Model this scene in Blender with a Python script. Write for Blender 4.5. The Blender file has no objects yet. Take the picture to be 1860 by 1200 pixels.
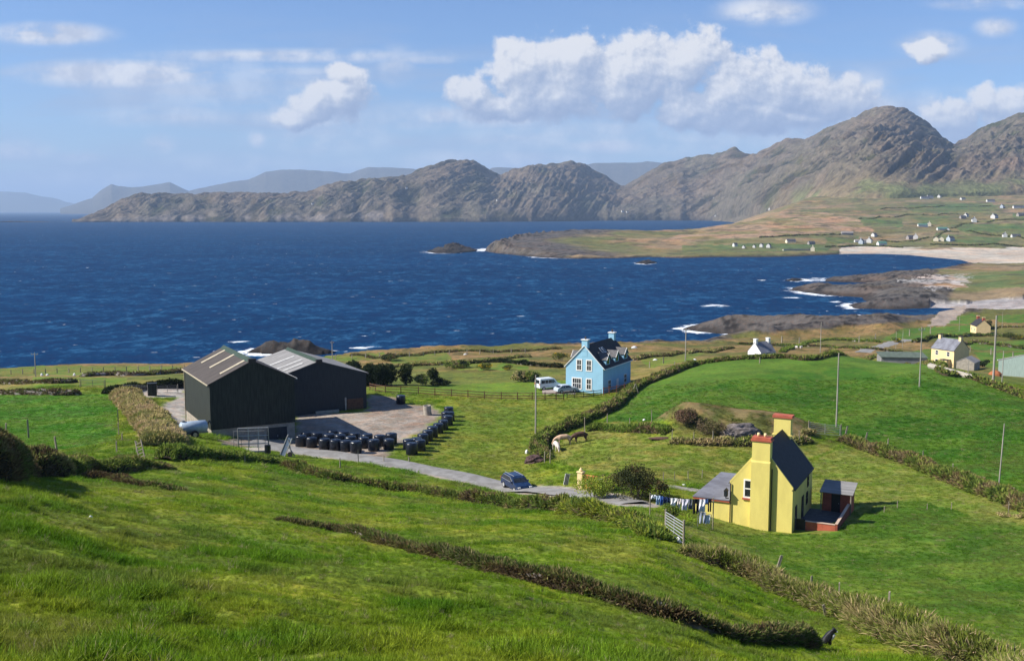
import bpy, bmesh, math, random
import numpy as np
from mathutils import Vector, Matrix

S = bpy.context.scene
COL = S.collection
R = math.radians
FPX, HCAM = 1900.0, 55.0
PITCH = math.atan(219 / FPX)
CP, SP = math.cos(PITCH), math.sin(PITCH)

# ------------------------------------------------------------------ camera
cam_d = bpy.data.cameras.new('camera'); cam = bpy.data.objects.new('camera', cam_d); COL.objects.link(cam)
cam.location = (0, 0, HCAM); cam.rotation_euler = (math.pi / 2 - PITCH, 0, 0)
cam_d.sensor_width = 36; cam_d.lens = 36 * FPX / 1860
cam_d.clip_start = 0.5; cam_d.clip_end = 120000
S.camera = cam
S.view_settings.view_transform = 'Standard'; S.view_settings.look = 'None'
S.view_settings.exposure = 0.75; S.view_settings.gamma = 1.0
S.cycles.use_denoising = True
S.cycles.max_bounces = 6; S.cycles.diffuse_bounces = 2; S.cycles.glossy_bounces = 2
S.cycles.transparent_max_bounces = 8; S.cycles.volume_bounces = 0
S.cycles.sample_clamp_indirect = 6

# ------------------------------------------------------------------ sun
SUN_EL, SUN_TH = R(39), R(7)
sv = Vector((-math.cos(SUN_TH) * math.cos(SUN_EL), -math.sin(SUN_TH) * math.cos(SUN_EL), math.sin(SUN_EL)))
sun_d = bpy.data.lights.new('sun', 'SUN'); sun = bpy.data.objects.new('sun', sun_d); COL.objects.link(sun)
sun_d.energy = 5.0; sun_d.angle = R(0.53); sun_d.color = (1.0, 0.95, 0.86)
sun.rotation_euler = sv.to_track_quat('Z', 'Y').to_euler()

# ------------------------------------------------------------------ node helpers
class NT:
    def __init__(s, tree): s.t = tree
    def n(s, typ, **kw):
        nd = s.t.nodes.new(typ)
        for k, v in kw.items():
            if k.startswith('i_'):
                key = k[2:]
                key = int(key) if key.isdigit() else key.replace('_', ' ')
                s.put(nd.inputs[key], v)
            else: setattr(nd, k, v)
        return nd
    def put(s, inp, v):
        if isinstance(v, bpy.types.NodeSocket): s.t.links.new(v, inp)
        else: inp.default_value = v
    def m(s, op, a, b=None, c=None, clamp=False):
        nd = s.t.nodes.new('ShaderNodeMath'); nd.operation = op; nd.use_clamp = clamp
        s.put(nd.inputs[0], a)
        if b is not None: s.put(nd.inputs[1], b)
        if c is not None: s.put(nd.inputs[2], c)
        return nd.outputs[0]
    def vm(s, op, a, b=None):
        nd = s.t.nodes.new('ShaderNodeVectorMath'); nd.operation = op
        s.put(nd.inputs[0], a)
        if b is not None: s.put(nd.inputs[1], b)
        return nd.outputs['Value'] if op in ('LENGTH', 'DOT_PRODUCT') else nd.outputs['Vector']
    def ramp(s, fac, stops, interp='LINEAR'):
        nd = s.t.nodes.new('ShaderNodeValToRGB'); nd.color_ramp.interpolation = interp
        e = nd.color_ramp.elements
        while len(e) < len(stops): e.new(0.5)
        for i, (p, c) in enumerate(stops):
            e[i].position = p; e[i].color = (c, c, c, 1) if isinstance(c, (int, float)) else (*c, 1)
        s.put(nd.inputs[0], fac); return nd.outputs[0]
    def mix(s, fac, a, b, mode='MIX'):
        nd = s.t.nodes.new('ShaderNodeMix'); nd.data_type = 'RGBA'; nd.blend_type = mode
        s.put(nd.inputs[0], fac)
        for k, v in ((6, a), (7, b)):
            s.put(nd.inputs[k], (*v, 1) if isinstance(v, tuple) and len(v) == 3 else v)
        return nd.outputs[2]
    def noise(s, vec, scale, detail=4, rough=0.55, dist=0.0):
        nd = s.t.nodes.new('ShaderNodeTexNoise'); nd.inputs['Scale'].default_value = scale
        nd.inputs['Detail'].default_value = detail; nd.inputs['Roughness'].default_value = rough
        nd.inputs['Distortion'].default_value = dist
        s.t.links.new(vec, nd.inputs['Vector']); return nd.outputs[0]
    def mr(s, v, a, b, c=0.0, d=1.0, smooth=True):
        nd = s.t.nodes.new('ShaderNodeMapRange'); nd.interpolation_type = 'SMOOTHSTEP' if smooth else 'LINEAR'
        s.put(nd.inputs[0], v)
        for k, w in zip((1, 2, 3, 4), (a, b, c, d)): s.put(nd.inputs[k], w)
        return nd.outputs[0]
    def xyz(s, x, y, z):
        nd = s.t.nodes.new('ShaderNodeCombineXYZ')
        for i, v in enumerate((x, y, z)): s.put(nd.inputs[i], v)
        return nd.outputs[0]

# ------------------------------------------------------------------ projection
def ray(px, py):
    u = (px - 930) / FPX; v = (600 - py) / FPX
    return u, CP + v * SP, -SP + v * CP
def at_d(px, py, D):
    a, b, c = ray(px, py); k = D / b
    return a * k, D, HCAM + c * k
def at_z(px, py, z):
    a, b, c = ray(px, py); k = (z - HCAM) / c
    return a * k, b * k, z
def proj(x, y, z):
    d = y * CP - (z - HCAM) * SP; vv = y * SP + (z - HCAM) * CP
    d = np.maximum(d, 1e-3)
    return 930 + FPX * x / d, 600 - FPX * vv / d

# ------------------------------------------------------------------ world: sky with clouds
w = bpy.data.worlds.new('World'); S.world = w; w.use_nodes = True
wt = w.node_tree; wt.nodes.clear(); N = NT(wt)
sky = wt.nodes.new('ShaderNodeTexSky'); sky.sky_type = 'NISHITA'; sky.sun_disc = False
sky.sun_elevation = SUN_EL; sky.sun_rotation = math.atan2(sv.x, sv.y); sky.altitude = 50
sky.air_density = 1.0; sky.dust_density = 0.3; sky.ozone_density = 3.0
SKYK = 0.068
def AB(px, py):
    a, b, c = ray(px, py); return a / b, c / b
# cumulus puffs (photo reading of their bearing and height above the horizon): px, py, half width, half height
PUFFS = [(1050, 105, 88, 52), (955, 128, 62, 54), (1140, 120, 90, 58), (1240, 115, 95, 52), (1000, 170, 120, 50),
         (862, 178, 48, 34), (905, 190, 90, 30), (1130, 170, 120, 44), (1340, 165, 90, 62),
         (1260, 205, 62, 44), (1420, 160, 75, 58), (1380, 212, 95, 34), (1520, 185, 85, 48), (580, 185, 52, 46),
         (628, 128, 30, 24), (632, 180, 50, 44), (540, 208, 44, 20),          (1690, 84, 44, 15), (1720, 215, 60, 34), (1815, 185, 62, 28),
         (1850, 215, 80, 32), (1440, 215, 60, 18),
         (1070, 145, 170, 62), (1350, 165, 110, 62)]
SOFT = [(90, 62, 150, 28, 1.2), (230, 134, 260, 34, 1.3), (520, 102, 380, 18, .8), (520, 130, 150, 14, .5), (760, 108, 150, 12, .5), (640, 104, 330, 14, .35), (1000, 250, 260, 40, .55), (1250, 260, 200, 36, .5), (600, 250, 200, 50, .45),
        (720, 120, 45, 50, .55), (468, 252, 26, 24, .8), (290, 262, 40, 28, .7), (40, 272, 80, 26, .6), (150, 288, 60, 18, .5), (420, 300, 260, 30, .35), (1720, 190, 180, 40, .45), (1560, 170, 90, 60, .6), (1420, 250, 200, 34, .4), (760, 215, 120, 40, .5), (400, 150, 330, 80, .4), (560, 215, 160, 34, .8), (900, 215, 190, 30, .7), (1110, 235, 140, 26, .5), (800, 300, 400, 22, .35), (1390, 20, 120, 34, 1.0), (1690, 82, 80, 32, 1.0), (1808, 50, 50, 24, .9), (800, 212, 60, 26, .9), (1780, 8, 120, 16, .7), (1560, 200, 110, 50, .8), (300, 210, 200, 30, .5), (180, 330, 260, 30, .5), (900, 290, 300, 26, .6), (1100, 265, 120, 22, .8)]
def cloud_group():
    g = bpy.data.node_groups.new('cloud_field', 'ShaderNodeTree')
    g.interface.new_socket('Vector', in_out='INPUT', socket_type='NodeSocketVector')
    g.interface.new_socket('Value', in_out='OUTPUT', socket_type='NodeSocketFloat')
    G = NT(g); gi = g.nodes.new('NodeGroupInput'); go = g.nodes.new('NodeGroupOutput')
    p = gi.outputs[0]
    n0 = g.nodes.new('ShaderNodeTexNoise'); n0.inputs['Scale'].default_value = 16; n0.inputs['Detail'].default_value = 2
    g.links.new(p, n0.inputs['Vector'])
    wv = G.vm('SUBTRACT', n0.outputs['Color'], (0.5, 0.5, 0.5))
    sc = g.nodes.new('ShaderNodeVectorMath'); sc.operation = 'SCALE'; g.links.new(wv, sc.inputs[0]); sc.inputs['Scale'].default_value = 0.035
    q = G.vm('ADD', p, sc.outputs[0])
    flat = G.vm('MULTIPLY', q, (1, 1, 0))
    cur = None
    for (px, py, rx, ry) in PUFFS:
        a, b = AB(px, py)
        d = G.vm('LENGTH', G.vm('MULTIPLY', G.vm('SUBTRACT', flat, (a, b, 0)), (FPX / rx, FPX / ry, 0)))
        v = G.m('SUBTRACT', 1.0, d)
        cur = v if cur is None else G.m('SMOOTH_MAX', cur, v, 0.18)
    nz = G.noise(p, 30, 10, 0.66)
    nz2 = G.noise(p, 75, 5, 0.55)
    vor = g.nodes.new('ShaderNodeTexVoronoi'); vor.feature = 'SMOOTH_F1'; vor.inputs['Scale'].default_value = 42
    vor.inputs['Smoothness'].default_value = 0.6
    g.links.new(q, vor.inputs['Vector'])
    o = G.m('MULTIPLY_ADD', G.m('SUBTRACT', nz, 0.5), 1.9, cur)
    o = G.m('MULTIPLY_ADD', G.m('SUBTRACT', 0.4, vor.outputs['Distance']), 0.7, o)
    o = G.m('MULTIPLY_ADD', G.m('SUBTRACT', nz2, 0.5), 0.5, o)
    g.links.new(o, go.inputs[0]); return g
cg = cloud_group()
tc = wt.nodes.new('ShaderNodeTexCoord'); sep = wt.nodes.new('ShaderNodeSeparateXYZ'); wt.links.new(tc.outputs['Generated'], sep.inputs[0])
ay = N.m('MAXIMUM', N.m('ABSOLUTE', sep.outputs[1]), 0.05)
A = N.m('DIVIDE', sep.outputs[0], ay); B = N.m('DIVIDE', sep.outputs[2], ay)
P = N.xyz(A, B, 0.0)
def cloudF(vec):
    gn = wt.nodes.new('ShaderNodeGroup'); gn.node_tree = cg; wt.links.new(vec, gn.inputs[0]); return gn.outputs[0]
F0 = cloudF(P); F1 = cloudF(N.vm('ADD', P, (-0.012, 0.018, 0.0))); F2 = cloudF(N.vm('ADD', P, (-0.0032, 0.0038, 0.0)))
mask = N.mr(F0, -0.30, 0.14)
relief = N.m('MULTIPLY_ADD', N.m('SUBTRACT', F0, F1), 0.30, 0.62)
relief = N.m('MULTIPLY_ADD', N.m('SUBTRACT', F0, F2), 0.55, relief)
relief = N.m('SUBTRACT', relief, N.m('MULTIPLY', N.mr(F0, 0.3, 1.3), 0.16))
relief = N.m('SUBTRACT', relief, N.m('MULTIPLY', N.mr(B, .135, .070), 0.22))
cc = N.ramp(relief, [(0.0, (0.17, 0.21, 0.315)), (0.36, (0.235, 0.275, 0.37)), (0.60, (0.345, 0.37, 0.43)), (0.86, (0.545, 0.535, 0.53))])
# thin stretched cloud veils
st = N.noise(N.vm('MULTIPLY', P, (3.0, 20.0, 1.0)), 1.6, 6, 0.55, 0.4)
band = N.m('MULTIPLY', N.mr(B, 0.0, 0.03), N.mr(B, 0.20, 0.11))
veil = N.m('MULTIPLY', N.m('MULTIPLY', N.mr(st, 0.42, 0.68), band), 0.62)
low = N.m('MULTIPLY', N.mr(B, 0.085, 0.01), N.mr(N.noise(N.vm('MULTIPLY', P, (6.0, 22.0, 1.0)), 1.5, 6), 0.33, 0.62))
skyc = wt.nodes.new('ShaderNodeVectorMath'); skyc.operation = 'SCALE'; wt.links.new(N.mix(1.0, sky.outputs[0], (0.74, 0.90, 1.20), 'MULTIPLY'), skyc.inputs[0]); skyc.inputs['Scale'].default_value = SKYK
c1 = N.mix(veil, skyc.outputs[0], (0.24, 0.285, 0.39))
c1 = N.mix(N.m('MULTIPLY', low, 0.7), c1, (0.20, 0.27, 0.40))
sn = N.noise(N.vm('MULTIPLY', P, (7.0, 26.0, 1.0)), 2.2, 8, 0.6, 0.3); sn2 = N.noise(P, 34, 7, 0.6)
soft = None
for (px_, py_, rx_, ry_, k_) in SOFT:
    a_, b_ = AB(px_, py_)
    q_ = N.vm('MULTIPLY', N.vm('SUBTRACT', P, (a_, b_, 0)), (FPX / rx_, FPX / ry_, 0))
    e_ = N.m('MULTIPLY', N.mr(N.vm('LENGTH', q_), 1.0, 0.15), k_)
    soft = e_ if soft is None else N.m('MAXIMUM', soft, e_)
wisp = N.m('MULTIPLY', soft, N.mr(N.m('ADD', N.m('MULTIPLY', sn, .6), N.m('MULTIPLY', sn2, .4)), .33, .56, .25, 1.25))
c1 = N.mix(N.m('MULTIPLY', wisp, 0.92, clamp=True), c1, N.mix(N.mr(sn2, .35, .65), (0.32, 0.355, 0.44), (0.50, 0.51, 0.54)))
c2 = N.mix(N.m('MULTIPLY', mask, 0.97), c1, cc)
bg = wt.nodes.new('ShaderNodeBackground'); wt.links.new(c2, bg.inputs[0]); bg.inputs[1].default_value = 1.0
wo = wt.nodes.new('ShaderNodeOutputWorld'); wt.links.new(bg.outputs[0], wo.inputs[0])
w.cycles.sampling_method = 'MANUAL'; w.cycles.sample_map_resolution = 512

# ------------------------------------------------------------------ numpy noise
def _h(i, j, seed):
    n = (i * 374761393 + j * 668265263 + seed * 1442695041) & 0xffffffff
    n = ((n ^ (n >> 13)) * 1274126177) & 0xffffffff
    return ((n ^ (n >> 16)) & 0xffff) / 65535.0
def vnoise(x, y, seed=0):
    xi = np.floor(x).astype(np.int64); yi = np.floor(y).astype(np.int64)
    fx = x - xi; fy = y - yi
    fx = fx * fx * (3 - 2 * fx); fy = fy * fy * (3 - 2 * fy)
    a = _h(xi, yi, seed); b = _h(xi + 1, yi, seed); c = _h(xi, yi + 1, seed); d = _h(xi + 1, yi + 1, seed)
    return (a + (b - a) * fx) * (1 - fy) + (c + (d - c) * fx) * fy
def fbm(x, y, o=4, seed=0, g=0.5):
    x = np.asarray(x, float); y = np.asarray(y, float)
    s = 0; a = 1; t = 0
    for k in range(o):
        s = s + a * vnoise(x, y, seed + k * 17); t += a
        x, y = (x * 1.62 + y * 1.18) + 5.2, (-x * 1.18 + y * 1.62) + 1.3; a *= g
    return s / t
def ridged(x, y, o=4, seed=0):
    x = np.asarray(x, float); y = np.asarray(y, float)
    s = 0; a = 1; t = 0
    for k in range(o):
        s = s + a * (1 - np.abs(2 * vnoise(x, y, seed + k * 31) - 1)); t += a
        x, y = (x * 1.62 + y * 1.18) + 3.1, (-x * 1.18 + y * 1.62) + 7.7; a *= 0.5
    return s / t
def sstep(a, b, x):
    t = np.clip((x - a) / (b - a), 0, 1); return t * t * (3 - 2 * t)

# ------------------------------------------------------------------ terrain: survey points  (px, py, D) or (px, py, 'z', height)
CPTS = [(0, 1200, 16), (465, 1200, 19), (930, 1200, 22), (1400, 1200, 31), (1860, 1200, 41),
 (0, 1080, 22), (465, 1080, 26), (0, 1000, 28), (0, 880, 45), (300, 1000, 36), (300, 900, 60), (510, 935, 55), (650, 1020, 40),
 (930, 1100, 30), (930, 1040, 40), (930, 960, 62), (930, 905, 105), (930, 885, 118), (930, 830, 134), (930, 760, 162), (930, 720, 183),
 (930, 690, 205), (930, 660, 240), (1200, 1100, 36), (1200, 1000, 58), (1200, 960, 75), (1200, 930, 88), (1200, 890, 103),
 (1200, 850, 115), (1200, 800, 133), (1200, 760, 150), (1200, 700, 185), (1200, 662, 225), (1480, 1160, 45), (1450, 1090, 58),
 (1440, 968, 90), (1330, 945, 94), (1540, 950, 92), (1450, 900, 105), (1450, 830, 125), (1500, 770, 148), (1500, 700, 180), (1500, 642, 222),
 (1350, 645, 225), (1700, 1130, 48), (1700, 1000, 78), (1700, 900, 103), (1700, 850, 118), (1700, 780, 142), (1700, 665, 195),
 (1860, 1100, 55), (1860, 1000, 75), (1860, 910, 98), (1860, 800, 130), (1860, 722, 165), (100, 800, 122), (100, 720, 171), (220, 700, 187),
 (330, 720, 175), (100, 690, 195), (100, 680, 240), (300, 830, 100), (420, 820, 118), (300, 765, 138), (500, 832, 125),
 (500, 852, 108), (650, 900, 90), (650, 960, 58), (650, 840, 126), (780, 856, 124),
 (383, 791, 'z', 25.3), (337, 769, 'z', 23.8), (537, 796, 'z', 23.3), (600, 752, 'z', 23.2), (664, 749, 'z', 23.2), (720, 740, 'z', 23.1),
 (600, 815, 'z', 23.6), (700, 800, 'z', 23.4), (780, 750, 'z', 23), (840, 765, 'z', 23), (700, 702, 'z', 22.4), (700, 662, 'z', 17), (300, 690, 'z', 23),
 (300, 668, 'z', 13), (820, 690, 'z', 21), (1030, 700, 'z', 22.2), (1090, 718, 'z', 22.2), (1040, 800, 'z', 23.6), (1150, 685, 'z', 22), (1150, 645, 'z', 15), (1050, 645, 'z', 15),
 (-350, 690, 'z', 9), (0, 670, 'z', 8), (300, 661, 'z', 8), (560, 651, 'z', 8), (700, 637, 'z', 8), (900, 632, 'z', 8), (1050, 626, 'z', 8),
 (1150, 619, 'z', 7), (1230, 612, 'z', 6), (1330, 613, 'z', 5), (1450, 616, 'z', 5), (1550, 606, 'z', 5), (1640, 596, 'z', 5), (1700, 596, 'z', 5),
 (1300, 640, 'z', 12), (1400, 632, 'z', 11), (1600, 632, 'z', 10.5), (1735, 668, 'z', 11), (1790, 604, 'z', 6), (1700, 622, 'z', 8), (1850, 622, 'z', 8),
 (1860, 662, 'z', 12), (1850, 590, 'z', 6), (1800, 568, 'z', 5), (1720, 578, 'z', 4.5), (1800, 550, 'z', 2), (1720, 552, 'z', 2), (1860, 553, 'z', 2.5),
 (1860, 536, 'z', 6), (1750, 528, 'z', 5), (1860, 500, 'z', 8), (1750, 496, 'z', 5), (1860, 483, 'z', 4.5), (1600, 545, 'z', 3.5), (1600, 520, 'z', 3.5), (1680, 520, 'z', 4.5),
 (1420, 578, 452), (1340, 585, 448), (1265, 591, 452), (1500, 592, 440), (1620, 588, 440),
 (1800, 466, 'z', 1.6), (1700, 458, 'z', 2.2), (1800, 449, 'z', 3.6), (1860, 446, 'z', 4), (1600, 452, 'z', 2.5), (1560, 446, 'z', 4),
 (930, 446, 1400), (1000, 434, 1480), (1100, 423, 1600), (1200, 424, 1680), (1260, 418, 1780), (1300, 403, 2000), (1350, 394, 2150), (1400, 388, 2300),
 (1000, 443, 1372), (1100, 448, 1400), (1200, 447, 1420), (1350, 442, 1450), (1350, 420, 1720), (1450, 455, 1320), (1500, 440, 1500), (1500, 420, 1680), (1500, 400, 2000),
 (1450, 382, 2500), (1500, 375, 2560), (1600, 367, 2700), (1700, 361, 2850), (1860, 357, 2950), (1700, 440, 1500), (1700, 420, 1720), (1700, 400, 2050),
 (1700, 380, 2430), (1860, 420, 1650), (1860, 400, 2000), (1860, 380, 2400)]
XT = []      # (x/Y, Y, z)
for c in CPTS:
    p = at_z(c[0], c[1], c[3]) if c[2] == 'z' else at_d(*c)
    XT.append((p[0] / p[1], p[1], p[2]))
XT += [(-.8, 12, 49), (-.8, 40, 45), (-.8, 100, 34), (-.8, 200, 22), (-.8, 300, 8), (.8, 15, 48), (.8, 40, 38), (.8, 90, 30), (.8, 170, 27),
       (.8, 300, 14), (.8, 600, 9), (.8, 1200, 10), (.8, 2000, 45), (.8, 3000, 110), (0, 6, 51), (-.5, 8, 50.5), (.5, 10, 49.5), (0, 12, 48.7),
       (.3, 290, 13), (.36, 280, 13), (.24, 290, 14), (.2, 3500, 90), (.35, 3800, 140), (.5, 3800, 150), (0.42, 260, 15), (0.47, 240, 17)]
XT = np.array(XT); KU = 2.6
RP = np.stack([XT[:, 0] * KU, np.log(XT[:, 1])], 1)
def _phi(d2): return np.sqrt(d2 + 0.003)
_n = len(RP); _K = _phi(((RP[:, None] - RP[None]) ** 2).sum(-1))
_A = np.zeros((_n + 3, _n + 3)); _A[:_n, :_n] = _K - np.eye(_n) * 0.004; _A[:_n, _n] = 1; _A[:_n, _n + 1:] = RP; _A[_n:, :_n] = _A[:_n, _n:].T
_W = np.linalg.solve(_A, np.concatenate([XT[:, 2], np.zeros(3)]))
def base_h(x, y):
    a = (x / y) * KU; b = np.log(y); out = np.empty_like(a); f = a.ravel(); g = b.ravel(); o = out.ravel()
    for i in range(0, len(f), 20000):
        A_, B_ = f[i:i + 20000], g[i:i + 20000]
        d2 = (A_[:, None] - RP[None, :, 0]) ** 2 + (B_[:, None] - RP[None, :, 1]) ** 2
        o[i:i + 20000] = _phi(d2) @ _W[:_n] + _W[_n] + _W[_n + 1] * A_ + _W[_n + 2] * B_
    return o.reshape(a.shape)

def zp(px, py, z=0, push=0):
    x, y, _ = at_z(px, py, z); return (x * (1 + push / y), y + push)
MAIN = [zp(-1400, 720, 8, 6), zp(-700, 700, 8, 6), zp(-300, 682, 8, 6)] + [zp(a, b, 8, 7) for a, b in
        ((0, 669), (120, 664), (300, 661), (420, 657), (560, 651), (620, 642), (700, 637), (800, 634), (900, 632), (1050, 626), (1150, 619), (1200, 614))] + \
       [zp(1240, 612, 4, 4)] + [zp(a, b) for a, b in
        ((1330, 614), (1366, 613), (1345, 607), (1300, 605), (1262, 601), (1238, 598), (1262, 590), (1300, 588), (1380, 590), (1450, 592), (1480, 594), (1520, 589),
         (1560, 583), (1640, 586), (1690, 583), (1706, 566), (1740, 560), (1700, 559), (1620, 562), (1552, 560), (1543, 554), (1582, 549), (1562, 540), (1500, 536),
         (1436, 527), (1442, 522), (1500, 524), (1570, 524), (1584, 514), (1500, 511), (1498, 506), (1560, 503), (1620, 500), (1690, 494), (1730, 485),
         (1766, 478), (1745, 472), (1700, 468), (1650, 463), (1600, 461), (1545, 461), (1480, 464), (1440, 466), (1380, 467), (1300, 467), (1240, 469),
         (1180, 467), (1120, 469), (1050, 470), (990, 468), (940, 464), (895, 459), (880, 456), (905, 451))]
MAIN += [(u * D, D) for u, D in ((.0, 1560), (.03, 1640), (.09, 1760), (.14, 1850), (.175, 2000), (.195, 2200), (.196, 3200), (.3, 3600), (.5, 3600), (1.1, 3600), (1.1, 20), (0.9, -50), (-0.9, -50))]
MAIN[-3] = (1500, 1000); MAIN[-2] = (1500, -300); MAIN[-1] = (-1500, -300)
MAIN = np.array(MAIN)
def isl(pts): return np.array([zp(a, b) for a, b in pts])
ISL = [(isl(((773, 457), (800, 454), (832, 452), (868, 454), (864, 457), (830, 460), (790, 460))), 12, .30),
       (isl(((446, 641), (470, 634), (520, 632), (575, 633), (612, 640), (590, 644), (520, 645))), 3.6, .45),
       (isl(((1152, 478), (1172, 476), (1197, 477), (1175, 480))), 3, .3), (isl(((1230, 414), (1250, 412), (1280, 413), (1250, 416))), 8, .06),
       (isl(((1424, 510), (1440, 507), (1462, 508), (1445, 511))), 3, .3), (isl(((1505, 577), (1540, 574), (1580, 575), (1560, 579))), 2.4, .3),
       (isl(((1600, 577), (1640, 575), (1668, 577), (1640, 580))), 2.2, .3)]
def sdist(poly, x, y):
    """signed distance, positive inside"""
    xs = x.ravel(); ys = y.ravel(); best = np.full(xs.shape, 1e18); ins = np.zeros(xs.shape, bool)
    n = len(poly)
    for i in range(n):
        x0, y0 = poly[i]; x1, y1 = poly[(i + 1) % n]
        dx, dy = x1 - x0, y1 - y0; L = dx * dx + dy * dy + 1e-9
        t = np.clip(((xs - x0) * dx + (ys - y0) * dy) / L, 0, 1)
        d = (xs - x0 - t * dx) ** 2 + (ys - y0 - t * dy) ** 2
        np.minimum(best, d, out=best)
        c = ((y0 > ys) != (y1 > ys)) & (xs < (x1 - x0) * (ys - y0) / (y1 - y0 + 1e-12) + x0)
        ins ^= c
    d = np.sqrt(best); return np.where(ins, d, -d).reshape(x.shape)

ROAD = [(455, 806), (520, 817), (580, 824), (640, 831), (700, 840), (760, 851), (830, 866), (900, 882), (960, 890), (1030, 895), (1090, 902), (1150, 915)]
def inpoly(px, py, poly):
    ins = np.zeros(px.shape, bool); n = len(poly)
    for i in range(n):
        x0, y0 = poly[i]; x1, y1 = poly[(i + 1) % n]
        ins ^= ((y0 > py) != (y1 > py)) & (px < (x1 - x0) * (py - y0) / (y1 - y0 + 1e-12) + x0)
    return ins
def plinedist(pts, x, y):
    best = np.full(x.shape, 1e9)
    for (x0, y0), (x1, y1) in zip(pts[:-1], pts[1:]):
        dx, dy = x1 - x0, y1 - y0; t = np.clip(((x - x0) * dx + (y - y0) * dy) / (dx * dx + dy * dy + 1e-9), 0, 1)
        best = np.minimum(best, np.hypot(x - x0 - t * dx, y - y0 - t * dy))
    return best

def smooth_base_pt(px, py):
    """first hit of a ray with the smooth base terrain"""
    a, b, c = ray(px, py); Y = np.exp(np.linspace(math.log(10), math.log(3200), 1500)); X = a / b * Y; Zr = HCAM + c / b * Y
    f = Zr - base_h(X, Y); k = int(np.argmax(f < 0))
    if not (f < 0).any(): k = len(Y) - 1
    k = max(k, 1); t = f[k - 1] / (f[k - 1] - f[k] + 1e-9); yy = Y[k - 1] + t * (Y[k] - Y[k - 1])
    return (a / b * yy, yy)
ROADW = [smooth_base_pt(*p) for p in ROAD]
YARDP = [(400, 800), (430, 792), (540, 798), (538, 752), (664, 748), (672, 716), (720, 722), (742, 733), (786, 738), (806, 752), (776, 776), (736, 798), (720, 808), (700, 832), (560, 822), (470, 812), (400, 808)]
PATHP = [(200, 716), (262, 706), (340, 700), (345, 792), (322, 784), (300, 765), (288, 744), (322, 722), (262, 722)]
YARDW = [smooth_base_pt(*p) for p in YARDP]; PATHW = [smooth_base_pt(*p) for p in PATHP]
HOUSEW = smooth_base_pt(1420, 930)
KN = [(smooth_base_pt(1350, 790), 11, 8, 2.1), (smooth_base_pt(1240, 778), 4, 4, 1.5), (smooth_base_pt(1300, 780), 9, 7, 1.3), (smooth_base_pt(1430, 788), 6, 5, 1.0)]

def hfun(x, y, full=True):
    x = np.asarray(x, float); y = np.asarray(y, float)
    b = base_h(x, y)
    for (c, rx, ry, hh) in KN:
        q = ((x - c[0]) / rx) ** 2 + ((y - c[1]) / ry) ** 2
        b = b + hh * np.exp(-q * 1.2) * (0.85 + 0.3 * fbm(x / 4, y / 4, 3, 5))
    sd = sdist(MAIN, x, y)
    flat = sstep(2.2, 5.0, plinedist(ROADW, x, y)) * sstep(-4, 0.5, -np.minimum(sdist(np.array(YARDW), x, y), 6)) * sstep(-4, .5, -np.minimum(sdist(np.array(PATHW), x, y), 6)) * sstep(6, 10, np.hypot(x - HOUSEW[0], y - HOUSEW[1]))
    near = sstep(260, 60, y)
    hum = (fbm(x / 5.5, y / 5.5, 3, 1) - .5) * .42 + (fbm(x / 1.3, y / 1.3, 3, 2) - .5) * .36 * sstep(150, 40, y)
    b = b + hum * flat * (0.35 + 0.65 * near)
    mid = sstep(220, 300, y) * (1 - sstep(1100, 1300, y) * .2)
    b = b + mid * ((fbm(x / 16, y / 16, 4, 3) - .5) * 2.0 * sstep(6, 30, sd))
    farr = sstep(1250, 1500, y)
    b = b + farr * ((ridged(x / 120, y / 60, 4, 9) - .55) * 11 * sstep(10, 160, sd))
    px, py = proj(x, y, np.maximum(b, 0))
    # craggy foreshore: peninsula tip, platform, outcrops
    rk = sstep(38, 4, sd) * sstep(300, 420, y)
    def soft(pl): return sstep(-34, 26, sdist(np.array([(a_, b_ * 5) for a_, b_ in pl], float), px, py * 5))
    plat = np.maximum(soft([(1420, 500), (1500, 498), (1690, 490), (1760, 515), (1700, 562), (1540, 565), (1420, 530)]),
            soft([(1230, 570), (1420, 565), (1490, 580), (1700, 578), (1660, 588), (1560, 595), (1480, 601), (1400, 607), (1230, 609)])) * (y > 380)
    rk = np.maximum(rk, plat * 0.9 * sstep(90, 30, sd))
    tip = sstep(1180, 950, px) * sstep(1250, 1350, y)
    rk = np.where(y > 1150, rk * (0.35 + 1.4 * tip), rk)
    beach = inpoly(px, py, [(1520, 470), (1530, 440), (1620, 446), (1700, 440), (1900, 440), (1900, 476), (1766, 480)]) | inpoly(px, py, [(1690, 566), (1690, 545), (1760, 548), (1900, 530), (1900, 560)])
    rk = np.where(beach, 0, rk)
    rn = (ridged(x / 26, y / 17, 5, 21) - .5) + (ridged(x / 8 + y / 20, y / 6, 3, 22) - .5) * .55
    b = b + rk * (rn * np.where(y > 1150, 11, 5.0) + np.where(y < 1150, .8, 0))
    slope = np.where(y > 1150, .35 + 1.0 * tip, np.where(y > 380, .33, 1.2)); slope = np.where(beach, .06, slope)
    jag = (fbm(x / 9, y / 9, 3, 8) - .5) * np.where(beach, 0, 5)
    inside = np.minimum(b, (sd + jag) * slope)
    h = np.where(sd > -3, inside, -2 + np.maximum(sd * .15, -3))
    for poly, H, sl in ISL:
        c = poly.mean(0); m = (np.abs(x - c[0]) < 500) & (np.abs(y - c[1]) < 900)
        if m.any():
            s2 = sdist(poly, x[m], y[m]) if x.ndim else sdist(poly, x, y)
            v = np.minimum(s2 * sl, H) * (0.30 + 1.25 * ridged(x[m] / 9, y[m] / 8, 4, 33) ** 1.5) + np.where(s2 > 0, .3, 0)
            h[m] = np.where(s2 > 0, np.maximum(h[m], v), h[m])
    if full: return h, sd, rk, beach
    return h

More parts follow.
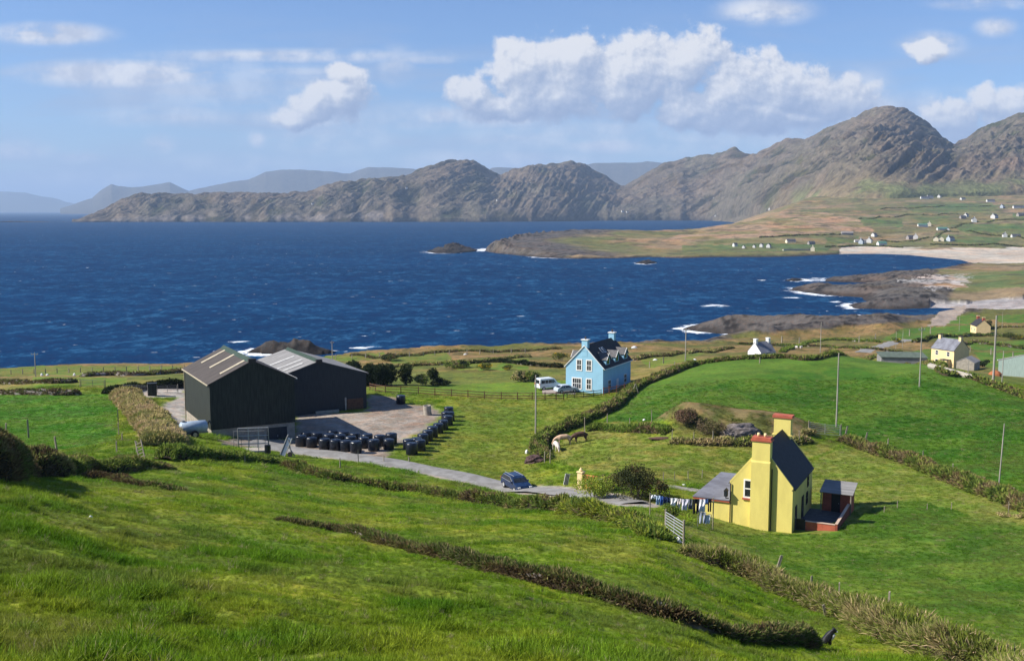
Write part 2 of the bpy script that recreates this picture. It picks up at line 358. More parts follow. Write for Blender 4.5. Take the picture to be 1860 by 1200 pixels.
def ground(px, py, dmin=10):
    a, b, c = ray(px, py); Y = np.exp(np.linspace(math.log(dmin), math.log(3200), 2200)); X = a / b * Y; Zr = HCAM + c / b * Y
    f = Zr - hfun(X, Y, False); ok = f < 0
    k = int(np.argmax(ok)) if ok.any() else len(Y) - 1
    k = max(k, 1); t = min(max(f[k - 1] / (f[k - 1] - f[k] + 1e-9), 0), 1); yy = Y[k - 1] + t * (Y[k] - Y[k - 1]); xx = a / b * yy
    return Vector((xx, yy, float(hfun(np.array([xx]), np.array([yy]), False)[0])))
def gz(x, y): return float(hfun(np.array([float(x)]), np.array([float(y)]), False)[0])

# ------------------------------------------------------------------ mesh helpers
def mesh_np(name, V, Fq, mat=None, parent=None, col=None, smooth=False, mats=None, mi=None, attrs=None):
    me = bpy.data.meshes.new(name); V = np.asarray(V, np.float32); Fq = np.asarray(Fq, np.int32); k = Fq.shape[1]
    me.vertices.add(len(V)); me.vertices.foreach_set('co', V.ravel())
    me.loops.add(Fq.size); me.loops.foreach_set('vertex_index', Fq.ravel())
    me.polygons.add(len(Fq)); me.polygons.foreach_set('loop_start', np.arange(0, Fq.size, k, dtype=np.int32))
    me.polygons.foreach_set('loop_total', np.full(len(Fq), k, np.int32))
    if smooth: me.polygons.foreach_set('use_smooth', np.ones(len(Fq), bool))
    if mi is not None: me.polygons.foreach_set('material_index', np.asarray(mi, np.int32))
    me.update(calc_edges=True)
    if col is not None:
        c = np.ones((len(V), 4), np.float32); c[:, :3] = col
        a = me.color_attributes.new('Col', 'FLOAT_COLOR', 'POINT'); a.data.foreach_set('color', c.ravel())
    for nm, arr in (attrs or {}).items():
        a = me.attributes.new(nm, 'FLOAT', 'POINT'); a.data.foreach_set('value', np.asarray(arr, np.float32).ravel())
    o = bpy.data.objects.new(name, me); COL.objects.link(o)
    for m_ in (mats or ([mat] if mat else [])): me.materials.append(m_)
    if parent: o.parent = parent
    return o
def grid_faces(nr, nc):
    i = np.arange(nr * nc).reshape(nr, nc)
    return np.stack([i[:-1, :-1], i[:-1, 1:], i[1:, 1:], i[1:, :-1]], -1).reshape(-1, 4)

class MB:
    def __init__(s): s.v = []; s.f = []
    def add(s, vs, fs):
        b = len(s.v); s.v += [tuple(v) for v in vs]; s.f += [tuple(b + i for i in f) for f in fs]; return s
    def box(s, x0, x1, y0, y1, z0, z1, M=None):
        vs = [Vector((x, y, z)) for z in (z0, z1) for x, y in ((x0, y0), (x1, y0), (x1, y1), (x0, y1))]
        if M: vs = [M @ v for v in vs]
        return s.add(vs, [(0, 3, 2, 1), (4, 5, 6, 7), (0, 1, 5, 4), (1, 2, 6, 5), (2, 3, 7, 6), (3, 0, 4, 7)])
    def cyl(s, p0, p1, r0, r1=None, n=10, cap=True):
        p0 = Vector(p0); p1 = Vector(p1); r1 = r0 if r1 is None else r1; d = (p1 - p0).normalized()
        u = d.orthogonal().normalized(); w_ = d.cross(u); vs = []
        for p, r in ((p0, r0), (p1, r1)):
            for k in range(n):
                a = 2 * math.pi * k / n; vs.append(p + (u * math.cos(a) + w_ * math.sin(a)) * r)
        fs = [(k, (k + 1) % n, n + (k + 1) % n, n + k) for k in range(n)]
        if cap: fs += [tuple(range(n - 1, -1, -1)), tuple(range(n, 2 * n))]
        return s.add(vs, fs)
    def prism(s, pts, axis, a, b):
        """polygon pts (2D) extruded along axis 0/1/2 from a to b"""
        def mk(p, t):
            return (t, p[0], p[1]) if axis == 0 else (p[0], t, p[1]) if axis == 1 else (p[0], p[1], t)
        n = len(pts); vs = [mk(p, a) for p in pts] + [mk(p, b) for p in pts]
        return s.add(vs, [tuple(range(n)), tuple(range(2 * n - 1, n - 1, -1))] + [(k, n + k, n + (k + 1) % n, (k + 1) % n) for k in range(n)])
    def lathe(s, prof, n=20, c=(0, 0, 0)):
        vs = []
        for r, z in prof:
            for k in range(n):
                a = 2 * math.pi * k / n; vs.append((c[0] + r * math.cos(a), c[1] + r * math.sin(a), c[2] + z))
        fs = [(j * n + k, j * n + (k + 1) % n, (j + 1) * n + (k + 1) % n, (j + 1) * n + k) for j in range(len(prof) - 1) for k in range(n)]
        fs += [tuple(range(n - 1, -1, -1)), tuple(range((len(prof) - 1) * n, len(prof) * n))]
        return s.add(vs, fs)
    def build(s, name, mat, parent=None, smooth=False, bevel=0.0):
        me = bpy.data.meshes.new(name); me.from_pydata(s.v, [], s.f)
        bm = bmesh.new(); bm.from_mesh(me); bmesh.ops.recalc_face_normals(bm, faces=bm.faces); bm.to_mesh(me); bm.free()
        me.materials.append(mat)
        if smooth: me.polygons.foreach_set('use_smooth', [True] * len(me.polygons))
        o = bpy.data.objects.new(name, me); COL.objects.link(o)
        if parent: o.parent = parent
        if bevel:
            b = o.modifiers.new('bevel', 'BEVEL'); b.width = bevel; b.segments = 2; b.limit_method = 'ANGLE'
        if smooth and False: pass
        return o
def tag(o, label, cat=None, group=None, kind=None):
    if label: o['label'] = label
    if cat: o['category'] = cat
    if group: o['group'] = group
    if kind: o['kind'] = kind
    return o
def thing(name, label, cat, loc, rz=0, group=None):
    o = bpy.data.objects.new(name, None); COL.objects.link(o); o.location = loc; o.rotation_euler = (0, 0, rz)
    o.empty_display_size = 0.2
    return tag(o, label, cat, group)
def dup(root, loc, rz=None, label=None, group=None, scale=None):
    r = root.copy(); COL.objects.link(r); r.location = loc
    if rz is not None: r.rotation_euler = (0, 0, rz)
    if label: r['label'] = label
    if group: r['group'] = group
    if scale: r.scale = scale
    for ch in root.children:
        c = ch.copy(); COL.objects.link(c); c.parent = r
        for g in ch.children:
            d = g.copy(); COL.objects.link(d); d.parent = c
    return r

# ------------------------------------------------------------------ materials
def mat(name, color, rough=0.7, var=0.25, scale=1.5, spec=0.3, metal=0.0, bump=0.0, bscale=8.0, color2=None, stretch=(1, 1, 1), coord='Object'):
    m_ = bpy.data.materials.new(name); m_.use_nodes = True; t = m_.node_tree; t.nodes.clear(); n = NT(t)
    tc_ = t.nodes.new('ShaderNodeTexCoord'); v = n.vm('MULTIPLY', tc_.outputs[coord], stretch)
    c2_ = color2 or tuple(c * (1 - var) for c in color)
    f = n.mr(n.noise(v, scale, 6, 0.6), 0.34, 0.66)
    col = n.mix(f, color, c2_)
    b = t.nodes.new('ShaderNodeBsdfPrincipled'); t.links.new(col, b.inputs['Base Color'])
    b.inputs['Roughness'].default_value = rough; b.inputs['Metallic'].default_value = metal; b.inputs['Specular IOR Level'].default_value = spec
    if bump:
        bp = t.nodes.new('ShaderNodeBump'); bp.inputs['Strength'].default_value = bump; bp.inputs['Distance'].default_value = 0.05
        t.links.new(n.noise(v, bscale, 4), bp.inputs['Height']); t.links.new(bp.outputs[0], b.inputs['Normal'])
    o = t.nodes.new('ShaderNodeOutputMaterial'); t.links.new(b.outputs[0], o.inputs[0]); return m_
def vcmat(name, scale_a, scale_b, amp=0.5, rough=0.95, bump=0.4, bdist=0.1, trans=0.0, hue=True, scale_c=None):
    """vertex colour times fine noise variation"""
    m_ = bpy.data.materials.new(name); m_.use_nodes = True; t = m_.node_tree; t.nodes.clear(); n = NT(t)
    at = t.nodes.new('ShaderNodeAttribute'); at.attribute_name = 'Col'
    g = t.nodes.new('ShaderNodeNewGeometry'); pos = g.outputs['Position']
    f1 = n.noise(pos, scale_a, 5, 0.62); f2 = n.noise(pos, scale_b, 4, 0.6)
    k = n.m('ADD', n.m('MULTIPLY', f1, 0.6), n.m('MULTIPLY', f2, 0.4))
    if scale_c: k = n.m('ADD', n.m('MULTIPLY', k, 0.6), n.m('MULTIPLY', n.noise(pos, scale_c, 6, .68), 0.4))
    gain = n.mr(k, 0.32, 0.68, 1 - amp, 1 + amp, smooth=False)
    sc = t.nodes.new('ShaderNodeVectorMath'); sc.operation = 'SCALE'; t.links.new(at.outputs['Color'], sc.inputs[0]); t.links.new(gain, sc.inputs['Scale'])
    col = sc.outputs[0]
    if hue:
        f3 = n.mr(n.noise(pos, scale_a * 0.37, 4, 0.6), 0.42, 0.7)
        col = n.mix(n.m('MULTIPLY', f3, 0.5), col, n.mix(1.0, col, (1.45, 1.0, 0.75), 'MULTIPLY'))
    b = t.nodes.new('ShaderNodeBsdfPrincipled'); t.links.new(col, b.inputs['Base Color']); b.inputs['Roughness'].default_value = rough
    b.inputs['Specular IOR Level'].default_value = 0.15
    if bump:
        bp = t.nodes.new('ShaderNodeBump'); bp.inputs['Strength'].default_value = bump; bp.inputs['Distance'].default_value = bdist
        t.links.new(k, bp.inputs['Height']); t.links.new(bp.outputs[0], b.inputs['Normal'])
    out = b.outputs[0]
    if trans:
        tr = t.nodes.new('ShaderNodeBsdfTranslucent'); t.links.new(col, tr.inputs[0])
        mx = t.nodes.new('ShaderNodeMixShader'); mx.inputs[0].default_value = trans; t.links.new(out, mx.inputs[1]); t.links.new(tr.outputs[0], mx.inputs[2]); out = mx.outputs[0]
    o = t.nodes.new('ShaderNodeOutputMaterial'); t.links.new(out, o.inputs[0]); return m_
# ------------------------------------------------------------------ ground colours by place
def L3(a, b, t): return a + (b - a) * t[..., None]
C = lambda *c: np.array(c, float)
def field(px, py, poly, soft=2.0):
    """soft membership in a polygon"""
    jx = (fbm(px / 9, py / 4, 3, 71) - .5) * 10; jy = (fbm(px / 9, py / 4, 3, 72) - .5) * 4
    return inpoly(px + jx * .6, py + jy, poly).astype(float)
F_BIG = [(1095, 768), (1130, 712), (1180, 690), (1262, 658), (1330, 652), (1500, 644), (1640, 654), (1700, 666), (1780, 694), (1860, 722), (2100, 800), (2100, 1010), (1860, 912), (1760, 872), (1700, 848), (1600, 812), (1530, 790), (1480, 765), (1300, 760)]
F_HOUSE = [(1230, 960), (1330, 900), (1560, 800), (1620, 822), (1700, 852), (1860, 915), (2100, 1010), (2200, 1500), (1860, 1210), (1640, 1135), (1480, 1085), (1330, 1010)]
F_HLOW = [(1330, 965), (1480, 975), (1560, 930), (1650, 905), (1860, 960), (2100, 1050), (2200, 1500), (1860, 1210), (1640, 1135), (1480, 1085)]
F_COW = [(985, 830), (1060, 770), (1120, 765), (1480, 800), (1560, 800), (1330, 880), (1200, 880), (1050, 850)]
F_MID = [(700, 825), (760, 790), (830, 740), (860, 715), (1090, 722), (1130, 712), (1080, 745), (975, 800), (985, 880), (760, 848)]
F_LEFT = [(-400, 718), (215, 716), (212, 800), (120, 815), (-400, 830)]
F_LAWN = [(660, 705), (1030, 690), (1030, 720), (700, 712)]
def ground_color(x, y, z, sd, rk, beach):
    px, py = proj(x, y, z)
    n1 = fbm(x / 7, y / 7, 4, 101); n2 = fbm(x / 2.2, y / 2.2, 3, 102); n3 = fbm(x / 30, y / 30, 4, 103); n4 = fbm(x / .7, y / .7, 2, 104)
    fg = L3(C(.100, .140, .014), C(.165, .175, .028), sstep(.42, .62, n1)); fg = L3(fg, C(.055, .105, .012), sstep(.52, .7, n2) * .45)
    col = fg
    # coastal heath beyond the farm
    heath = L3(C(.115, .10, .034), C(.18, .135, .065), sstep(.35, .65, n1)); heath = L3(heath, C(.075, .10, .022), sstep(.50, .62, n3) * .8); heath = L3(heath, C(.045, .055, .018), sstep(.58, .7, n2) * .7)
    t = sstep(175, 200, y) * (1 - inpoly(px, py, F_BIG)); col = L3(col, heath, t)
    # far green strips near the coast
    for poly in ([(-300, 664), (330, 664), (330, 676), (60, 682), (-300, 690)], [(60, 684), (230, 686), (230, 700), (60, 704)], [(690, 646), (810, 640), (830, 660), (720, 664)], [(800, 655), (960, 650), (960, 672), (830, 672)],
                 [(560, 648), (700, 640), (690, 652), (560, 660)], [(1160, 652), (1215, 640), (1300, 632), (1250, 655), (1180, 668)]):
        col = L3(col, L3(C(.075, .13, .02), C(.12, .13, .03), sstep(.4, .6, n2)), field(px, py, poly))
    for poly in ([(1640, 596), (1760, 590), (1775, 600), (1740, 616), (1600, 618)], [(1700, 578), (1772, 570), (1772, 588), (1706, 590)], [(1810, 572), (1990, 566), (1990, 588), (1812, 586)],
                 [(1750, 622), (1990, 612), (1990, 640), (1770, 636)], [(1640, 640), (1715, 630), (1712, 655), (1640, 655)], [(1770, 640), (1990, 640), (1990, 676), (1790, 668)]):
        col = L3(col, L3(C(.045, .125, .014), C(.075, .12, .02), sstep(.35, .65, n2)), field(px, py, poly))
    # low land across the cove, beach flats, peninsula
    far = sstep(560, 620, y)
    fl = L3(C(.16, .14, .06), C(.115, .12, .042), sstep(.4, .6, fbm(x / 60, y / 40, 4, 111))); fl = L3(fl, C(.22, .16, .09), sstep(.5, .64, fbm(x / 110, y / 60, 4, 112)))
    col = L3(col, fl, far)
    tan = inpoly(px, py, [(1200, 438), (1260, 416), (1330, 392), (1420, 384), (1500, 386), (1565, 400), (1590, 420), (1480, 424), (1400, 430)]) * (y > 1200)
    col = L3(col, L3(C(.30, .20, .125), C(.17, .15, .06), sstep(.42, .62, fbm(x / 70, y / 50, 4, 113))), tan * .9)
    for poly in ([(1560, 394), (1640, 396), (1640, 412), (1570, 410)], [(1700, 424), (1820, 432), (1810, 442), (1690, 438)], [(1240, 446), (1400, 442), (1520, 444), (1500, 456), (1240, 458)], [(1660, 396), (1720, 392), (1740, 402), (1680, 408)],
                 [(1720, 408), (1990, 404), (1990, 424), (1760, 424)], [(1500, 432), (1560, 430), (1560, 440), (1500, 444)], [(1640, 372), (1800, 368), (1820, 384), (1660, 386)], [(1840, 388), (2000, 384), (2000, 400), (1840, 400)],[(1730,500),(1990,480),(1990,520),(1760,522)]):
        col = L3(col, L3(C(.06, .115, .032), C(.11, .13, .04), sstep(.35, .65, fbm(x / 40, y / 40, 3, 114))), field(px, py, poly) * (y > 560) * .85)
    # field boundaries on the far slope
    gr = np.abs(((x * .8 + y * .25 + 60 * n3) / 95) % 1 - .5); gr2 = np.abs(((y * .7 - x * .2 + 50 * n3) / 120) % 1 - .5)
    col = L3(col, C(.05, .055, .025), (y > 1250) * np.maximum(sstep(.035, .0, gr), sstep(.03, .0, gr2)) * sstep(1450, 1520, px) * .75)
    scrub = sstep(.60, .72, fbm(x / 22, y / 16, 4, 115)) * sstep(560, 640, y)
    col = L3(col, C(.07, .065, .035), scrub * .7)
    # fields close to the camera
    big = L3(C(.032, .085, .007), C(.056, .105, .012), sstep(.4, .62, n1)); big = L3(big, C(.10, .13, .03), sstep(.56, .7, n2) * .35)
    big = L3(big, C(.075, .125, .022), inpoly(px, py, [(1095, 768), (1180, 690), (1300, 655), (1500, 643), (1700, 664), (1860, 720), (1860, 730), (1500, 652), (1200, 720)]) * .5)
    col = L3(col, big, inpoly(px, py, F_BIG) * (y > 95) * (y < 260))
    hs = L3(C(.115, .145, .032), C(.15, .155, .05), sstep(.4, .6, n2)); col = L3(col, hs, inpoly(px, py, F_HOUSE) * (y < 190))
    hl = L3(C(.045, .092, .009), C(.08, .122, .018), sstep(.38, .62, n1)); hl = L3(hl, C(.10, .14, .03), sstep(.5, .7, n2) * .4)
    wv = sstep(.4, .6, n3); col = L3(col, hl, inpoly(px + (n1 - .5) * 90, py + (n2 - .5) * 30, F_HLOW) * (y < 190) * (.75 + .25 * wv))
    cw = L3(C(.115, .14, .028), C(.16, .15, .05), sstep(.45, .62, n2)); col = L3(col, cw, inpoly(px, py, F_COW) * (y < 190))
    md = L3(C(.10, .135, .022), C(.135, .145, .03), sstep(.4, .6, n1)); md = L3(md, C(.06, .11, .014), sstep(.55, .7, n2) * .4); col = L3(col, md, inpoly(px, py, F_MID) * (y < 210))
    lf = L3(C(.045, .12, .01), C(.075, .135, .016), sstep(.4, .6, n1)); col = L3(col, lf, inpoly(px, py, F_LEFT) * (y < 210) * (y > 95))
    col = L3(col, C(.085, .13, .02), field(px, py, F_LAWN) * (y < 230))
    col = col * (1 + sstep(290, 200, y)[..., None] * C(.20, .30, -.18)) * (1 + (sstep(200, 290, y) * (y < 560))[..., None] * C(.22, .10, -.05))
    bog = inpoly(px, py, [(1180, 740), (1480, 740), (1500, 800), (1430, 812), (1180, 806)]) * (y < 200) * (y > 110)
    kn = 0
    for (c, rx, ry, hh) in KN: kn = np.maximum(kn, np.exp(-(((x - c[0]) / rx) ** 2 + ((y - c[1]) / ry) ** 2) * 1.2))
    col = L3(col, L3(C(.17, .13, .055), C(.09, .10, .025), sstep(.4, .6, n2)), sstep(.25, .5, kn + (n2 - .5) * .4))
    # yard, track, rough edge
    yd = sdist(np.array(YARDW), x, y); pd = sdist(np.array(PATHW), x, y)
    gv = L3(C(.235, .19, .15), C(.29, .255, .215), sstep(.4, .6, n1)); gv = L3(gv, C(.20, .17, .13), sstep(.55, .7, n2) * .6)
    col = L3(col, gv, sstep(-.8, .8, yd + (n2 - .5) * 3) * (y < 210))
    gp = L3(C(.40, .37, .32), C(.30, .275, .24), sstep(.4, .65, n2)); col = L3(col, gp, sstep(-.8, .8, pd + (n2 - .5) * 3) * (y < 230))
    rd = plinedist(ROADW, x, y); col = L3(col, C(.30, .28, .25), sstep(2.7, 1.9, rd + (n2 - .5) * 1.2) * (y < 200))
    # foreshore
    rock = L3(C(.016, .015, .014), C(.090, .081, .073), sstep(.45, .66, ridged(x / 9, y / 7, 4, 121) * .6 + ridged(x / 3.5, y / 4, 2, 122) * .4)); rock = L3(rock, C(.10, .075, .042), sstep(.5, .7, n3) * .35)
    rock = L3(rock, C(.035, .03, .026), sstep(2.6, .6, z + (n2 - .5) * 2.0))
    rw = np.clip(np.maximum(sstep(.35, .6, rk + (n1 - .5) * .4), sstep(8, 2, sd) * (y > 380) * .9), 0, 1) * (1 - beach)
    rw = np.where((y < 380) & (sd < 3.5), 1, rw)
    rock = rock * np.where(sd < -4, .5, 1.)[..., None]; rw = np.where(sd < 0, 1, rw); rw = np.where((y > 1200) & (px < 1160), np.maximum(rw, sstep(120, 70, sd + (n3 - .5) * 60) * sstep(1160, 1080, px)), rw)
    col = L3(col, rock, rw)
    sand = L3(C(.44, .395, .325), C(.33, .29, .235), sstep(3, 0, z)); pb = L3(C(.36, .34, .33), C(.26, .24, .23), sstep(.4, .6, n1))
    bm_ = beach * sstep(4.2, 3.4, z + (n3 - .5) * 2) ; col = L3(col, np.where((y > 1000)[..., None], sand, pb), bm_)
    scar = inpoly(px + (n1 - .5) * 16, py + (n2 - .5) * 6, [(1686, 592), (1708, 560), (1760, 556), (1740, 575), (1715, 592)]) * (y > 380); col = L3(col, C(.27, .23, .19), scar * 1.0)
    grey = inpoly(px + (n1 - .5) * 60, py + (n2 - .5) * 16, [(1640, 510), (1700, 500), (1770, 500), (1760, 520), (1700, 524)]) * (y > 380) * sstep(.4, .55, n1); col = L3(col, C(.36, .34, .32), grey * .8)
    return np.clip(col, 0, 1)

M_near = vcmat('meadow_soil', 1.6, 7.0, amp=.7, bump=.8, bdist=.30, scale_c=.22)
M_midg = vcmat('coast_soil', .05, .4, amp=.5, bump=.7, bdist=1.6, scale_c=.12)
def terrain(name, D0, D1, nr, uu, material, label):
    Dd = np.exp(np.linspace(math.log(D0), math.log(D1), nr)); U, Dg = np.meshgrid(uu, Dd)
    X = U * Dg; Y = Dg; h, sd, rk, be = hfun(X, Y)
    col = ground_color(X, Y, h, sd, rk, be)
    V = np.stack([X, Y, h], -1).reshape(-1, 3); F = grid_faces(nr, len(uu))
    keep = (sd.reshape(-1)[F] > -30).any(1) | (h.reshape(-1)[F] > -1.5).any(1); F = F[keep]
    used = np.zeros(len(V), bool); used[F.ravel()] = True; idx = np.cumsum(used) - 1
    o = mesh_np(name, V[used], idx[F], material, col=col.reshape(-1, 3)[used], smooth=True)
    return tag(o, None, None, None, 'structure')
uu = np.concatenate([np.linspace(-.8, -.54, 60)[:-1], np.linspace(-.54, .54, 1000), np.linspace(.54, .8, 60)[1:]])
tag(terrain('ground', 5, 600, 820, uu, M_near, ''), 'rough green hill pasture falling to the farm, the lane and the coast')
uu2 = np.concatenate([np.linspace(-.75, -.54, 50)[:-1], np.linspace(-.54, .54, 900), np.linspace(.54, .75, 50)[1:]])
tag(terrain('coastal_land', 600, 3100, 520, uu2, M_midg, ''), 'low green and tan peninsula with rocky shore and sandy beach')
# skerries that lie before 600 m share the ground sheet; nothing else to add here

# lane surface
def strip(pts, width, n_per=1.0):
    P = [Vector((a, b)) for a, b in pts]; out = []
    for i in range(len(P) - 1):
        a = P[max(i - 1, 0)]; b = P[i]; c = P[i + 1]; d = P[min(i + 2, len(P) - 1)]; L = (c - b).length; k = max(2, int(L / n_per))
        for j in range(k):
            t = j / k
            out.append(0.5 * ((2 * b) + (c - a) * t + (2 * a - 5 * b + 4 * c - d) * t * t + (3 * b - 3 * c + d - a) * t ** 3))
    out.append(P[-1]); return out
def ribbon(name, pts, width, lift, material, cols=5):
    C_ = strip(pts, width); V = []; n = len(C_)
    for i, c in enumerate(C_):
        t = (C_[min(i + 1, n - 1)] - C_[max(i - 1, 0)]).normalized(); nrm = Vector((-t.y, t.x))
        for j in range(cols):
            s = (j / (cols - 1) - .5) * width * (1 + .08 * math.sin(i * .7)); q = c + nrm * s; V.append((q.x, q.y))
    V = np.array(V); z = hfun(V[:, 0], V[:, 1], False).reshape(n, cols)
    zz = np.tile(z.max(1, keepdims=True), (1, cols)) + lift; zz[:, 0] -= .12; zz[:, -1] -= .12
    return mesh_np(name, np.column_stack([V, zz.ravel()]), grid_faces(n, cols), material, smooth=True)
M_lane = mat('worn_tarmac', (.27, .26, .245), .9, .35, .8, .2, bump=.3, color2=(.19, .18, .165))
tag(ribbon('lane', ROADW, 3.6, .05, M_lane), 'narrow grey tarmac lane below the hedge', None, None, 'structure')
M_path = mat('pale_gravel', (.34, .32, .27), .95, .3, 1.2, .1)
tag(ribbon('path', [smooth_base_pt(*p) for p in ((1185, 884), (1230, 886), (1262, 889), (1290, 892))], 1.8, .06, M_path), 'pale gravel path to the yellow cottage', None, None, 'structure')
tag(ribbon('coast_path', [smooth_base_pt(*p) for p in ((1568, 640), (1600, 628), (1625, 621), (1650, 616))], 5, .06, M_lane), 'far stretch of the coast road', None, None, 'structure')

# ------------------------------------------------------------------ sea
Dd = np.concatenate([np.exp(np.linspace(math.log(250), math.log(9000), 620)), np.exp(np.linspace(math.log(9000), math.log(60000), 30))[1:]])
us = np.linspace(-.8, .8, 620); U, Dg = np.meshgrid(us, Dd); X = U * Dg; Y = Dg
sd = sdist(MAIN, X, Y)
for poly, H, sl in ISL: sd = np.maximum(sd, sdist(poly, X, Y))
px, py = proj(X, Y, 0 * X)
wgt = np.full(X.shape, .30)
for (cx, cy, rx, ry, k) in ((1270, 598, 60, 14, 1), (1330, 610, 60, 10, .9), (1600, 576, 110, 12, 1), (1480, 530, 80, 18, .9), (1545, 556, 40, 12, .9), (1470, 508, 60, 8, .8), (470, 640, 90, 16, 1), (660, 634, 70, 8, .9), (800, 458, 50, 6, .8), (1000, 468, 120, 4, .7), (875, 453, 20, 5, 1), (1170, 478, 30, 4, .8)):
    wgt = np.maximum(wgt, k * np.exp(-(((px - cx) / rx) ** 2 + ((py - cy) / ry) ** 2)))
reach = np.clip(Y / 26, 8, 60)
foam = wgt * sstep(-1, 0, sd / reach)
for (cx, cy, rx, ry) in ((1297, 555, 34, 4), (1385, 509, 12, 1.8), (1440, 541, 26, 2), (435, 621, 34, 3), (475, 634, 40, 5), (405, 638, 26, 3), (660, 631, 50, 3), (1236, 597, 24, 4), (1465, 527, 30, 3), (1560, 577, 80, 3), (1520, 548, 16, 2)):
    foam = np.maximum(foam, .80 * np.exp(-(((px - cx) / rx) ** 2 + ((py - cy) / ry) ** 2)))
swell = (fbm(X / 26, Y / 12, 3, 301) - .5) * 1.0 * sstep(4000, 900, Y)
m_ = bpy.data.materials.new('sea_water'); m_.use_nodes = True; t = m_.node_tree; t.nodes.clear(); n = NT(t)
g = t.nodes.new('ShaderNodeNewGeometry'); pos = g.outputs['Position']
at = t.nodes.new('ShaderNodeAttribute'); at.attribute_name = 'foam'
big = n.mr(n.noise(n.vm('MULTIPLY', pos, (.35, 1, 0)), .006, 5, .6), .35, .65)
wav = n.m('ADD', n.m('MULTIPLY', n.noise(n.vm('MULTIPLY', pos, (.65, .5, 0)), .16, 6, .66, .3), .6), n.m('MULTIPLY', n.noise(n.vm('MULTIPLY', pos, (.5, .35, 0)), .055, 5, .6), .25)); wav = n.m('ADD', wav, n.m('MULTIPLY', n.m('SUBTRACT', n.noise(n.vm('MULTIPLY', pos, (1.0, .6, 0)), .42, 4, .7), .35), .42))
wav2 = n.noise(n.vm('MULTIPLY', pos, (.30, .85, 0)), .055, 4, .55)
deep = n.mix(big, (.002, .020, .058), (.0035, .029, .080))
deep = n.mix(n.mr(wav, .495, .60), deep, (.018, .076, .155))
deep = n.mix(n.m('MULTIPLY', n.mr(wav, .485, .39), .85), deep, (.004, .014, .048))
capn = n.noise(n.vm('MULTIPLY', pos, (.22, .40, 0)), .6, 3, .5)
capg = n.noise(n.vm('MULTIPLY', pos, (.4, 1, 0)), .02, 2)
cap = n.m('MULTIPLY', n.mr(capn, .685, .745), n.mr(capg, .45, .62))
fn = n.noise(n.vm('MULTIPLY', pos, (.5, .8, 0)), .28, 6, .68, .6)
fm = n.mr(n.m('ADD', at.outputs['Fac'], n.m('MULTIPLY', n.m('SUBTRACT', fn, .5), 1.9)), .56, .80)
white = n.m('MAXIMUM', cap, fm)
col = n.mix(white, deep, (.78, .82, .85))
b = t.nodes.new('ShaderNodeBsdfDiffuse'); t.links.new(col, b.inputs[0])
gl = t.nodes.new('ShaderNodeBsdfGlossy'); gl.inputs['Roughness'].default_value = .32; gl.inputs[0].default_value = (.28, .62, 1, 1)
bp = t.nodes.new('ShaderNodeBump'); bp.inputs['Strength'].default_value = 1; bp.inputs['Distance'].default_value = 1.3
t.links.new(n.m('ADD', wav, n.m('MULTIPLY', wav2, 2.2)), bp.inputs['Height']); t.links.new(bp.outputs[0], gl.inputs['Normal']); t.links.new(bp.outputs[0], b.inputs['Normal'])
mx = t.nodes.new('ShaderNodeMixShader'); t.links.new(n.m('MULTIPLY', n.m('SUBTRACT', 1.0, white), .09), mx.inputs[0]); t.links.new(b.outputs[0], mx.inputs[1]); t.links.new(gl.outputs[0], mx.inputs[2])
o = t.nodes.new('ShaderNodeOutputMaterial'); t.links.new(mx.outputs[0], o.inputs[0]); M_sea = m_
so = mesh_np('sea', np.stack([X, Y, swell * sstep(0, -25, sd) ], -1).reshape(-1, 3), grid_faces(len(Dd), 620), M_sea, smooth=True, attrs={'foam': foam.ravel()})
tag(so, 'deep blue wind-ruffled sea with small whitecaps', None, None, 'structure')

# ------------------------------------------------------------------ hills
RIDGE = [(-900, 400, 4700), (120, 402, 4700), (152, 397, 4750), (170, 391, 4800), (190, 384, 4850), (215, 370, 4950), (232, 361, 5000), (270, 351, 5200), (300, 352, 5200), (350, 355, 5200), (400, 352, 5200), (440, 349, 5200), (480, 353, 5250), (520, 351, 5300), (560, 349, 5300),
         (600, 338, 5350), (640, 331, 5400), (670, 327, 5400), (700, 322, 5450), (740, 320, 5500), (765, 308, 5550), (790, 301, 5600), (815, 293, 5650), (840, 292, 5700), (862, 294, 5700), (880, 303, 5750), (910, 320, 5850), (930, 309, 5950), (960, 300, 6000), (1000, 297, 6100),
         (1040, 293, 6200), (1060, 297, 6250), (1080, 310, 6300), (1110, 327, 6350), (1132, 340, 6400), (1160, 322, 6300), (1200, 298, 6200), (1240, 285, 6100), (1275, 281, 6050), (1305, 277, 6000), (1326, 268, 5950), (1345, 279, 5800), (1360, 283, 5700), (1385, 271, 5500), (1400, 263, 5400),
         (1418, 254, 5350), (1436, 254, 5200), (1452, 258, 5100), (1475, 244, 5000), (1490, 233, 4900), (1530, 220, 4800), (1560, 206, 4700), (1580, 198, 4650), (1600, 195, 4600), (1622, 199, 4550), (1645, 210, 4500), (1670, 228, 4450), (1700, 250, 4400), (1716, 262, 4350), (1740, 250, 4350),
         (1770, 231, 4300), (1800, 220, 4300), (1830, 210, 4250), (1860, 204, 4200), (1920, 195, 4200), (2000, 215, 4200), (2200, 190, 4300), (2600, 300, 4500)]
FOOT = [(-900, 4600, 0), (120, 4690, 0), (150, 4700, 0), (300, 4750, 0), (900, 4750, 0), (1000, 4900, 0), (1100, 5300, 0), (1290, 5400, 0), (1330, 4600, 22), (1400, 3700, 44), (1500, 2950, 68), (1600, 2800, 74), (1700, 2900, 86), (1860, 3000, 92), (2600, 3200, 130)]
uh = np.linspace(-.62, .66, 1350); rows = 430
pxh = uh * FPX * CP + 930
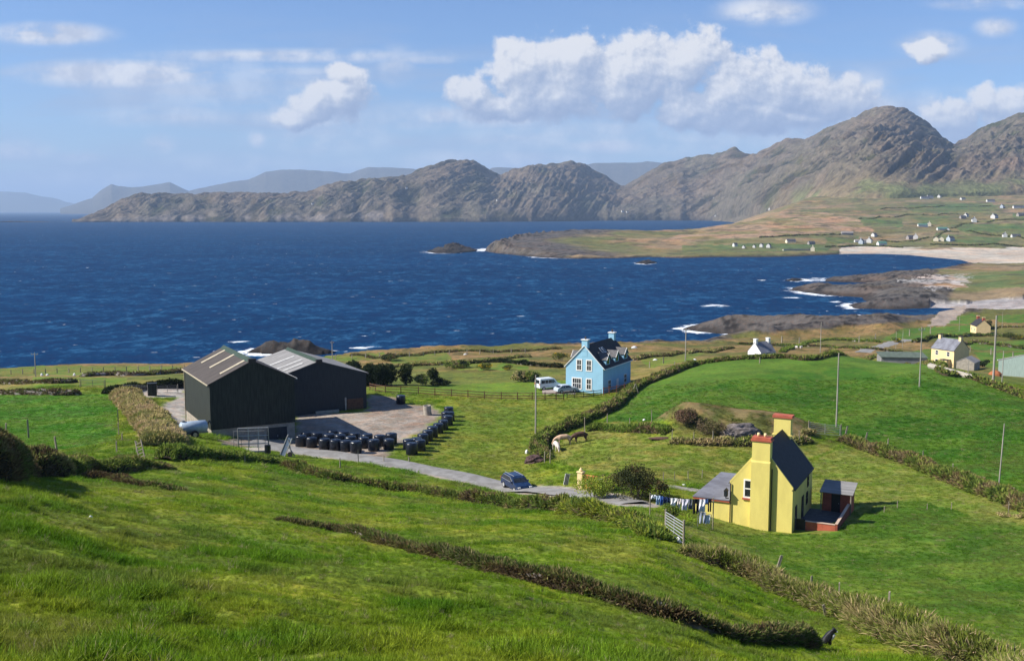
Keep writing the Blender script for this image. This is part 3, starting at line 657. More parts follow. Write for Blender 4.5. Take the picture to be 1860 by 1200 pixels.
rx_ = np.array([r[0] for r in RIDGE]); ry_ = np.interp(pxh, rx_, [r[1] for r in RIDGE]); rD = np.interp(pxh, rx_, [r[2] for r in RIDGE])
ry_ = ry_ + (fbm(pxh / 11, pxh * 0, 4, 400) - .5) * 7
k = 9; ker = np.ones(k) / k
rD = np.convolve(np.pad(rD, 40, 'edge'), np.ones(81) / 81, 'valid')
dep = np.array([(-(ray(p, q)[2]) / ray(p, q)[1]) for p, q in zip(pxh, ry_)]); zr = HCAM - dep * rD
zjit = zr - np.convolve(np.pad(zr, 12, 'edge'), np.ones(25) / 25, 'valid')
zr = zr - zjit
fD = np.interp(pxh, [f[0] for f in FOOT], [f[1] for f in FOOT]); fz = np.interp(pxh, [f[0] for f in FOOT], [f[2] for f in FOOT])
fD = np.convolve(np.pad(fD, 20, 'edge'), np.ones(41) / 41, 'valid') + (fbm(pxh / 40, pxh * 0, 3, 401) - .5) * 120 * (pxh < 1320)
zr = np.where(pxh < 140, -20, zr)
T = np.concatenate([np.linspace(-.18, 0, 24)[:-1], np.linspace(0, 1, 360), np.linspace(1, 1.7, 40)[1:]])
Tg, UI = np.meshgrid(T, np.arange(len(uh)), indexing='ij')
Dg = fD[None] + (rD - fD)[None] * Tg; Xh = uh[None] * Dg
sh = np.where(Tg < 0, Tg * 3.0, np.where(Tg <= 1, 0.30 * Tg ** .35 + .70 * Tg ** 1.25, 1 - (Tg - 1) * .9))
rel = np.maximum((zr - fz), 0)[None]
Z0 = fz[None] + rel * np.where(Tg <= 1, np.minimum(sh, 1), sh)
Z0 = np.where(Tg < 0, fz[None] + Tg * 260, Z0)
beta = R(37)
# folded strata: ledges that climb to the right
Xs = np.broadcast_to(uh[None] * 5000, Xh.shape)
Q_ = Z0 * 1.5 + (Dg - fD[None]) * .10; a1 = Xs * np.cos(beta) + Q_ * np.sin(beta); n_ = -Xs * np.sin(beta) + Q_ * np.cos(beta)
wob = (fbm(Xs / 260, Z0 / 120, 3, 410) - .5) * 60
st1 = ridged(a1 / 420, (n_ + wob) / 38, 4, 411); st2 = ridged(a1 / 150, (n_ + wob) / 15, 3, 412)
b2_ = R(64); a2_ = Xs * math.cos(b2_) + Q_ * math.sin(b2_); n2_ = -Xs * math.sin(b2_) + Q_ * math.cos(b2_) + wob
mx_ = np.interp(pxh, [0, 860, 920, 1110, 1150, 1690, 1740, 2600], [0, 0, 1, 1, 0, 0, .35, .35])[None]
st1 = st1 * (1 - mx_) + mx_ * ridged(a2_ / 300, n2_ / 34, 4, 431); st2 = st2 * (1 - mx_) + mx_ * ridged(a2_ / 120, n2_ / 14, 3, 432)
blk = ridged(Xs / 120, (Z0 * 2 + Dg * .3) / 90, 5, 413)
amp = np.clip(rel / 160, .12, 1.1) * np.sin(np.clip(Tg, 0, 1) * math.pi) ** .45
lowland = sstep(1350, 1480, pxh)[None] * sstep(.16, .02, Tg)
big_ = ridged(Xs / 420, (Z0 * 2.2 + Dg * .25) / 260, 4, 420)
Zh = Z0 + amp * ((st1 - .5) * 32 + (st2 - .5) * 15 + (blk - .5) * 44 + (big_ - .5) * 60) * (1 - lowland)
Zh = Zh + np.clip(zjit, -22, 22)[None] * np.clip(1 - np.abs(Tg - 1) / .22, 0, 1) ** 1.5
Zh = np.where((Tg > 0) & (Tg < .02) & (fz[None] == 0), np.maximum(Zh, .5), Zh)
rock = sstep(.50, .66, st1 * .45 + st2 * .3 + blk * .25 + (fbm(Xh / 90, Dg / 160, 4, 415) - .5) * .55)
heat = L3(C(.036, .032, .011), C(.085, .056, .024), sstep(.35, .65, fbm(Xh / 260, Dg / 300, 4, 416))); heat = L3(heat, C(.042, .050, .015), sstep(.5, .65, fbm(Xh / 150, Dg / 200, 4, 417)) * .7)
speck = ridged(Xs / 34, (Z0 * 2 + Dg * .35) / 26, 3, 441); rock = np.clip(rock * .8 + sstep(.60, .80, speck) * .55, 0, 1)
colh = L3(heat, C(.15, .118, .088), rock * .66); colh = colh * (1 - .5 * sstep(.62, .45, st2 * .6 + st1 * .4))[..., None]
colh = L3(colh, C(.15, .125, .105), sstep(.1, .02, Tg) * (fz[None] == 0) * sstep(.5, .7, blk) * (pxh < 700)[None])
colh = L3(colh, C(.03, .026, .025), sstep(7, 2, Zh) * (fz[None] == 0))
colh = L3(colh, L3(C(.13, .14, .05), C(.17, .13, .07), sstep(.4, .6, fbm(Xh / 90, Dg / 90, 4, 418))), lowland * .9)
colh = L3(colh, C(.17, .115, .08), sstep(1715, 1760, pxh)[None] * sstep(.45, .1, Tg) * sstep(.45, .6, fbm(Xh / 120, Dg / 120, 3, 419)) * .6)
M_hill = vcmat('hill_rock', .018, .07, amp=.75, bump=1.0, bdist=16.0, hue=False, scale_c=.035)
ho = mesh_np('hills', np.stack([Xh, Dg, Zh], -1).reshape(-1, 3), grid_faces(len(T), len(uh)), M_hill, col=np.clip(colh, 0, 1).reshape(-1, 3), smooth=True)
tag(ho, 'rocky folded hills and headland across the bay', None, None, 'structure')

# far blue mountains
def range_(name, prof, D, depth, seed, color):
    xs = np.linspace(prof[0][0], prof[-1][0], 420); ys = np.interp(xs, [p[0] for p in prof], [p[1] for p in prof]) + (fbm(xs / 26, xs * 0, 4, seed) - .5) * 3
    uu_ = (xs - 930) / FPX / CP; dd = np.array([-(ray(p, q)[2]) / ray(p, q)[1] for p, q in zip(xs, ys)]); zz = np.maximum(HCAM - dd * D, 2)
    t_ = np.linspace(-1, 1, 90); TT, _ = np.meshgrid(t_, uu_, indexing='ij'); DD = D + TT * depth; XX = uu_[None] * DD
    H = zz[None] * (1 - np.abs(TT) ** 1.3) + (ridged(XX / 900, DD / 900, 4, seed + 3) - .5) * 90 * (1 - np.abs(TT)) * np.minimum(1, zz[None] / 200) * (np.abs(TT) > .04)
    H = np.where(np.abs(TT) > .97, -6, H)
    o_ = mesh_np(name, np.stack([XX, DD, H], -1).reshape(-1, 3), grid_faces(90, 420), M_hill, col=np.tile(np.array(color), (90 * 420, 1)), smooth=True)
    tag(o_, None, None, None, 'structure'); return o_
tag(range_('hills', [(-400, 372), (-100, 345), (0, 347), (60, 350), (110, 362), (160, 372), (230, 376), (300, 381)], 26000, 1500, 501, (.07, .07, .05)), 'faintest blue mountains at the left horizon')
tag(range_('hills', [(120, 380), (178, 361), (196, 345), (213, 336), (228, 341), (250, 343), (290, 337), (318, 332), (335, 339), (352, 347), (380, 341), (420, 332), (460, 326), (490, 312), (520, 308), (560, 311), (640, 315), (670, 305), (700, 303), (735, 305), (770, 312), (830, 330), (900, 350)], 15500, 1700, 511, (.08, .07, .05)), 'hazy blue mountains behind the headland')
tag(range_('hills', [(820, 350), (870, 318), (895, 306), (925, 306), (960, 312), (1040, 305), (1085, 298), (1130, 296), (1190, 296), (1240, 300), (1320, 330), (1400, 360)], 14500, 1500, 521, (.08, .07, .05)), 'hazy blue mountains seen in the saddles between the hills')

# ------------------------------------------------------------------ haze (closed box, even density)
hz = MB().box(-45000, 45000, -600, 61000, -9, 1150)
m_ = bpy.data.materials.new('air'); m_.use_nodes = True; t = m_.node_tree; t.nodes.clear()
pv = t.nodes.new('ShaderNodeVolumePrincipled'); pv.inputs['Color'].default_value = (.52, .71, 1.0, 1); pv.inputs['Density'].default_value = 5.5e-5; pv.inputs['Anisotropy'].default_value = 0.0
o = t.nodes.new('ShaderNodeOutputMaterial'); t.links.new(pv.outputs[0], o.inputs['Volume'])
haze = hz.build('haze', m_); tag(haze, 'thin blue sea haze over the bay', None, None, 'stuff')
# ------------------------------------------------------------------ materials for built things
M_yel = mat('yellow_render', (.73, .61, .175), .85, .12, .7, .2, bump=.3, bscale=14, color2=(.645, .535, .155), stretch=(1.6, 1.6, .6))
M_yel2 = mat('cream_render', (.76, .58, .30), .85, .1, .8, .2)
M_red = mat('red_paint', (.46, .115, .065), .7, .25, 2, .3)
M_slate = mat('dark_slate', (.020, .023, .034), .7, .4, 3, .3, bump=.4, bscale=10)
M_felt = mat('grey_felt', (.20, .205, .235), .85, .35, .7, .2, color2=(.13, .13, .15))
M_fr = mat('white_frame', (.78, .76, .72), .5, .08, 3)
M_glass = mat('window_glass', (.025, .03, .035), .12, .5, 4, .6)
M_door = mat('dark_door', (.035, .03, .028), .5, .3, 3)
M_sky = mat('blue_render', (.29, .52, .66), .85, .08, .6, .2, bump=.2, bscale=12)
M_bslate = mat('charcoal_slate', (.035, .032, .036), .75, .4, 2.5, .3, bump=.4, bscale=9)
M_gslate = mat('grey_slate', (.13, .125, .125), .8, .3, 3, .3)
M_clad = mat('dark_green_sheet', (.030, .036, .027), .7, .55, .8, .3, stretch=(6, 6, .6))
M_clad2 = mat('dark_blue_sheet', (.030, .036, .042), .7, .3, 1.0, .3, stretch=(6, 6, .6))
M_block = mat('concrete_block', (.36, .32, .26), .9, .3, 1.5, .2, bump=.3)
M_brown = mat('brown_fibre_sheet', (.085, .072, .064), .8, .3, .7, .2, stretch=(.5, 3, 1), bump=.3)
M_gsheet = mat('grey_fibre_sheet', (.27, .26, .25), .8, .35, .6, .2, stretch=(.5, 3, 1), bump=.3)
M_rlight = mat('cream_rooflight', (.50, .43, .30), .6, .3, 2)
M_rlight2 = mat('white_rooflight', (.50, .49, .46), .6, .3, 2)
M_green = mat('green_trim', (.030, .055, .032), .6, .3, 2)
M_white = mat('white_render', (.78, .77, .74), .85, .12, .5, .2)
M_conc = mat('concrete', (.40, .36, .30), .9, .25, 2, .2, bump=.3)
M_galv = mat('galvanised_steel', (.50, .50, .50), .45, .25, 6, .5, .3)
M_galvd = mat('old_steel', (.24, .24, .24), .55, .35, 6, .5, .3)
M_black = mat('black_wrap', (.008, .011, .020), .30, .4, 3, .5, bump=.6, bscale=5)
M_wood = mat('grey_post_wood', (.30, .26, .20), .9, .4, 5, .1, stretch=(1, 1, .2), bump=.4)
M_woodp = mat('pole_wood', (.36, .33, .28), .9, .35, 3, .1, stretch=(1, 1, .1), bump=.3)
M_rail = mat('brown_rail', (.15, .075, .045), .8, .35, 4, .2)
M_raild = mat('dark_rail', (.035, .03, .03), .7, .3, 4, .2)
M_wire = mat('cable', (.05, .05, .05), .6, .2, 3)
M_paint = mat('dark_blue_car_paint', (.010, .026, .075), .22, .3, 2, .6)
M_silver = mat('silver_car_paint', (.45, .50, .55), .3, .1, 2, .6)
M_vanp = mat('white_van_paint', (.62, .66, .68), .35, .08, 2, .5)
M_tyre = mat('tyre_rubber', (.02, .02, .02), .8, .3, 8)
M_chrome = mat('bright_trim', (.60, .60, .60), .25, .1, 4, .6, .6)
M_lampg = mat('lamp_lens', (.75, .75, .72), .2, .1, 4, .6)
M_soil = mat('peaty_soil', (.06, .042, .028), .95, .5, 3, .1, bump=.5)

def rotd(e): return math.atan2(-e[0], e[1])     # rz so that local +y points along e
def window(root, c, ax, w_, h_, cols=2, rows=2, M_f=None, surround=.12, sill=None, name='window', out=-1):
    """window on a wall; ax 'x': wall runs along x facing out along y; ax 'y': wall runs along y facing +x*out"""
    M_f = M_f or M_fr
    def B(mb, a0, a1, z0, z1, d0, d1):
        lo, hi = sorted((c[1] + d0 * out, c[1] + d1 * out)) if ax == 'x' else sorted((c[0] + d0 * out, c[0] + d1 * out))
        if ax == 'x': mb.box(c[0] + a0, c[0] + a1, lo, hi, c[2] + z0, c[2] + z1)
        else: mb.box(lo, hi, c[1] + a0, c[1] + a1, c[2] + z0, c[2] + z1)
    mb = MB(); s = surround; hw = w_ / 2
    B(mb, -hw - s, -hw, -s, h_ + s, .0, .06); B(mb, hw, hw + s, -s, h_ + s, .0, .06); B(mb, -hw, hw, h_, h_ + s, .0, .06); B(mb, -hw, hw, -s, 0, .0, .06)
    for i in range(1, cols): a = -hw + w_ * i / cols; B(mb, a - .03, a + .03, 0, h_, .01, .045)
    for i in range(1, rows):
        zz = h_ * i / rows; t = .05 if rows == 2 else .03; B(mb, -hw, hw, zz - t, zz + t, .012, .05)
    wnd = mb.build(name, M_f, root)
    g_ = MB(); B(g_, -hw, hw, 0, h_, .002, .02); g_.build('pane', M_glass, wnd)
    if sill:
        q = MB(); B(q, -hw - s - .08, hw + s + .08, -s - .16, -s, .0, .14); q.build('sill', sill, wnd)
    return wnd
def roofpoly(x0, x1, eave, rise, t, o):
    k = rise / ((x1 - x0) / 2); xm = (x0 + x1) / 2
    return [(x0 - o, eave - o * k), (xm, eave + rise), (x1 + o, eave - o * k), (x1 + o, eave - o * k + t), (xm, eave + rise + t * 1.1), (x0 - o, eave - o * k + t)]
def shell(root, x0, x1, y0, y1, eave, rise, M_w, M_r, o=.15, og=.1, t=.12, base=-2.5):
    wl = MB().prism([(x0, base), (x1, base), (x1, eave), ((x0 + x1) / 2, eave + rise), (x0, eave)], 1, y0, y1).build('wall', M_w, root)
    p = [(a, b + .012) for a, b in roofpoly(x0, x1, eave, rise, t, o)]
    rf = MB().prism(p, 1, y0 - og, y1 + og).build('roof', M_r, root)
    return wl, rf

# ------------------------------------------------------------------ yellow cottage
YX, YY, YZ = at_d(1437.7, 968, 90)
Y2 = (.443, .896); rzY = rotd(Y2)
yh = thing('cottage', 'tall yellow cottage with steep dark slate roof and two red-capped chimneys', 'house', (YX, YY, YZ), rzY)
W_, L_, E_, RS = 5.6, 9.3, 3.95, 3.45
wl, rf = shell(yh, -W_, 0, 0, L_, E_, RS, M_yel, M_slate, o=.16, og=-.16, t=.10)
for yy in (0, L_ - .2):
    MB().prism([(-W_ - .02, E_ - .1), (-W_ / 2, E_ + RS - .1), (.02, E_ - .1), (.02, E_ + .17), (-W_ / 2, E_ + RS + .2), (-W_ - .02, E_ + .17)], 1, yy - .012, yy + .15).build('verge', M_yel, yh)
ch = MB().box(-W_ * .652, -W_ * .354, -.42, -.003, -2.5, 6.15).add(*[[(-W_ * .652, -.42, 6.15), (-W_ * .354, -.42, 6.15), (-W_ * .354, .6, 6.15), (-W_ * .652, .6, 6.15), (-W_ * .66, -.36, 6.3), (-W_ * .346, -.36, 6.3), (-W_ * .346, .66, 6.3), (-W_ * .66, .66, 6.3)], [(0, 3, 2, 1), (4, 5, 6, 7), (0, 1, 5, 4), (1, 2, 6, 5), (2, 3, 7, 6), (3, 0, 4, 7)]]).box(-W_ * .645, -W_ * .36, -.33, .55, 6.3, 8.05)
c1_ = ch.build('chimney', M_yel, yh)
MB().box(-W_ * .665, -W_ * .34, -.42, .64, 8.05, 8.22).box(-W_ * .65, -W_ * .355, -.36, .58, 8.22, 8.42).build('cap', M_red, c1_)
for k in (-.35, .25): MB().lathe([(.13, 0), (.15, .18), (.12, .32)], 12, (-W_ / 2 + k, .1, 8.42)).build('chimney_pot', M_yel2, c1_, smooth=True)
c2_ = MB().box(-W_ * .645, -W_ * .36, L_ - .9, L_ - .02, 5.5, 8.6).box(-W_ * .67, -W_ * .335, L_ - .95, L_ + .03, 6.9, 7.0).build('chimney', M_yel, yh)
MB().box(-W_ * .67, -W_ * .335, L_ - 1.0, L_ + .06, 8.6, 8.85).build('cap', M_red, c2_)
window(yh, (-W_ * .70, 0, 2.85), 'x', .62, 1.45, 1, 2, surround=.13, sill=M_red)
for yy, z0, z1, w2, nm in ((1.2, 0, 2.1, .85, 'door'), (4.2, 0, 2.25, .95, 'door')):
    d_ = MB().box(.0, .05, yy, yy + w2, z0 - .1, z1).build(nm, M_door, yh); MB().box(.05, .09, yy + .08, yy + .16, 1.0, 1.15).build('handle', M_chrome, d_)
window(yh, (0, 6.7, 1.0), 'y', .7, 1.1, 2, 2, M_f=M_door, surround=.05, out=1)
window(yh, (0, 7.0, 2.6), 'y', .6, .95, 2, 2, M_f=M_door, surround=.05, out=1)
MB().cyl((-W_ + .08, -.10, -.5), (-W_ + .08, -.10, 3.9), .05).build('pipe_and_shade_line', M_door, yh)
MB().cyl((-W_ * .33, -.07, -.6), (-W_ * .33, -.07, 5.6), .045).build('pipe_and_shade_line', M_door, yh)  # dark strip for the shadow line beside the chimney breast, built as a pipe
MB().cyl((-.02, -.06, E_ - .08), (.12, L_, E_ - .08), .06).build('gutter', M_door, yh)
lx = -W_ - .25
ln = MB().box(lx - .15, lx + .15, -.55, -.25, 2.75, 3.25).prism([(lx - .2, 3.25), (lx + .2, 3.25), (lx, 3.5)], 1, -.6, -.2).cyl((lx, -.4, 2.75), (lx, -.4, 2.55), .05).box(lx - .03, -W_ + .02, -.43, -.37, 2.55, 2.62).build('lantern', M_door, yh)
MB().box(lx - .11, lx + .11, -.57, -.56, 2.82, 3.2).build('lantern_glass', M_glass, ln)
ex = MB().box(-W_ - 3.25, -W_ - .004, .05, L_ + .3, -2.5, 2.08).build('extension', M_yel, yh)
MB().box(-W_ - 3.42, -W_ - .006, -.14, L_ + .45, 2.25, 2.33).build('extension_roof', M_felt, ex)
MB().box(-W_ - 3.40, -W_ - .008, -.10, L_ + .40, 2.083, 2.247).build('fascia', M_red, ex)
# yard wall, floor, shed
def ylocal(x, y, z=0):
    e1 = (Y2[1], -Y2[0]); return (YX + e1[0] * x + Y2[0] * y, YY + e1[1] * x + Y2[1] * y, z)
yw = thing('yard_wall', 'low red brick-coloured wall round the small back yard of the yellow cottage', 'wall', ylocal(0, 0, YZ), rzY)
MB().box(.95, 3.5, 1.3, 1.5, -1.5, .85).build('wall_run', M_red, yw)
MB().box(3.5, 3.7, 1.3, 8.3, -1.5, .95).build('wall_run', mat('red_brown_wall', (.30, .075, .045), .85, .3, 2), yw)
MB().box(.9, 3.49, 1.26, 1.54, .853, .90).box(3.49, 3.74, 1.26, 8.3, .953, 1.01).build('coping', mat('pale_coping', (.55, .40, .30), .85, .2, 2), yw)
gate_ = MB().box(.12, .9, 1.36, 1.44, .1, 1.0).build('gate_panel', M_door, yw)
pv_ = thing('yard_paving', 'dark paved yard between the yellow cottage and its red shed', 'paving', ylocal(0, 0, YZ), rzY)
MB().box(.01, 3.5, 1.5, 8.6, -.6, .06).build('slab', mat('dark_paving', (.10, .10, .105), .9, .3, 2), pv_)
sh_ = thing('garden_shed', 'small red shed with grey sheet roof at the end of the cottage yard', 'shed', ylocal(1.0, 8.4, YZ), rzY)
MB().prism([(0, -1.2), (2.3, -1.2), (2.3, 2.35), (0, 1.95)], 0, 0.15, 2.75).build('wall', M_red, sh_)
MB().prism([(-.45, 1.90), (2.5, 2.41), (2.5, 2.47), (-.45, 1.96)], 0, -.05, 3.0).build('roof', M_gsheet, sh_)
MB().box(.05, .15, -.4, -.3, -.5, 1.9).build('post', M_wood, sh_); MB().box(2.75, 2.85, -.4, -.3, -.5, 1.9).build('post', M_wood, sh_)
d_ = MB().box(1.0, 1.8, -.04, -.003, 0, 1.75).build('door', M_door, sh_)
MB().box(1.65, 1.70, -.08, -.04, .85, .95).build('handle', M_galv, d_)

# ------------------------------------------------------------------ blue house
BX, BY, BZ = at_d(1095, 718, 185); B2 = (.463, .886); rzB = rotd(B2)
bh = thing('farmhouse', 'sky blue two-storey house with charcoal slate roof and three dormers', 'house', (BX, BY, BZ), rzB)
W_, L_, E_, RS = 7.3, 13.6, 4.95, 3.75
shell(bh, -W_, 0, 0, L_, E_, RS, M_sky, M_bslate, o=.3, og=.05, t=.14)
vk = RS / (W_ / 2)
MB().prism([(-W_ - .32, E_ - .32 * vk), (-W_ / 2, E_ + RS), (.32, E_ - .32 * vk), (.32, E_ - .32 * vk + .16), (-W_ / 2, E_ + RS + .2), (-W_ - .32, E_ - .32 * vk + .16)], 1, -.16, -.055).build('verge', M_fr, bh)
MB().cyl((.36, 0, E_ - .3), (.36, L_, E_ - .3), .08).build('gutter', M_fr, bh)
for yy in (-.03, L_ - .95):
    c_ = MB().box(-W_ / 2 - .55, -W_ / 2 + .55, yy, yy + .95, E_ + RS - 1.0, E_ + RS + 1.05).build('chimney', M_sky, bh)
    MB().box(-W_ / 2 - .68, -W_ / 2 + .68, yy - .12, yy + 1.07, E_ + RS + 1.05, E_ + RS + 1.2).build('cap', M_fr, c_)
    MB().lathe([(.13, 0), (.16, .3), (.12, .5)], 10, (-W_ / 2, yy + .5, E_ + RS + 1.2)).build('chimney_pot', M_brown, c_, smooth=True)
MB().box(-W_ / 2 - .55, -W_ / 2 + .55, -.03, -.004, 6.8, E_ + RS - .9).build('chimney_breast', M_sky, bh)
for cx, z0, w2, h2, cl in ((-W_ * .64, 4.35, .78, 1.75, 2), (-W_ * .375, 4.35, .78, 1.75, 2), (-W_ * .70, .95, 1.6, 1.75, 4), (-W_ * .375, .95, .78, 1.75, 2)):
    window(bh, (cx, 0, z0), 'x', w2, h2, cl, 2, surround=.20)
def dormer(yc, side, wd=1.9, M_dr=None):
    """gabled dormer on the roof slope, front face near the wall plane"""
    s = side; xf = -.15 if s > 0 else -W_ + .15; xb = -2.9 if s > 0 else -W_ + 2.9
    z0 = E_ - .3; z1 = E_ + 1.35; zr_ = E_ + 2.3
    body = MB(); pts = [(yc - wd / 2, z0), (yc + wd / 2, z0), (yc + wd / 2, z1), (yc, zr_), (yc - wd / 2, z1)]
    d = body.prism(pts, 0, *sorted((xf, xb))).build('dormer', M_sky, bh)
    t = .1; k = (zr_ - z1) / (wd / 2); o_ = .18
    rp = [(yc - wd / 2 - o_, z1 - o_ * k + .012), (yc, zr_ + .012), (yc + wd / 2 + o_, z1 - o_ * k + .012), (yc + wd / 2 + o_, z1 - o_ * k + t), (yc, zr_ + t * 1.2), (yc - wd / 2 - o_, z1 - o_ * k + t)]
    MB().prism(rp, 0, *sorted((xf + .22 * s, xb))).build('dormer_roof', M_dr or M_gslate, d)
    MB().prism([(a, b + .0) for a, b in rp], 0, *sorted((xf + .224 * s, xf + .29 * s))).build('bargeboard', M_fr, d)
    g = MB(); g.box(*sorted((xf + .004 * s, xf + .05 * s)), yc - .5, yc + .5, z0 + .75, z1 + .15).build('dormer_window', M_glass, d)
for yc in (2.6, 6.9, 11.2): dormer(yc, 1)
dormer(3.4, -1, 1.8)
for yc in (4.6, 5.7):
    zc = E_ + RS * .62; xc = -W_ / 2 * .62; a = math.atan2(RS, W_ / 2)
    M_ = Matrix.Translation((xc, yc, zc + .2)) @ Matrix.Rotation(a, 4, 'Y')
    f_ = MB().box(-.62, .62, -.36, .36, -.04, .03, M_).build('skylight', M_fr, bh); MB().box(-.52, .52, -.27, .27, .033, .045, M_).build('pane', M_glass, f_)
window(bh, (0, 3.0, .9), 'y', 1.1, 1.4, 2, 2, out=1); window(bh, (0, 10.8, .9), 'y', 1.1, 1.4, 2, 2, out=1)
d_ = MB().box(0, .06, 6.4, 7.4, 0, 2.1).build('door', M_fr, bh); MB().box(.06, .1, 6.5, 6.6, 1, 1.1).build('handle', M_chrome, d_)

# ------------------------------------------------------------------ farm sheds
S2 = (-.479, .878); S1 = (.878, .479); rzS = rotd(S2)
def barn(loc, W, L, eave, rise, cl_bottom, base, M_c, M_rf, M_r2, M_rl, strips, label, cap):
    r = thing('farm_shed', label, 'barn', loc, rzS)
    MB().prism([(0, cl_bottom), (W, cl_bottom), (W, eave), (W / 2, eave + rise), (0, eave)], 1, 0, L).build('cladding', M_c, r)
    MB().box(.08, W - .08, .08, L - .08, base, cl_bottom - .003).build('block_wall', M_block, r)
    k = rise / (W / 2); t = .1; o = .25
    MB().prism([(-o, eave - o * k + .01), (W / 2, eave + rise + .01), (W / 2, eave + rise + t), (-o, eave - o * k + t)], 1, -.12, L + .12).build('roof', M_rf, r)
    MB().prism([(W + o, eave - o * k + .01), (W / 2 + .003, eave + rise + .01), (W / 2 + .003, eave + rise + t), (W + o, eave - o * k + t)], 1, -.12, L + .12).build('roof', M_r2, r)
    for tt, s0, s1 in strips:
        x0, x1 = W / 2 * s0, W / 2 * s1
        MB().prism([(x0, eave + x0 * k + t + .02), (x1, eave + x1 * k + t + .02), (x1, eave + x1 * k + t + .07), (x0, eave + x0 * k + t + .07)], 1, L * tt - .38, L * tt + .38).build('rooflight', M_rl, r)
    MB().prism([(W / 2 - .55, eave + rise - .55 * k + t + .02), (W / 2, eave + rise + t + .25), (W / 2 + .55, eave + rise - .55 * k + t + .02)], 1, .2, L - .1).build('ridge_cap', cap, r)
    MB().box(W / 2 - .5, W / 2 + .5, -.14, .35, eave + rise - .35, eave + rise + .32).build('ridge_vent', M_door, r)
    MB().box(-o - .12, -o + .02, -.15, L + .15, eave - o * k - .08, eave - o * k + .06).build('gutter', M_rlight, r)
    MB().box(W + o - .02, W + o + .14, -.15, L + .15, eave - o * k - .08, eave - o * k + .08).build('gutter', M_gsheet if M_rf == M_gsheet else M_rlight2, r)
    for xx in (.0, ): MB().cyl((xx - .08, L - .1, base + 1), (xx - .08, L - .1, eave - .2), .06).build('downpipe', M_rlight, r)
    return r
NX, NY, NZ = at_d(383.4, 790.7, 137.8); NE = at_d(383.4, 698.6, 137.8)[2] + .05; NC = at_d(384, 781, 137.8)[2]
FAx, FAy, FAz = at_d(579.5, 654, 163); FE = at_d(665, 677, 166.7)[2]; FO = (FAx - 7.8 * S1[0], FAy - 7.8 * S1[1], 0)
ns = barn((NX, NY, 0), 11.6, 16.3, NE, 2.75, NC, 20.5, M_clad, M_brown, M_brown, M_rlight, ((.12, .33, .90), (.50, .33, .92), (.83, .33, .92)), 'large dark green farm shed with brown roof, cream roof strips and pale block base', M_green)
d_ = MB().box(7.6, 10.4, .03, .075, 22.0, NC - .5).build('door', M_clad2, ns); MB().box(9.0, 9.1, -.01, .03, 23.8, 24.1).build('handle', M_galvd, d_)
fs_ = barn(FO, 15.6, 17.0, FE, FAz - FE - .2, 22.4, 20.5, M_clad2, M_gsheet, M_gsheet, M_rlight2, ((.30, .3, .85), (.55, .3, .85), (.14, .35, .75)), 'wide dark farm shed with light grey roof standing behind the green one', M_green)
MB().box(12.3, 15.0, -.12, -.005, 22.4, 24.9).build('door', M_rail, fs_)
MB().box(11.9, 12.15, -.16, -.006, 22.2, 25.2).build('door_post', M_conc, fs_)
cr = thing('concrete_kerb', 'pale concrete kerb across the mouth of the yard between the two sheds', 'kerb', FO, rzS)
MB().box(9.0 - 2.2, 9.0 + 1.6, -1.0, -.7, 22, 23.55).build('kerb_run', M_conc, cr)

# ------------------------------------------------------------------ bales
def bale_proto():
    r = thing('silage_bale', 'b', 'bale', (0, 0, 0))
    pr = [(.40, -.05), (.60, 0), (.66, .08), (.66, 1.12), (.61, 1.21), (.45, 1.25), (.2, 1.24), (0.02, 1.23)]
    m2 = MB().lathe(pr, 22); rr = random.Random(4)
    m2.v = [(x * (1 + .03 * math.sin(5 * math.atan2(y, x) + z * 3)), y * (1 + .03 * math.cos(4 * math.atan2(y, x) + z * 4)), z) for x, y, z in m2.v]
    m2.build('wrap', M_black, r, smooth=True)
    MB().lathe([(.12, 0), (.10, .02), (.02, .03)], 8, (.1, .05, 1.235)).build('wrap_knot', M_black, r)
    return r
BF = [(547, 810), (566, 812), (590, 816), (609, 818), (628, 819), (647, 822), (679, 818), (706, 815)]
BB = [(557, 803), (576, 805), (598, 808), (617, 809), (637, 811), (660, 813), (667, 808), (690, 809), (711, 806), (645, 804), (625, 802), (605, 800)]
BC = [(748, 825), (742, 816), (757, 813), (768, 806), (777, 800), (786, 794), (796, 786), (805, 780), (813, 772), (817, 764), (815, 756), (763, 818), (810, 764)]
bp_ = bale_proto(); first = True
rnd = random.Random(3)
def put_bale(p, label, group, s=1.0):
    global first
    g_ = ground(*p)
    if first: o_ = bp_; first = False
    else: o_ = dup(bp_, g_, 0)
    o_.location = g_; o_.rotation_euler = (rnd.uniform(-.03, .03), rnd.uniform(-.03, .03), rnd.uniform(0, 6)); o_['label'] = label; o_['group'] = group
    k = rnd.uniform(1.08, 1.2) * s; o_.scale = (k, k, k * rnd.uniform(.97, 1.1))
for p in BF: put_bale(p, 'black-wrapped silage bale in the front row between the lane and the gravel yard', 'bales in the front row beside the lane')
for p in BB: put_bale(p, 'black-wrapped silage bale tucked behind the front row on the gravel yard', 'bales in the back rows on the yard')
for p in BC: put_bale(p, 'black-wrapped silage bale in the curved line along the grass edge of the yard', 'bales in the curved line at the yard edge')
put_bale((728, 733), 'single black-wrapped bale standing alone at the far edge of the yard beside the wide shed', 'lone bale', 1.05)
g_ = ground(777, 753); t_ = thing('concrete_ring', 'pale upright concrete pipe standing at the far side of the yard', 'concrete pipe', g_)
t_.rotation_euler = (.06, -.08, 0)
MB().lathe([(.62, -.1), (.62, 1.5), (.56, 1.52), (.5, 1.5), (.5, 1.2)], 20).build('pipe', M_conc, t_, smooth=False); MB().lathe([(.67, 0), (.67, .12)], 20).build('rim', M_block, t_)

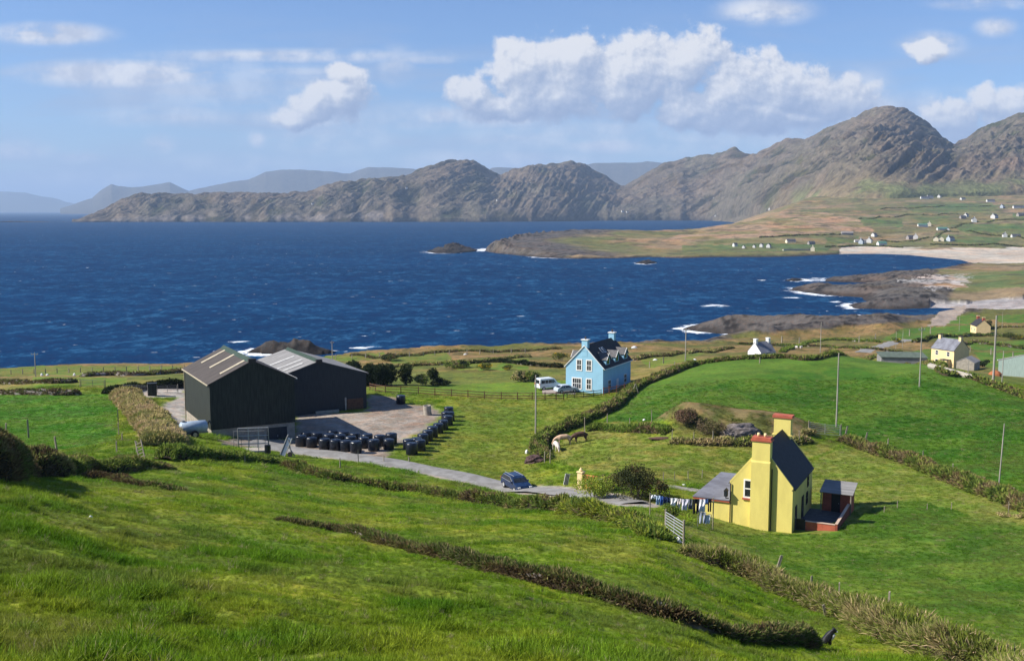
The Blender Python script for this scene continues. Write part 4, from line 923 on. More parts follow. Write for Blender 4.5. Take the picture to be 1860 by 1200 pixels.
# ------------------------------------------------------------------ slurry tank, crate, conveyor, gates in the yard
g_ = ground(352, 793); t_ = thing('slurry_tanker', 'pale blue-grey cylindrical slurry tanker beside the green shed', 'tanker', g_, R(-62))
t_.location = (g_.x, g_.y, g_.z)
MB().add(*(lambda n=18: ([(r * math.cos(2 * math.pi * k / n), y, 1.25 + r * math.sin(2 * math.pi * k / n)) for y, r in ((-1.7, .02), (-1.65, .5), (-1.45, .74), (1.45, .74), (1.65, .5), (1.7, .02)) for k in range(n)], [(j * n + k, j * n + (k + 1) % n, (j + 1) * n + (k + 1) % n, (j + 1) * n + k) for j in range(5) for k in range(n)]))()).build('tank', mat('tank_paint', (.34, .42, .50), .45, .2, 3, .5), t_, smooth=True)
for s in (-1, 1):
    w_ = MB().cyl((s * .72, 0, .45), (s * .98, 0, .45), .47, n=18).build('wheel', M_tyre, t_); MB().cyl((s * .985, 0, .45), (s * 1.0, 0, .45), .25, n=14).build('hub', M_rlight, w_)
MB().box(-.35, .35, -2.6, 1.7, .45, .6).build('chassis', M_galvd, t_); MB().cyl((0, -1.2, 1.9), (0, -1.2, 2.15), .22).build('hatch', M_galvd, t_)
MB().cyl((.1, 1.66, 1.25), (.1, 1.9, 1.9), .07).cyl((.1, 1.9, 1.9), (.1, 2.2, 1.3), .07).build('hose', M_black, t_)
def bars(mb, x0, x1, z0, z1, nh, nv, y=0, r=.03):
    for i in range(nh): zz = z0 + (z1 - z0) * i / (nh - 1); mb.cyl((x0, y, zz), (x1, y, zz), r, n=6)
    for i in range(nv): xx = x0 + (x1 - x0) * i / (nv - 1); mb.cyl((xx, y, z0), (xx, y, z1), r, n=6)
    return mb
g_ = ground(458, 822); t_ = thing('cattle_crate', 'open steel cattle crate with a black drum at its foot in front of the shed', 'crate', g_, R(8))
bars(MB(), -1.6, 2.0, .2, 3.1, 4, 4, 0, .045).build('front_frame', M_galv, t_); bars(MB(), -2.4, 1.4, .1, 2.3, 5, 5, 2.0, .035).build('back_frame', M_galvd, t_)
MB().box(-1.7, 2.1, -.1, 2.1, .05, .2).build('floor', M_conc, t_)
MB().cyl((1.9, -.4, 0), (1.9, -.4, 1.0), .38, n=14).build('drum', M_black, t_); MB().cyl((-1.62, 0, -.3), (-1.62, 0, 3.1), .07).build('corner_post', M_galvd, t_); MB().cyl((2.0, 0, -.3), (2.0, 0, 3.1), .07).build('corner_post', M_galvd, t_)
g_ = ground(512, 828); t_ = thing('bale_elevator', 'small slanted blue-grey metal elevator standing by the lane', 'farm machine', g_, R(-15))
MB().box(-.35, -.25, -.05, .1, 0, 2.9, Matrix.Rotation(R(24), 4, 'Y')).box(.30, .40, -.05, .1, 0, 2.7, Matrix.Rotation(R(24), 4, 'Y')).build('side_rail', M_galv, t_)
MB().box(-.25, .30, 0, .06, .1, 2.6, Matrix.Rotation(R(24), 4, 'Y')).build('chute', mat('blue_steel', (.16, .22, .32), .5, .3, 5, .5), t_)
MB().cyl((.95, .0, 2.2), (1.35, .1, 0), .06).cyl((.6, .5, 1.3), (1.5, .5, 0), .06).cyl((.55, 0, 1.3), (1.3, 0, .9), .05).build('stand', M_galvd, t_)
MB().cyl((1.1, -.1, .3), (1.1, .1, .3), .3, n=14).build('wheel', M_tyre, t_)

def farm_gate(pa, pb, h_, label, nb=6, material=None, sag=0.0, lift=.15, post=True):
    a = ground(*pa); b = ground(*pb); d = b - a; L = math.hypot(d.x, d.y)
    r = thing('field_gate', label, 'gate', a, math.atan2(d.y, d.x)); sl = d.z / L; material = material or M_galv
    sh_m = Matrix(((1, 0, 0, 0), (0, 1, 0, 0), (sl, 0, 1, 0), (0, 0, 0, 1)))
    mb = MB()
    for i in range(nb): zz = lift + (h_ - lift) * (i / (nb - 1)) ** .85; mb.cyl(sh_m @ Vector((.05, 0, zz)), sh_m @ Vector((L / 2, 0, zz - sag)), .032, n=6).cyl(sh_m @ Vector((L / 2, 0, zz - sag)), sh_m @ Vector((L - .05, 0, zz)), .032, n=6)
    mb.build('bars', material, r)
    for xx in (.05, L / 2, L - .05): MB().cyl(sh_m @ Vector((xx, 0, lift)), sh_m @ Vector((xx, 0, h_)), .036, n=6).build('upright', material, r)
    if post:
        for xx in (-.12, L + .12): MB().cyl(sh_m @ Vector((xx, 0, -.4)), sh_m @ Vector((xx, 0, h_ + .2)), .07, n=8).build('post', M_wood, r)
    return r
farm_gate((1470, 786), (1526, 792), 1.45, 'long pale steel gate in the grass beside the tall pole at the big field edge', 6, M_galv, .12)
farm_gate((1209, 966), (1241, 990), 1.5, 'pale seven-bar gate hung below the washing line at the end of the hedge', 7, M_galv)
farm_gate((226, 713), (270, 714), 1.3, 'left steel gate of the pair across the track behind the sheds', 5, M_galvd)
farm_gate((286, 714), (322, 713), 1.3, 'right steel gate of the pair across the track behind the sheds', 5, M_galvd)
farm_gate((147, 703), (190, 704), 1.3, 'distant field gate in the gap of the dark stone wall on the left', 5, M_galvd)
g_ = ground(277, 718); t_ = thing('gate_pillar', 'thick dark square pillar with pale side between the two track gates', 'pillar', g_, R(20))
MB().box(-.7, .7, -.5, .5, -.4, 2.0).build('shaft', M_clad, t_); MB().box(-.78, -.703, -.5, .5, -.4, 2.05).build('pale_face', M_conc, t_); MB().box(-.8, .78, -.56, .56, 2.05, 2.13).build('cap', M_clad2, t_)

# entrance pier with orange gate, striped board
g_ = ground(1055, 887); t_ = thing('entrance_gate', 'cream gate pier with small finial and orange boarded gate leaning beside it', 'gate', g_, R(-35))
MB().box(-.28, .28, -.28, .28, -.4, 1.75).build('pier', M_yel2, t_); MB().box(-.36, .36, -.36, .36, 1.753, 1.86).lathe([(.14, 1.86), (.2, 2.0), (.12, 2.15), (.03, 2.28)], 10).build('pier_cap', M_yel2, t_)
gt = MB()
for k in range(6): gt.box(.34, 2.2, -.03, .03, .15 + k * .26, .32 + k * .26)
gt.build('gate_boards', mat('orange_boards', (.55, .20, .07), .8, .25, 4), t_); MB().box(2.2, 2.6, -.2, .2, -.4, 1.35).build('end_pier', M_yel2, t_)
MB().box(2.14, 2.66, -.26, .26, 1.353, 1.45).build('end_pier_cap', M_white, t_)
g_ = ground(1027, 882); t_ = thing('striped_board', 'small leaning board with pale and dark stripes at the lane verge', 'board', g_, R(25)); t_.rotation_euler = (0, R(12), R(25))
MB().box(-.28, .28, -.02, .02, .1, 1.35).build('board', M_white, t_)
for k in (-.16, .0, .16): MB().box(k - .04, k + .04, -.035, -.023, .12, 1.33).build('stripe', M_clad2, t_)
MB().box(-.05, .05, .03, .1, -.3, 1.0).build('stake', M_wood, t_)

# ------------------------------------------------------------------ washing line
la = Vector(at_d(1181, 897, 84.5)); lb = Vector(at_d(1296, 905, 86.5))
t_ = thing('washing_line', 'washing line strung between two poles behind the gate', 'clothes line', (la.x, la.y, gz(la.x, la.y)))
o0 = Vector(t_.location)
def sagp(s): q = la.lerp(lb, s); q.z -= .22 * math.sin(math.pi * s); return q
mb = MB()
for k in range(12): mb.cyl(sagp(k / 12) - o0, sagp((k + 1) / 12) - o0, .012, n=5)
mb.build('line', M_wire, t_)
for q in (la, lb): MB().cyl((q.x - o0.x, q.y - o0.y, gz(q.x, q.y) - o0.z - .3), (q.x - o0.x, q.y - o0.y, q.z - o0.z + .1), .05).build('pole', M_wood, t_)
def cloth(p0, p1, h_, kind, color, label, name, drop=0.0):
    c_ = (p0 + p1) / 2; w_ = (p1 - p0).length; a = math.atan2(p1.y - p0.y, p1.x - p0.x)
    V = []; F = []; nx, nz = 9, 9; th = .03
    def X(u, v):
        x = (u - .5) * w_
        if kind == 'trousers':
            x = (u - .5) * w_ * (1 - .1 * v)
        if kind == 'shirt': x = (u - .5) * w_ * (1.0 if v < .25 else .86)
        return x
    mb = MB()
    def panel(u0, u1, v0, v1):
        vs = []
        for s in (0, 1):
            for j in range(nz + 1):
                for i in range(nx + 1):
                    u = u0 + (u1 - u0) * i / nx; v = v0 + (v1 - v0) * j / nz
                    yy = .05 * math.sin(u * 11 + v * 3) * (.3 + v) + .06 * v * math.sin(v * 5 + u * 2) + s * th
                    vs.append((X(u, v), yy, -v * h_ - drop))
        n1 = (nx + 1) * (nz + 1); fs = []
        for s in (0, 1):
            for j in range(nz):
                for i in range(nx):
                    q = s * n1 + j * (nx + 1) + i; f = (q, q + 1, q + nx + 2, q + nx + 1); fs.append(f if s else f[::-1])
        for j in range(nz):
            for i in (0, nx): q = j * (nx + 1) + i; fs.append((q, q + nx + 1, n1 + q + nx + 1, n1 + q))
        for i in range(nx):
            for j in (0, nz): q = j * (nx + 1) + i; fs.append((q, q + 1, n1 + q + 1, n1 + q))
        mb.add(vs, fs)
    if kind == 'trousers': panel(0, 1, 0, .3); panel(0, .42, .28, 1); panel(.58, 1, .28, 1)
    elif kind == 'shirt': panel(.1, .9, 0, 1); panel(-.12, .12, 0, .35); panel(.88, 1.12, 0, .35)
    else: panel(0, 1, 0, 1)
    cm_ = mat('cloth_' + name, color, .9, .12, 5, .1); o_ = mb.build(name, cm_, None, smooth=False)
    o_.location = c_; o_.rotation_euler = (0, 0, a - R(33)); tag(o_, label, 'laundry', 'washing on the line'); return o_
span = (1296 - 1181)
for x0, x1, y1, kind, colr, nm, lb_ in (
        (1183, 1190, 905, 'flat', (.72, .74, .78), 'small_towel', 'small white cloth at the left end of the washing line'),
        (1191, 1198, 916, 'shirt', (.45, .58, .78), 'shirt', 'light blue shirt hanging second from the left'),
        (1199, 1203.5, 917, 'flat', (.07, .16, .48), 'towel', 'bright blue narrow towel on the washing line'),
        (1204, 1210, 920, 'shirt', (.03, .05, .14), 'shirt', 'dark navy shirt next to the bright blue towel'),
        (1211, 1216, 920, 'flat', (.02, .035, .10), 'jersey', 'narrow navy jersey left of the white shirts'),
        (1217, 1228, 921, 'shirt', (.78, .78, .80), 'shirt', 'broad white shirt left of the cream one'),
        (1229, 1236, 924, 'shirt', (.74, .66, .62), 'shirt', 'cream shirt in the middle of the washing line'),
        (1237, 1249, 926, 'shirt', (.66, .64, .74), 'shirt', 'pale lilac shirt right of the cream shirt'),
        (1250, 1257, 925, 'flat', (.12, .13, .15), 'pullover', 'dark grey pullover beside the black trousers'),
        (1258.5, 1269, 933, 'trousers', (.012, .013, .015), 'trousers', 'black trousers hanging before the yellow extension wall'),
        (1270, 1280, 930, 'flat', (.80, .80, .84), 'bed_sheet', 'long white sheet hanging before the red fascia'),
        (1281, 1285.5, 916, 'flat', (.06, .12, .28), 'small_towel', 'small blue cloth right of the long white sheet'),
        (1286, 1292, 930, 'trousers', (.02, .022, .028), 'trousers', 'narrow black leggings at the right end of the line')):
    p0 = sagp((x0 - 1181) / span); p1 = sagp((x1 - 1181) / span); pyl = proj(p0.x, p0.y, p0.z)[1]
    h_ = (y1 - pyl) * 85.5 / FPX * 1.02
    cloth(p0, p1, h_, kind, colr, lb_, nm)
a_ = Vector(at_d(1271, 929, 84.6)); b_ = Vector(at_d(1281, 930, 84.8))
cloth(a_, b_, .95, 'trousers', (.28, .31, .38), 'grey-blue jeans hanging low beneath the long white sheet', 'jeans')
a_ = Vector(at_d(1282, 934, 84.6)); b_ = Vector(at_d(1289, 935, 84.8))
cloth(a_, b_, .75, 'flat', (.62, .66, .74), 'pale crumpled shirt hanging low beside the grey-blue jeans', 'low_shirt')
t_ = thing('drying_rack', 'grey low line behind the hedge carrying the jeans', 'clothes line', (a_.x, a_.y, gz(a_.x, a_.y)))
q0 = Vector(at_d(1268, 929, 84.5)); q1 = Vector(at_d(1292, 934, 84.9)); o0 = Vector(t_.location)
MB().cyl(q0 - o0, q1 - o0, .02, n=6).build('rail', M_galvd, t_)
for q in (q0, q1): MB().cyl((q.x - o0.x, q.y - o0.y, gz(q.x, q.y) - o0.z - .2), q - o0, .025, n=6).build('leg', M_galvd, t_)
# ------------------------------------------------------------------ foliage helpers
M_leaf = vcmat('leaf', 3.0, 14.0, amp=.35, bump=0, trans=.22, hue=False)
M_bank = vcmat('bank_soil', 2.0, 9.0, amp=.5, bump=.8, bdist=.15, hue=False)
def blades(P, Dir, length, width, rng, bend=.35):
    """one bent tapering blade (2 quads -> quad + tri as quads) per point"""
    n = len(P); a = rng.normal(size=(n, 3)); side = np.cross(Dir, a); side /= np.linalg.norm(side, axis=1, keepdims=True) + 1e-9
    bd = np.cross(side, Dir) * (rng.uniform(-1, 1, (n, 1)) * bend); L = length[:, None]; Wd = width[:, None] * .5
    p1 = P + Dir * L * .55 + bd * L * .25; p2 = P + Dir * L * .95 + bd * L
    V = np.stack([P - side * Wd, P + side * Wd, p1 + side * Wd * .75, p1 - side * Wd * .75, p2 + side * Wd * .15, p2 - side * Wd * .15], 1).reshape(-1, 3)
    b = np.arange(n)[:, None] * 6
    F = np.concatenate([b + np.array([[0, 1, 2, 3]]), b + np.array([[3, 2, 4, 5]])], 1).reshape(-1, 4)
    return V, F, 6
def leafquads(P, size, rng, up=0.0):
    n = len(P); a = rng.normal(size=(n, 3)); a[:, 2] *= (1 - up); a /= np.linalg.norm(a, axis=1, keepdims=True)
    b = np.cross(a, rng.normal(size=(n, 3))); b /= np.linalg.norm(b, axis=1, keepdims=True) + 1e-9
    s = size[:, None] * .5
    V = np.stack([P - a * s, P + b * s * .6, P + a * s, P - b * s * .6], 1).reshape(-1, 3)
    return V, (np.arange(n)[:, None] * 4 + np.arange(4)[None]), 4
def pick(pal, n, rng, patch=None):
    pal = np.array([p[0] for p in pal], float), np.array([p[1] for p in pal], float)
    c, w_ = pal; cum = np.cumsum(w_) / w_.sum()
    r = rng.random(n) if patch is None else np.clip(patch + rng.normal(size=n) * .12, 0, .9999)
    return c[np.searchsorted(cum, r)] * rng.uniform(.7, 1.3, (n, 1))
HEATH = [((.05, .035, .018), 2), ((.085, .06, .028), 3), ((.10, .095, .03), 2.5), ((.055, .085, .015), 2), ((.15, .12, .06), .8)]
BRAM = [((.05, .075, .014), 3), ((.09, .12, .02), 3), ((.13, .14, .03), 2), ((.11, .075, .035), 2), ((.18, .15, .07), 1)]
DRY = [((.24, .18, .09), 3), ((.17, .15, .055), 3), ((.12, .13, .03), 2.5), ((.09, .115, .02), 2), ((.30, .22, .13), 1)]
GREENY = [((.075, .12, .018), 3), ((.12, .15, .025), 3), ((.05, .085, .012), 2), ((.16, .15, .045), 1)]
YEL = [((.17, .19, .02), 3), ((.12, .16, .02), 3), ((.22, .22, .03), 1)]
DARK = [((.018, .028, .010), 3), ((.03, .045, .013), 3), ((.05, .06, .02), 1.4)]
EVER = [((.02, .034, .012), 3), ((.035, .05, .016), 2), ((.055, .065, .02), 1)]
TAN = [((.30, .22, .12), 3), ((.24, .20, .08), 3), ((.17, .16, .05), 2), ((.11, .13, .03), 1)]
GORSE = [((.50, .32, .01), 2), ((.10, .12, .02), 3), ((.06, .07, .02), 2)]
PALK = 1.7
for _p in (HEATH, BRAM, DRY, GREENY, YEL, TAN): _p[:] = [(tuple(min(c * PALK, .6) for c in q), w0) for q, w0 in _p]
_hn = [0]
def hedge(pts, hs, wid, pal, label, cat='hedge', name='hedge', dens=1.0, blade=(.25, .5), stone=0.0, group=None, corecol=(.05, .036, .022), world=False, leaf=False, rag=.35):
    _hn[0] += 1; seed = 1000 + _hn[0] * 13; rng = np.random.default_rng(seed); wid = wid * .82
    pw = pts if world else [tuple(ground(*p)[:2]) for p in pts]
    C_ = strip(pw, 1, .55); n = len(C_); P = np.array([(c.x, c.y) for c in C_])
    T_ = np.gradient(P, axis=0); T_ /= np.linalg.norm(T_, axis=1, keepdims=True) + 1e-9; Nn = np.stack([-T_[:, 1], T_[:, 0]], 1)
    s = np.concatenate([[0], np.cumsum(np.linalg.norm(np.diff(P, axis=0), axis=1))]); Lt = s[-1]
    hh = .74 * np.interp(s / Lt, np.linspace(0, 1, len(hs)), hs) * (1 - .35 * sstep(.55, .8, fbm(s / 4.5, s * 0 + 3, 2, seed + 2))) * (1 - rag / 2 + rag * fbm(s / 1.7, s * 0, 3, seed)) * np.minimum(1, np.minimum(s + .35, Lt - s + .35) / .9)
    th = np.linspace(0, math.pi, 13); cs = len(th)
    X = P[:, None, 0] + Nn[:, None, 0] * (np.cos(th) * .5 * wid)[None]; Y = P[:, None, 1] + Nn[:, None, 1] * (np.cos(th) * .5 * wid)[None]
    prof = np.sin(th) ** .45; g0 = hfun(X, Y, False); gm = g0.mean(1, keepdims=True)
    bump = (fbm(s[:, None] / .8 + 0 * th[None], th[None] * 1.4 + 0 * s[:, None], 3, seed + 5) - .5)
    Z = g0 - .12 + (hh[:, None]) * prof[None] * (1 + bump * .45)
    X = X + Nn[:, None, 0] * bump * wid * .4; Y = Y + Nn[:, None, 1] * bump * wid * .4
    V = np.stack([X, Y, Z], -1).reshape(-1, 3); o0 = np.array([P[0, 0], P[0, 1], g0[0].mean()])
    cc_ = np.array(corecol)[None] * np.random.default_rng(seed).uniform(.7, 1.3, (len(V), 1))
    if stone:
        sm = vnoise(s[:, None] * 1.1 + 0 * th[None], th[None] * 3 + s[:, None] * 0, seed + 9).reshape(-1, 1); cc_ = np.where(sm > 1 - stone, np.array([[.26, .23, .21]]) * (.6 + .7 * rng.random((len(V), 1))), cc_)
    core = mesh_np(name, V - o0, grid_faces(n, cs)[:, ::-1], M_bank, col=cc_, smooth=True); core.location = o0
    area = Lt * (hh.mean() * 2 + wid * .6); D = P[:, 1].mean()
    N_ = int(np.clip(area * dens * 16000 / D ** 1.15, 300, 42000))
    i = rng.integers(0, n - 1, N_); j = rng.integers(0, cs - 1, N_); fi = rng.random(N_)[:, None]; fj = rng.random(N_)[:, None]
    G = V.reshape(n, cs, 3); Q = (G[i, j] * (1 - fi) + G[i + 1, j] * fi) * (1 - fj) + (G[i, j + 1] * (1 - fi) + G[i + 1, j + 1] * fi) * fj
    thm = (th[j] + th[j + 1]) / 2; nd = np.stack([Nn[i, 0] * np.cos(thm), Nn[i, 1] * np.cos(thm), np.sin(thm) + .35], 1) + rng.normal(size=(N_, 3)) * .35
    nd /= np.linalg.norm(nd, axis=1, keepdims=True)
    keep = np.ones(N_, bool)
    if stone: keep = (vnoise(s[i] * 1.1, thm * 3, seed + 9) <= 1 - stone) | (rng.random(N_) < .15)
    Q = Q[keep]; nd = nd[keep]; sp = s[i][keep]; N_ = len(Q)
    pat = fbm(sp / 2.2, thm[keep] * 1.2, 3, seed + 7); pat = (pat - pat.min()) / (np.ptp(pat) + 1e-9)
    sz = rng.uniform(*blade, N_)
    if leaf: V2, F2, kk = leafquads(Q + nd * (rng.random((N_, 1)) * blade[1] * .6), sz * .55, rng)
    else: V2, F2, kk = blades(Q, nd, sz, np.maximum(D * .0008, .012) * rng.uniform(.8, 2.0, N_), rng, .6)
    colr = np.repeat(pick(pal, N_, rng, pat), kk, 0)
    f_ = mesh_np('foliage', V2 - o0, F2, M_leaf, parent=core, col=np.clip(colr, 0, 1))
    tag(core, label, cat, group); return core
def bush(p, r, h_, pal, label, name='bush', cat='bush', n=2600, leafs=.2, group=None, trunk=True, loc=None, lumps=7, up=.0, shape='round'):
    _hn[0] += 1; seed = 5000 + _hn[0] * 7; rng = np.random.default_rng(seed)
    g_ = loc or ground(*p); root = thing(name, label, cat, g_, 0, group)
    pts = []
    for k in range(lumps):
        a = rng.random() * 6.28; q = rng.random() ** .5 * .55; rr = rng.uniform(.38, .62)
        if shape == 'column': cz = h_ * rng.uniform(.2, .85); cx, cy = q * r * .5 * math.cos(a), q * r * .5 * math.sin(a); rad = np.array([r * .7, r * .7, h_ * .26])
        else: cz = h_ * rng.uniform(.32, .72); cx, cy = q * r * math.cos(a) * 1.1, q * r * math.sin(a) * 1.1; rad = np.array([r * rr, r * rr, h_ * rr * .62])
        m = n // lumps; d = rng.normal(size=(m, 3)); d /= np.linalg.norm(d, axis=1, keepdims=True)
        lump = .82 + .36 * fbm(d[:, 0] * 2.5 + k * 9, d[:, 2] * 2.5 + d[:, 1] * 2, 3, seed)
        rs = rng.uniform(.55, 1.0, m)[:, None] * lump[:, None]
        pts.append(np.array([cx, cy, cz]) + d * rad * rs)
    Pp = np.concatenate(pts); Pp = Pp[Pp[:, 2] > -.1]
    gn = fbm(Pp[:, 0] * 1.7 / r * 1.2, Pp[:, 2] * 2.4 / r, 3, seed + 1) ; keep = gn + rng.random(len(Pp)) * .5 > .5; Pp = Pp[keep]
    V2, F2, kk = leafquads(Pp, rng.uniform(.6, 1.5, len(Pp)) * leafs, rng, up); pat = fbm(Pp[:, 0] / r * 2.2, Pp[:, 2] / h_ * 3, 3, seed + 3); pat = (pat - pat.min()) / (np.ptp(pat) + 1e-9)
    mesh_np('crown', V2, F2, M_leaf, parent=root, col=np.clip(np.repeat(pick(pal, len(Pp), rng, pat), kk, 0), 0, 1))
    if trunk:
        mb = MB()
        for k in range(5):
            a = k * 1.25; mb.cyl((.06 * math.cos(a) * r, .06 * math.sin(a) * r, -.3), (r * .4 * math.cos(a), r * .4 * math.sin(a), h_ * .62), max(.03, r * .035), max(.012, r * .012), n=6)
        mb.build('trunk', M_wood, root)
    return root

# ------------------------------------------------------------------ hedges and sod walls, near to far
hedge([(505, 945), (560, 957), (610, 966), (680, 982), (760, 1003), (850, 1028), (930, 1050), (1020, 1068), (1100, 1092), (1200, 1122), (1300, 1148), (1400, 1168), (1474, 1176)],
      [.3, .45, .6, .7, .75, .85, .85, .85, .85, .9, .9, .95, 1.1], .8, HEATH + [((.10, .12, .03), 3), ((.2, .17, .08), 1)], 'low heathery sod wall with bare stones crossing the foreground pasture', 'sod wall', 'sod_wall', dens=2.6, blade=(.12, .32), stone=.16, corecol=(.045, .032, .02), rag=.6)
hedge([(150, 868), (200, 872), (250, 882), (300, 888), (335, 893)], [.9, .8, .6, .5, .45], 1.2, HEATH, 'short low heathery bank running out into the pasture from the left hedge', 'sod wall', 'sod_wall', dens=1.6, blade=(.12, .3), rag=.5)
hedge([(-160, 868), (-60, 866), (-10, 862), (22, 862)], [3.6, 3.6, 3.4, 2.2], 3.8, HEATH, 'tall dark overgrown bank cut by the left edge of the picture', 'hedge', 'hedge', dens=1.6, blade=(.18, .45), corecol=(.03, .025, .014), rag=.4)
hedge([(40, 862), (62, 864), (84, 864), (104, 862)], [1.9, 2.6, 2.6, 2.0], 2.8, TAN[1:] + HEATH[:2], 'rounded tall grassy hump with dark shaded face beside the left hedge', 'hedge', 'hedge', dens=1.8, blade=(.18, .45), corecol=(.04, .034, .018), rag=.2)
hedge([(108, 862), (150, 858), (200, 856), (250, 852), (300, 850)], [1.6, 1.7, 1.6, 1.4, 1.0], 2.6, BRAM, 'dark bramble hedge between the left pasture and the bright field behind it', dens=1.5, blade=(.18, .4), corecol=(.03, .028, .014), rag=.5)
hedge([(298, 836), (340, 833), (390, 833), (440, 836), (490, 842), (520, 846)], [1.8, 1.5, 1.3, 1.2, 1.0, .8], 2.4, GREENY, 'bushy green hedge in front of the farm yard crate', dens=1.6, blade=(.2, .5), rag=.6)
hedge([(520, 850), (560, 862), (600, 872), (650, 880), (700, 888), (760, 898), (820, 908), (880, 916), (930, 922), (975, 926), (1030, 930)], [1.3, 1.3, 1.0, 1.05, 1.1, 1.15, 1.25, 1.35, 1.5, 1.5, 1.5], 2.0, BRAM + [((.16, .12, .07), 1.5)], 'long brown and green bramble hedge along the near side of the lane', dens=1.7, blade=(.2, .5), corecol=(.035, .03, .016), rag=1.0)
hedge([(1032, 932), (1075, 940), (1120, 950), (1160, 964), (1196, 980)], [1.6, 1.7, 1.6, 1.2, .8], 2.4, GREENY + YEL + [((.20, .17, .07), 3)], 'thick yellow-green hedge between the lane hedge and the steel gate', dens=1.7, blade=(.25, .55), rag=.5)
hedge([(1246, 1004), (1290, 1022), (1330, 1036), (1380, 1058), (1430, 1082), (1480, 1102), (1540, 1122), (1600, 1142), (1660, 1166), (1740, 1200), (1840, 1240), (1960, 1290)], [1.9, 1.9, 1.5, 1.35, 1.3, 1.45, 1.5, 1.5, 1.35, 1.3, 1.3, 1.3], 2.4, DRY + [((.17, .20, .03), 4), ((.10, .14, .02), 3)], 'broad dry-grass bank running down right below the yellow cottage', 'hedge bank', 'hedge', dens=2.6, blade=(.2, .55), corecol=(.07, .055, .03), rag=.9)
hedge([(1532, 800), (1565, 812), (1600, 824), (1650, 840), (1700, 860), (1760, 884), (1820, 906), (1880, 928), (1960, 960)], [.9, 1.4, 1.5, 1.4, 1.5, 1.5, 1.4, 1.3, 1.3], 2.6, BRAM + [((.20, .16, .08), 2)], 'bramble hedge dividing the dark green field from the cottage meadow', dens=1.6, blade=(.25, .55), rag=.7)
hedge([(985, 838), (978, 818), (985, 803), (1010, 788), (1040, 775), (1080, 757), (1112, 742), (1135, 722), (1158, 704), (1190, 690), (1235, 672), (1262, 664)], [1.2, 1.7, 1.7, 1.6, 1.6, 1.6, 1.6, 1.5, 1.5, 1.5, 1.4, 1.3], 2.2, BRAM + [((.20, .17, .09), 2)], 'long dark hedge climbing from the cows towards the blue house and field top', dens=1.5, blade=(.25, .55), corecol=(.03, .025, .014), rag=.5)
hedge([(1262, 663), (1300, 657), (1345, 653), (1420, 650), (1500, 647), (1580, 650), (1640, 656), (1700, 668), (1745, 682), (1790, 697), (1860, 722), (1960, 760)], [.9, 1.0, 1.2, 1.1, 1.0, .9, .9, .9, .9, .8, 1.2, 1.2], 1.8, BRAM + [((.18, .14, .07), 2)], 'brown hedge along the far crest of the big dark green field', dens=1.2, blade=(.25, .5), rag=.5)
hedge([(1066, 782), (1100, 780), (1145, 782), (1190, 783), (1215, 785)], [1.0, 1.2, 1.4, 1.2, 1.0], 2.0, GREENY + [((.20, .14, .07), 3)], 'low rusty and green bank behind the grazing cows', 'hedge bank', dens=1.4, blade=(.22, .5), rag=.7)
hedge([(1218, 802), (1270, 806), (1330, 806), (1400, 806), (1470, 800)], [.7, .9, 1.0, .9, .8], 1.8, DRY, 'low fenced strip of rough grass in front of the bracken knoll', 'rough grass', 'grass_bank', dens=1.2, blade=(.22, .5), rag=.8)
hedge([(226, 722), (240, 738), (258, 752), (275, 770), (290, 790), (300, 812)], [2.0, 2.3, 2.2, 2.1, 1.9, 1.6], 5.0, TAN, 'tall bank of tan dead grass between the bright field and the shed track', 'grass bank', 'grass_bank', dens=1.4, blade=(.35, .7), corecol=(.12, .095, .045), rag=.5)
hedge([(-200, 712), (-60, 714), (0, 715), (60, 716), (110, 717), (146, 717)], [1.3] * 6, 1.6, HEATH + [((.16, .10, .07), 2)], 'brown stone and turf wall along the far side of the left bright field', 'field wall', 'field_wall', dens=1.0, blade=(.15, .35), stone=.35, rag=.3)
hedge([(192, 716), (225, 712), (270, 706), (320, 704), (352, 702)], [1.6, 1.7, 1.8, 1.8, 1.6], 2.0, DARK, 'dark hedge behind the pair of track gates', dens=1.2, blade=(.25, .5), corecol=(.02, .018, .012), rag=.3)
hedge([(-150, 700), (-40, 698), (40, 697), (100, 696), (140, 694)], [1.1] * 5, 1.4, HEATH, 'second dark stone wall near the coast on the left', 'field wall', 'field_wall', dens=.9, blade=(.2, .4), stone=.3, rag=.4)
hedge([(150, 684), (200, 682), (260, 682), (335, 676)], [1.0, 1.2, 1.0, 1.4], 2.2, HEATH + [((.2, .17, .13), 2)], 'broken stone bank below the coastal strip left of the sheds', 'field wall', 'field_wall', dens=.9, blade=(.2, .4), stone=.4, rag=.7)
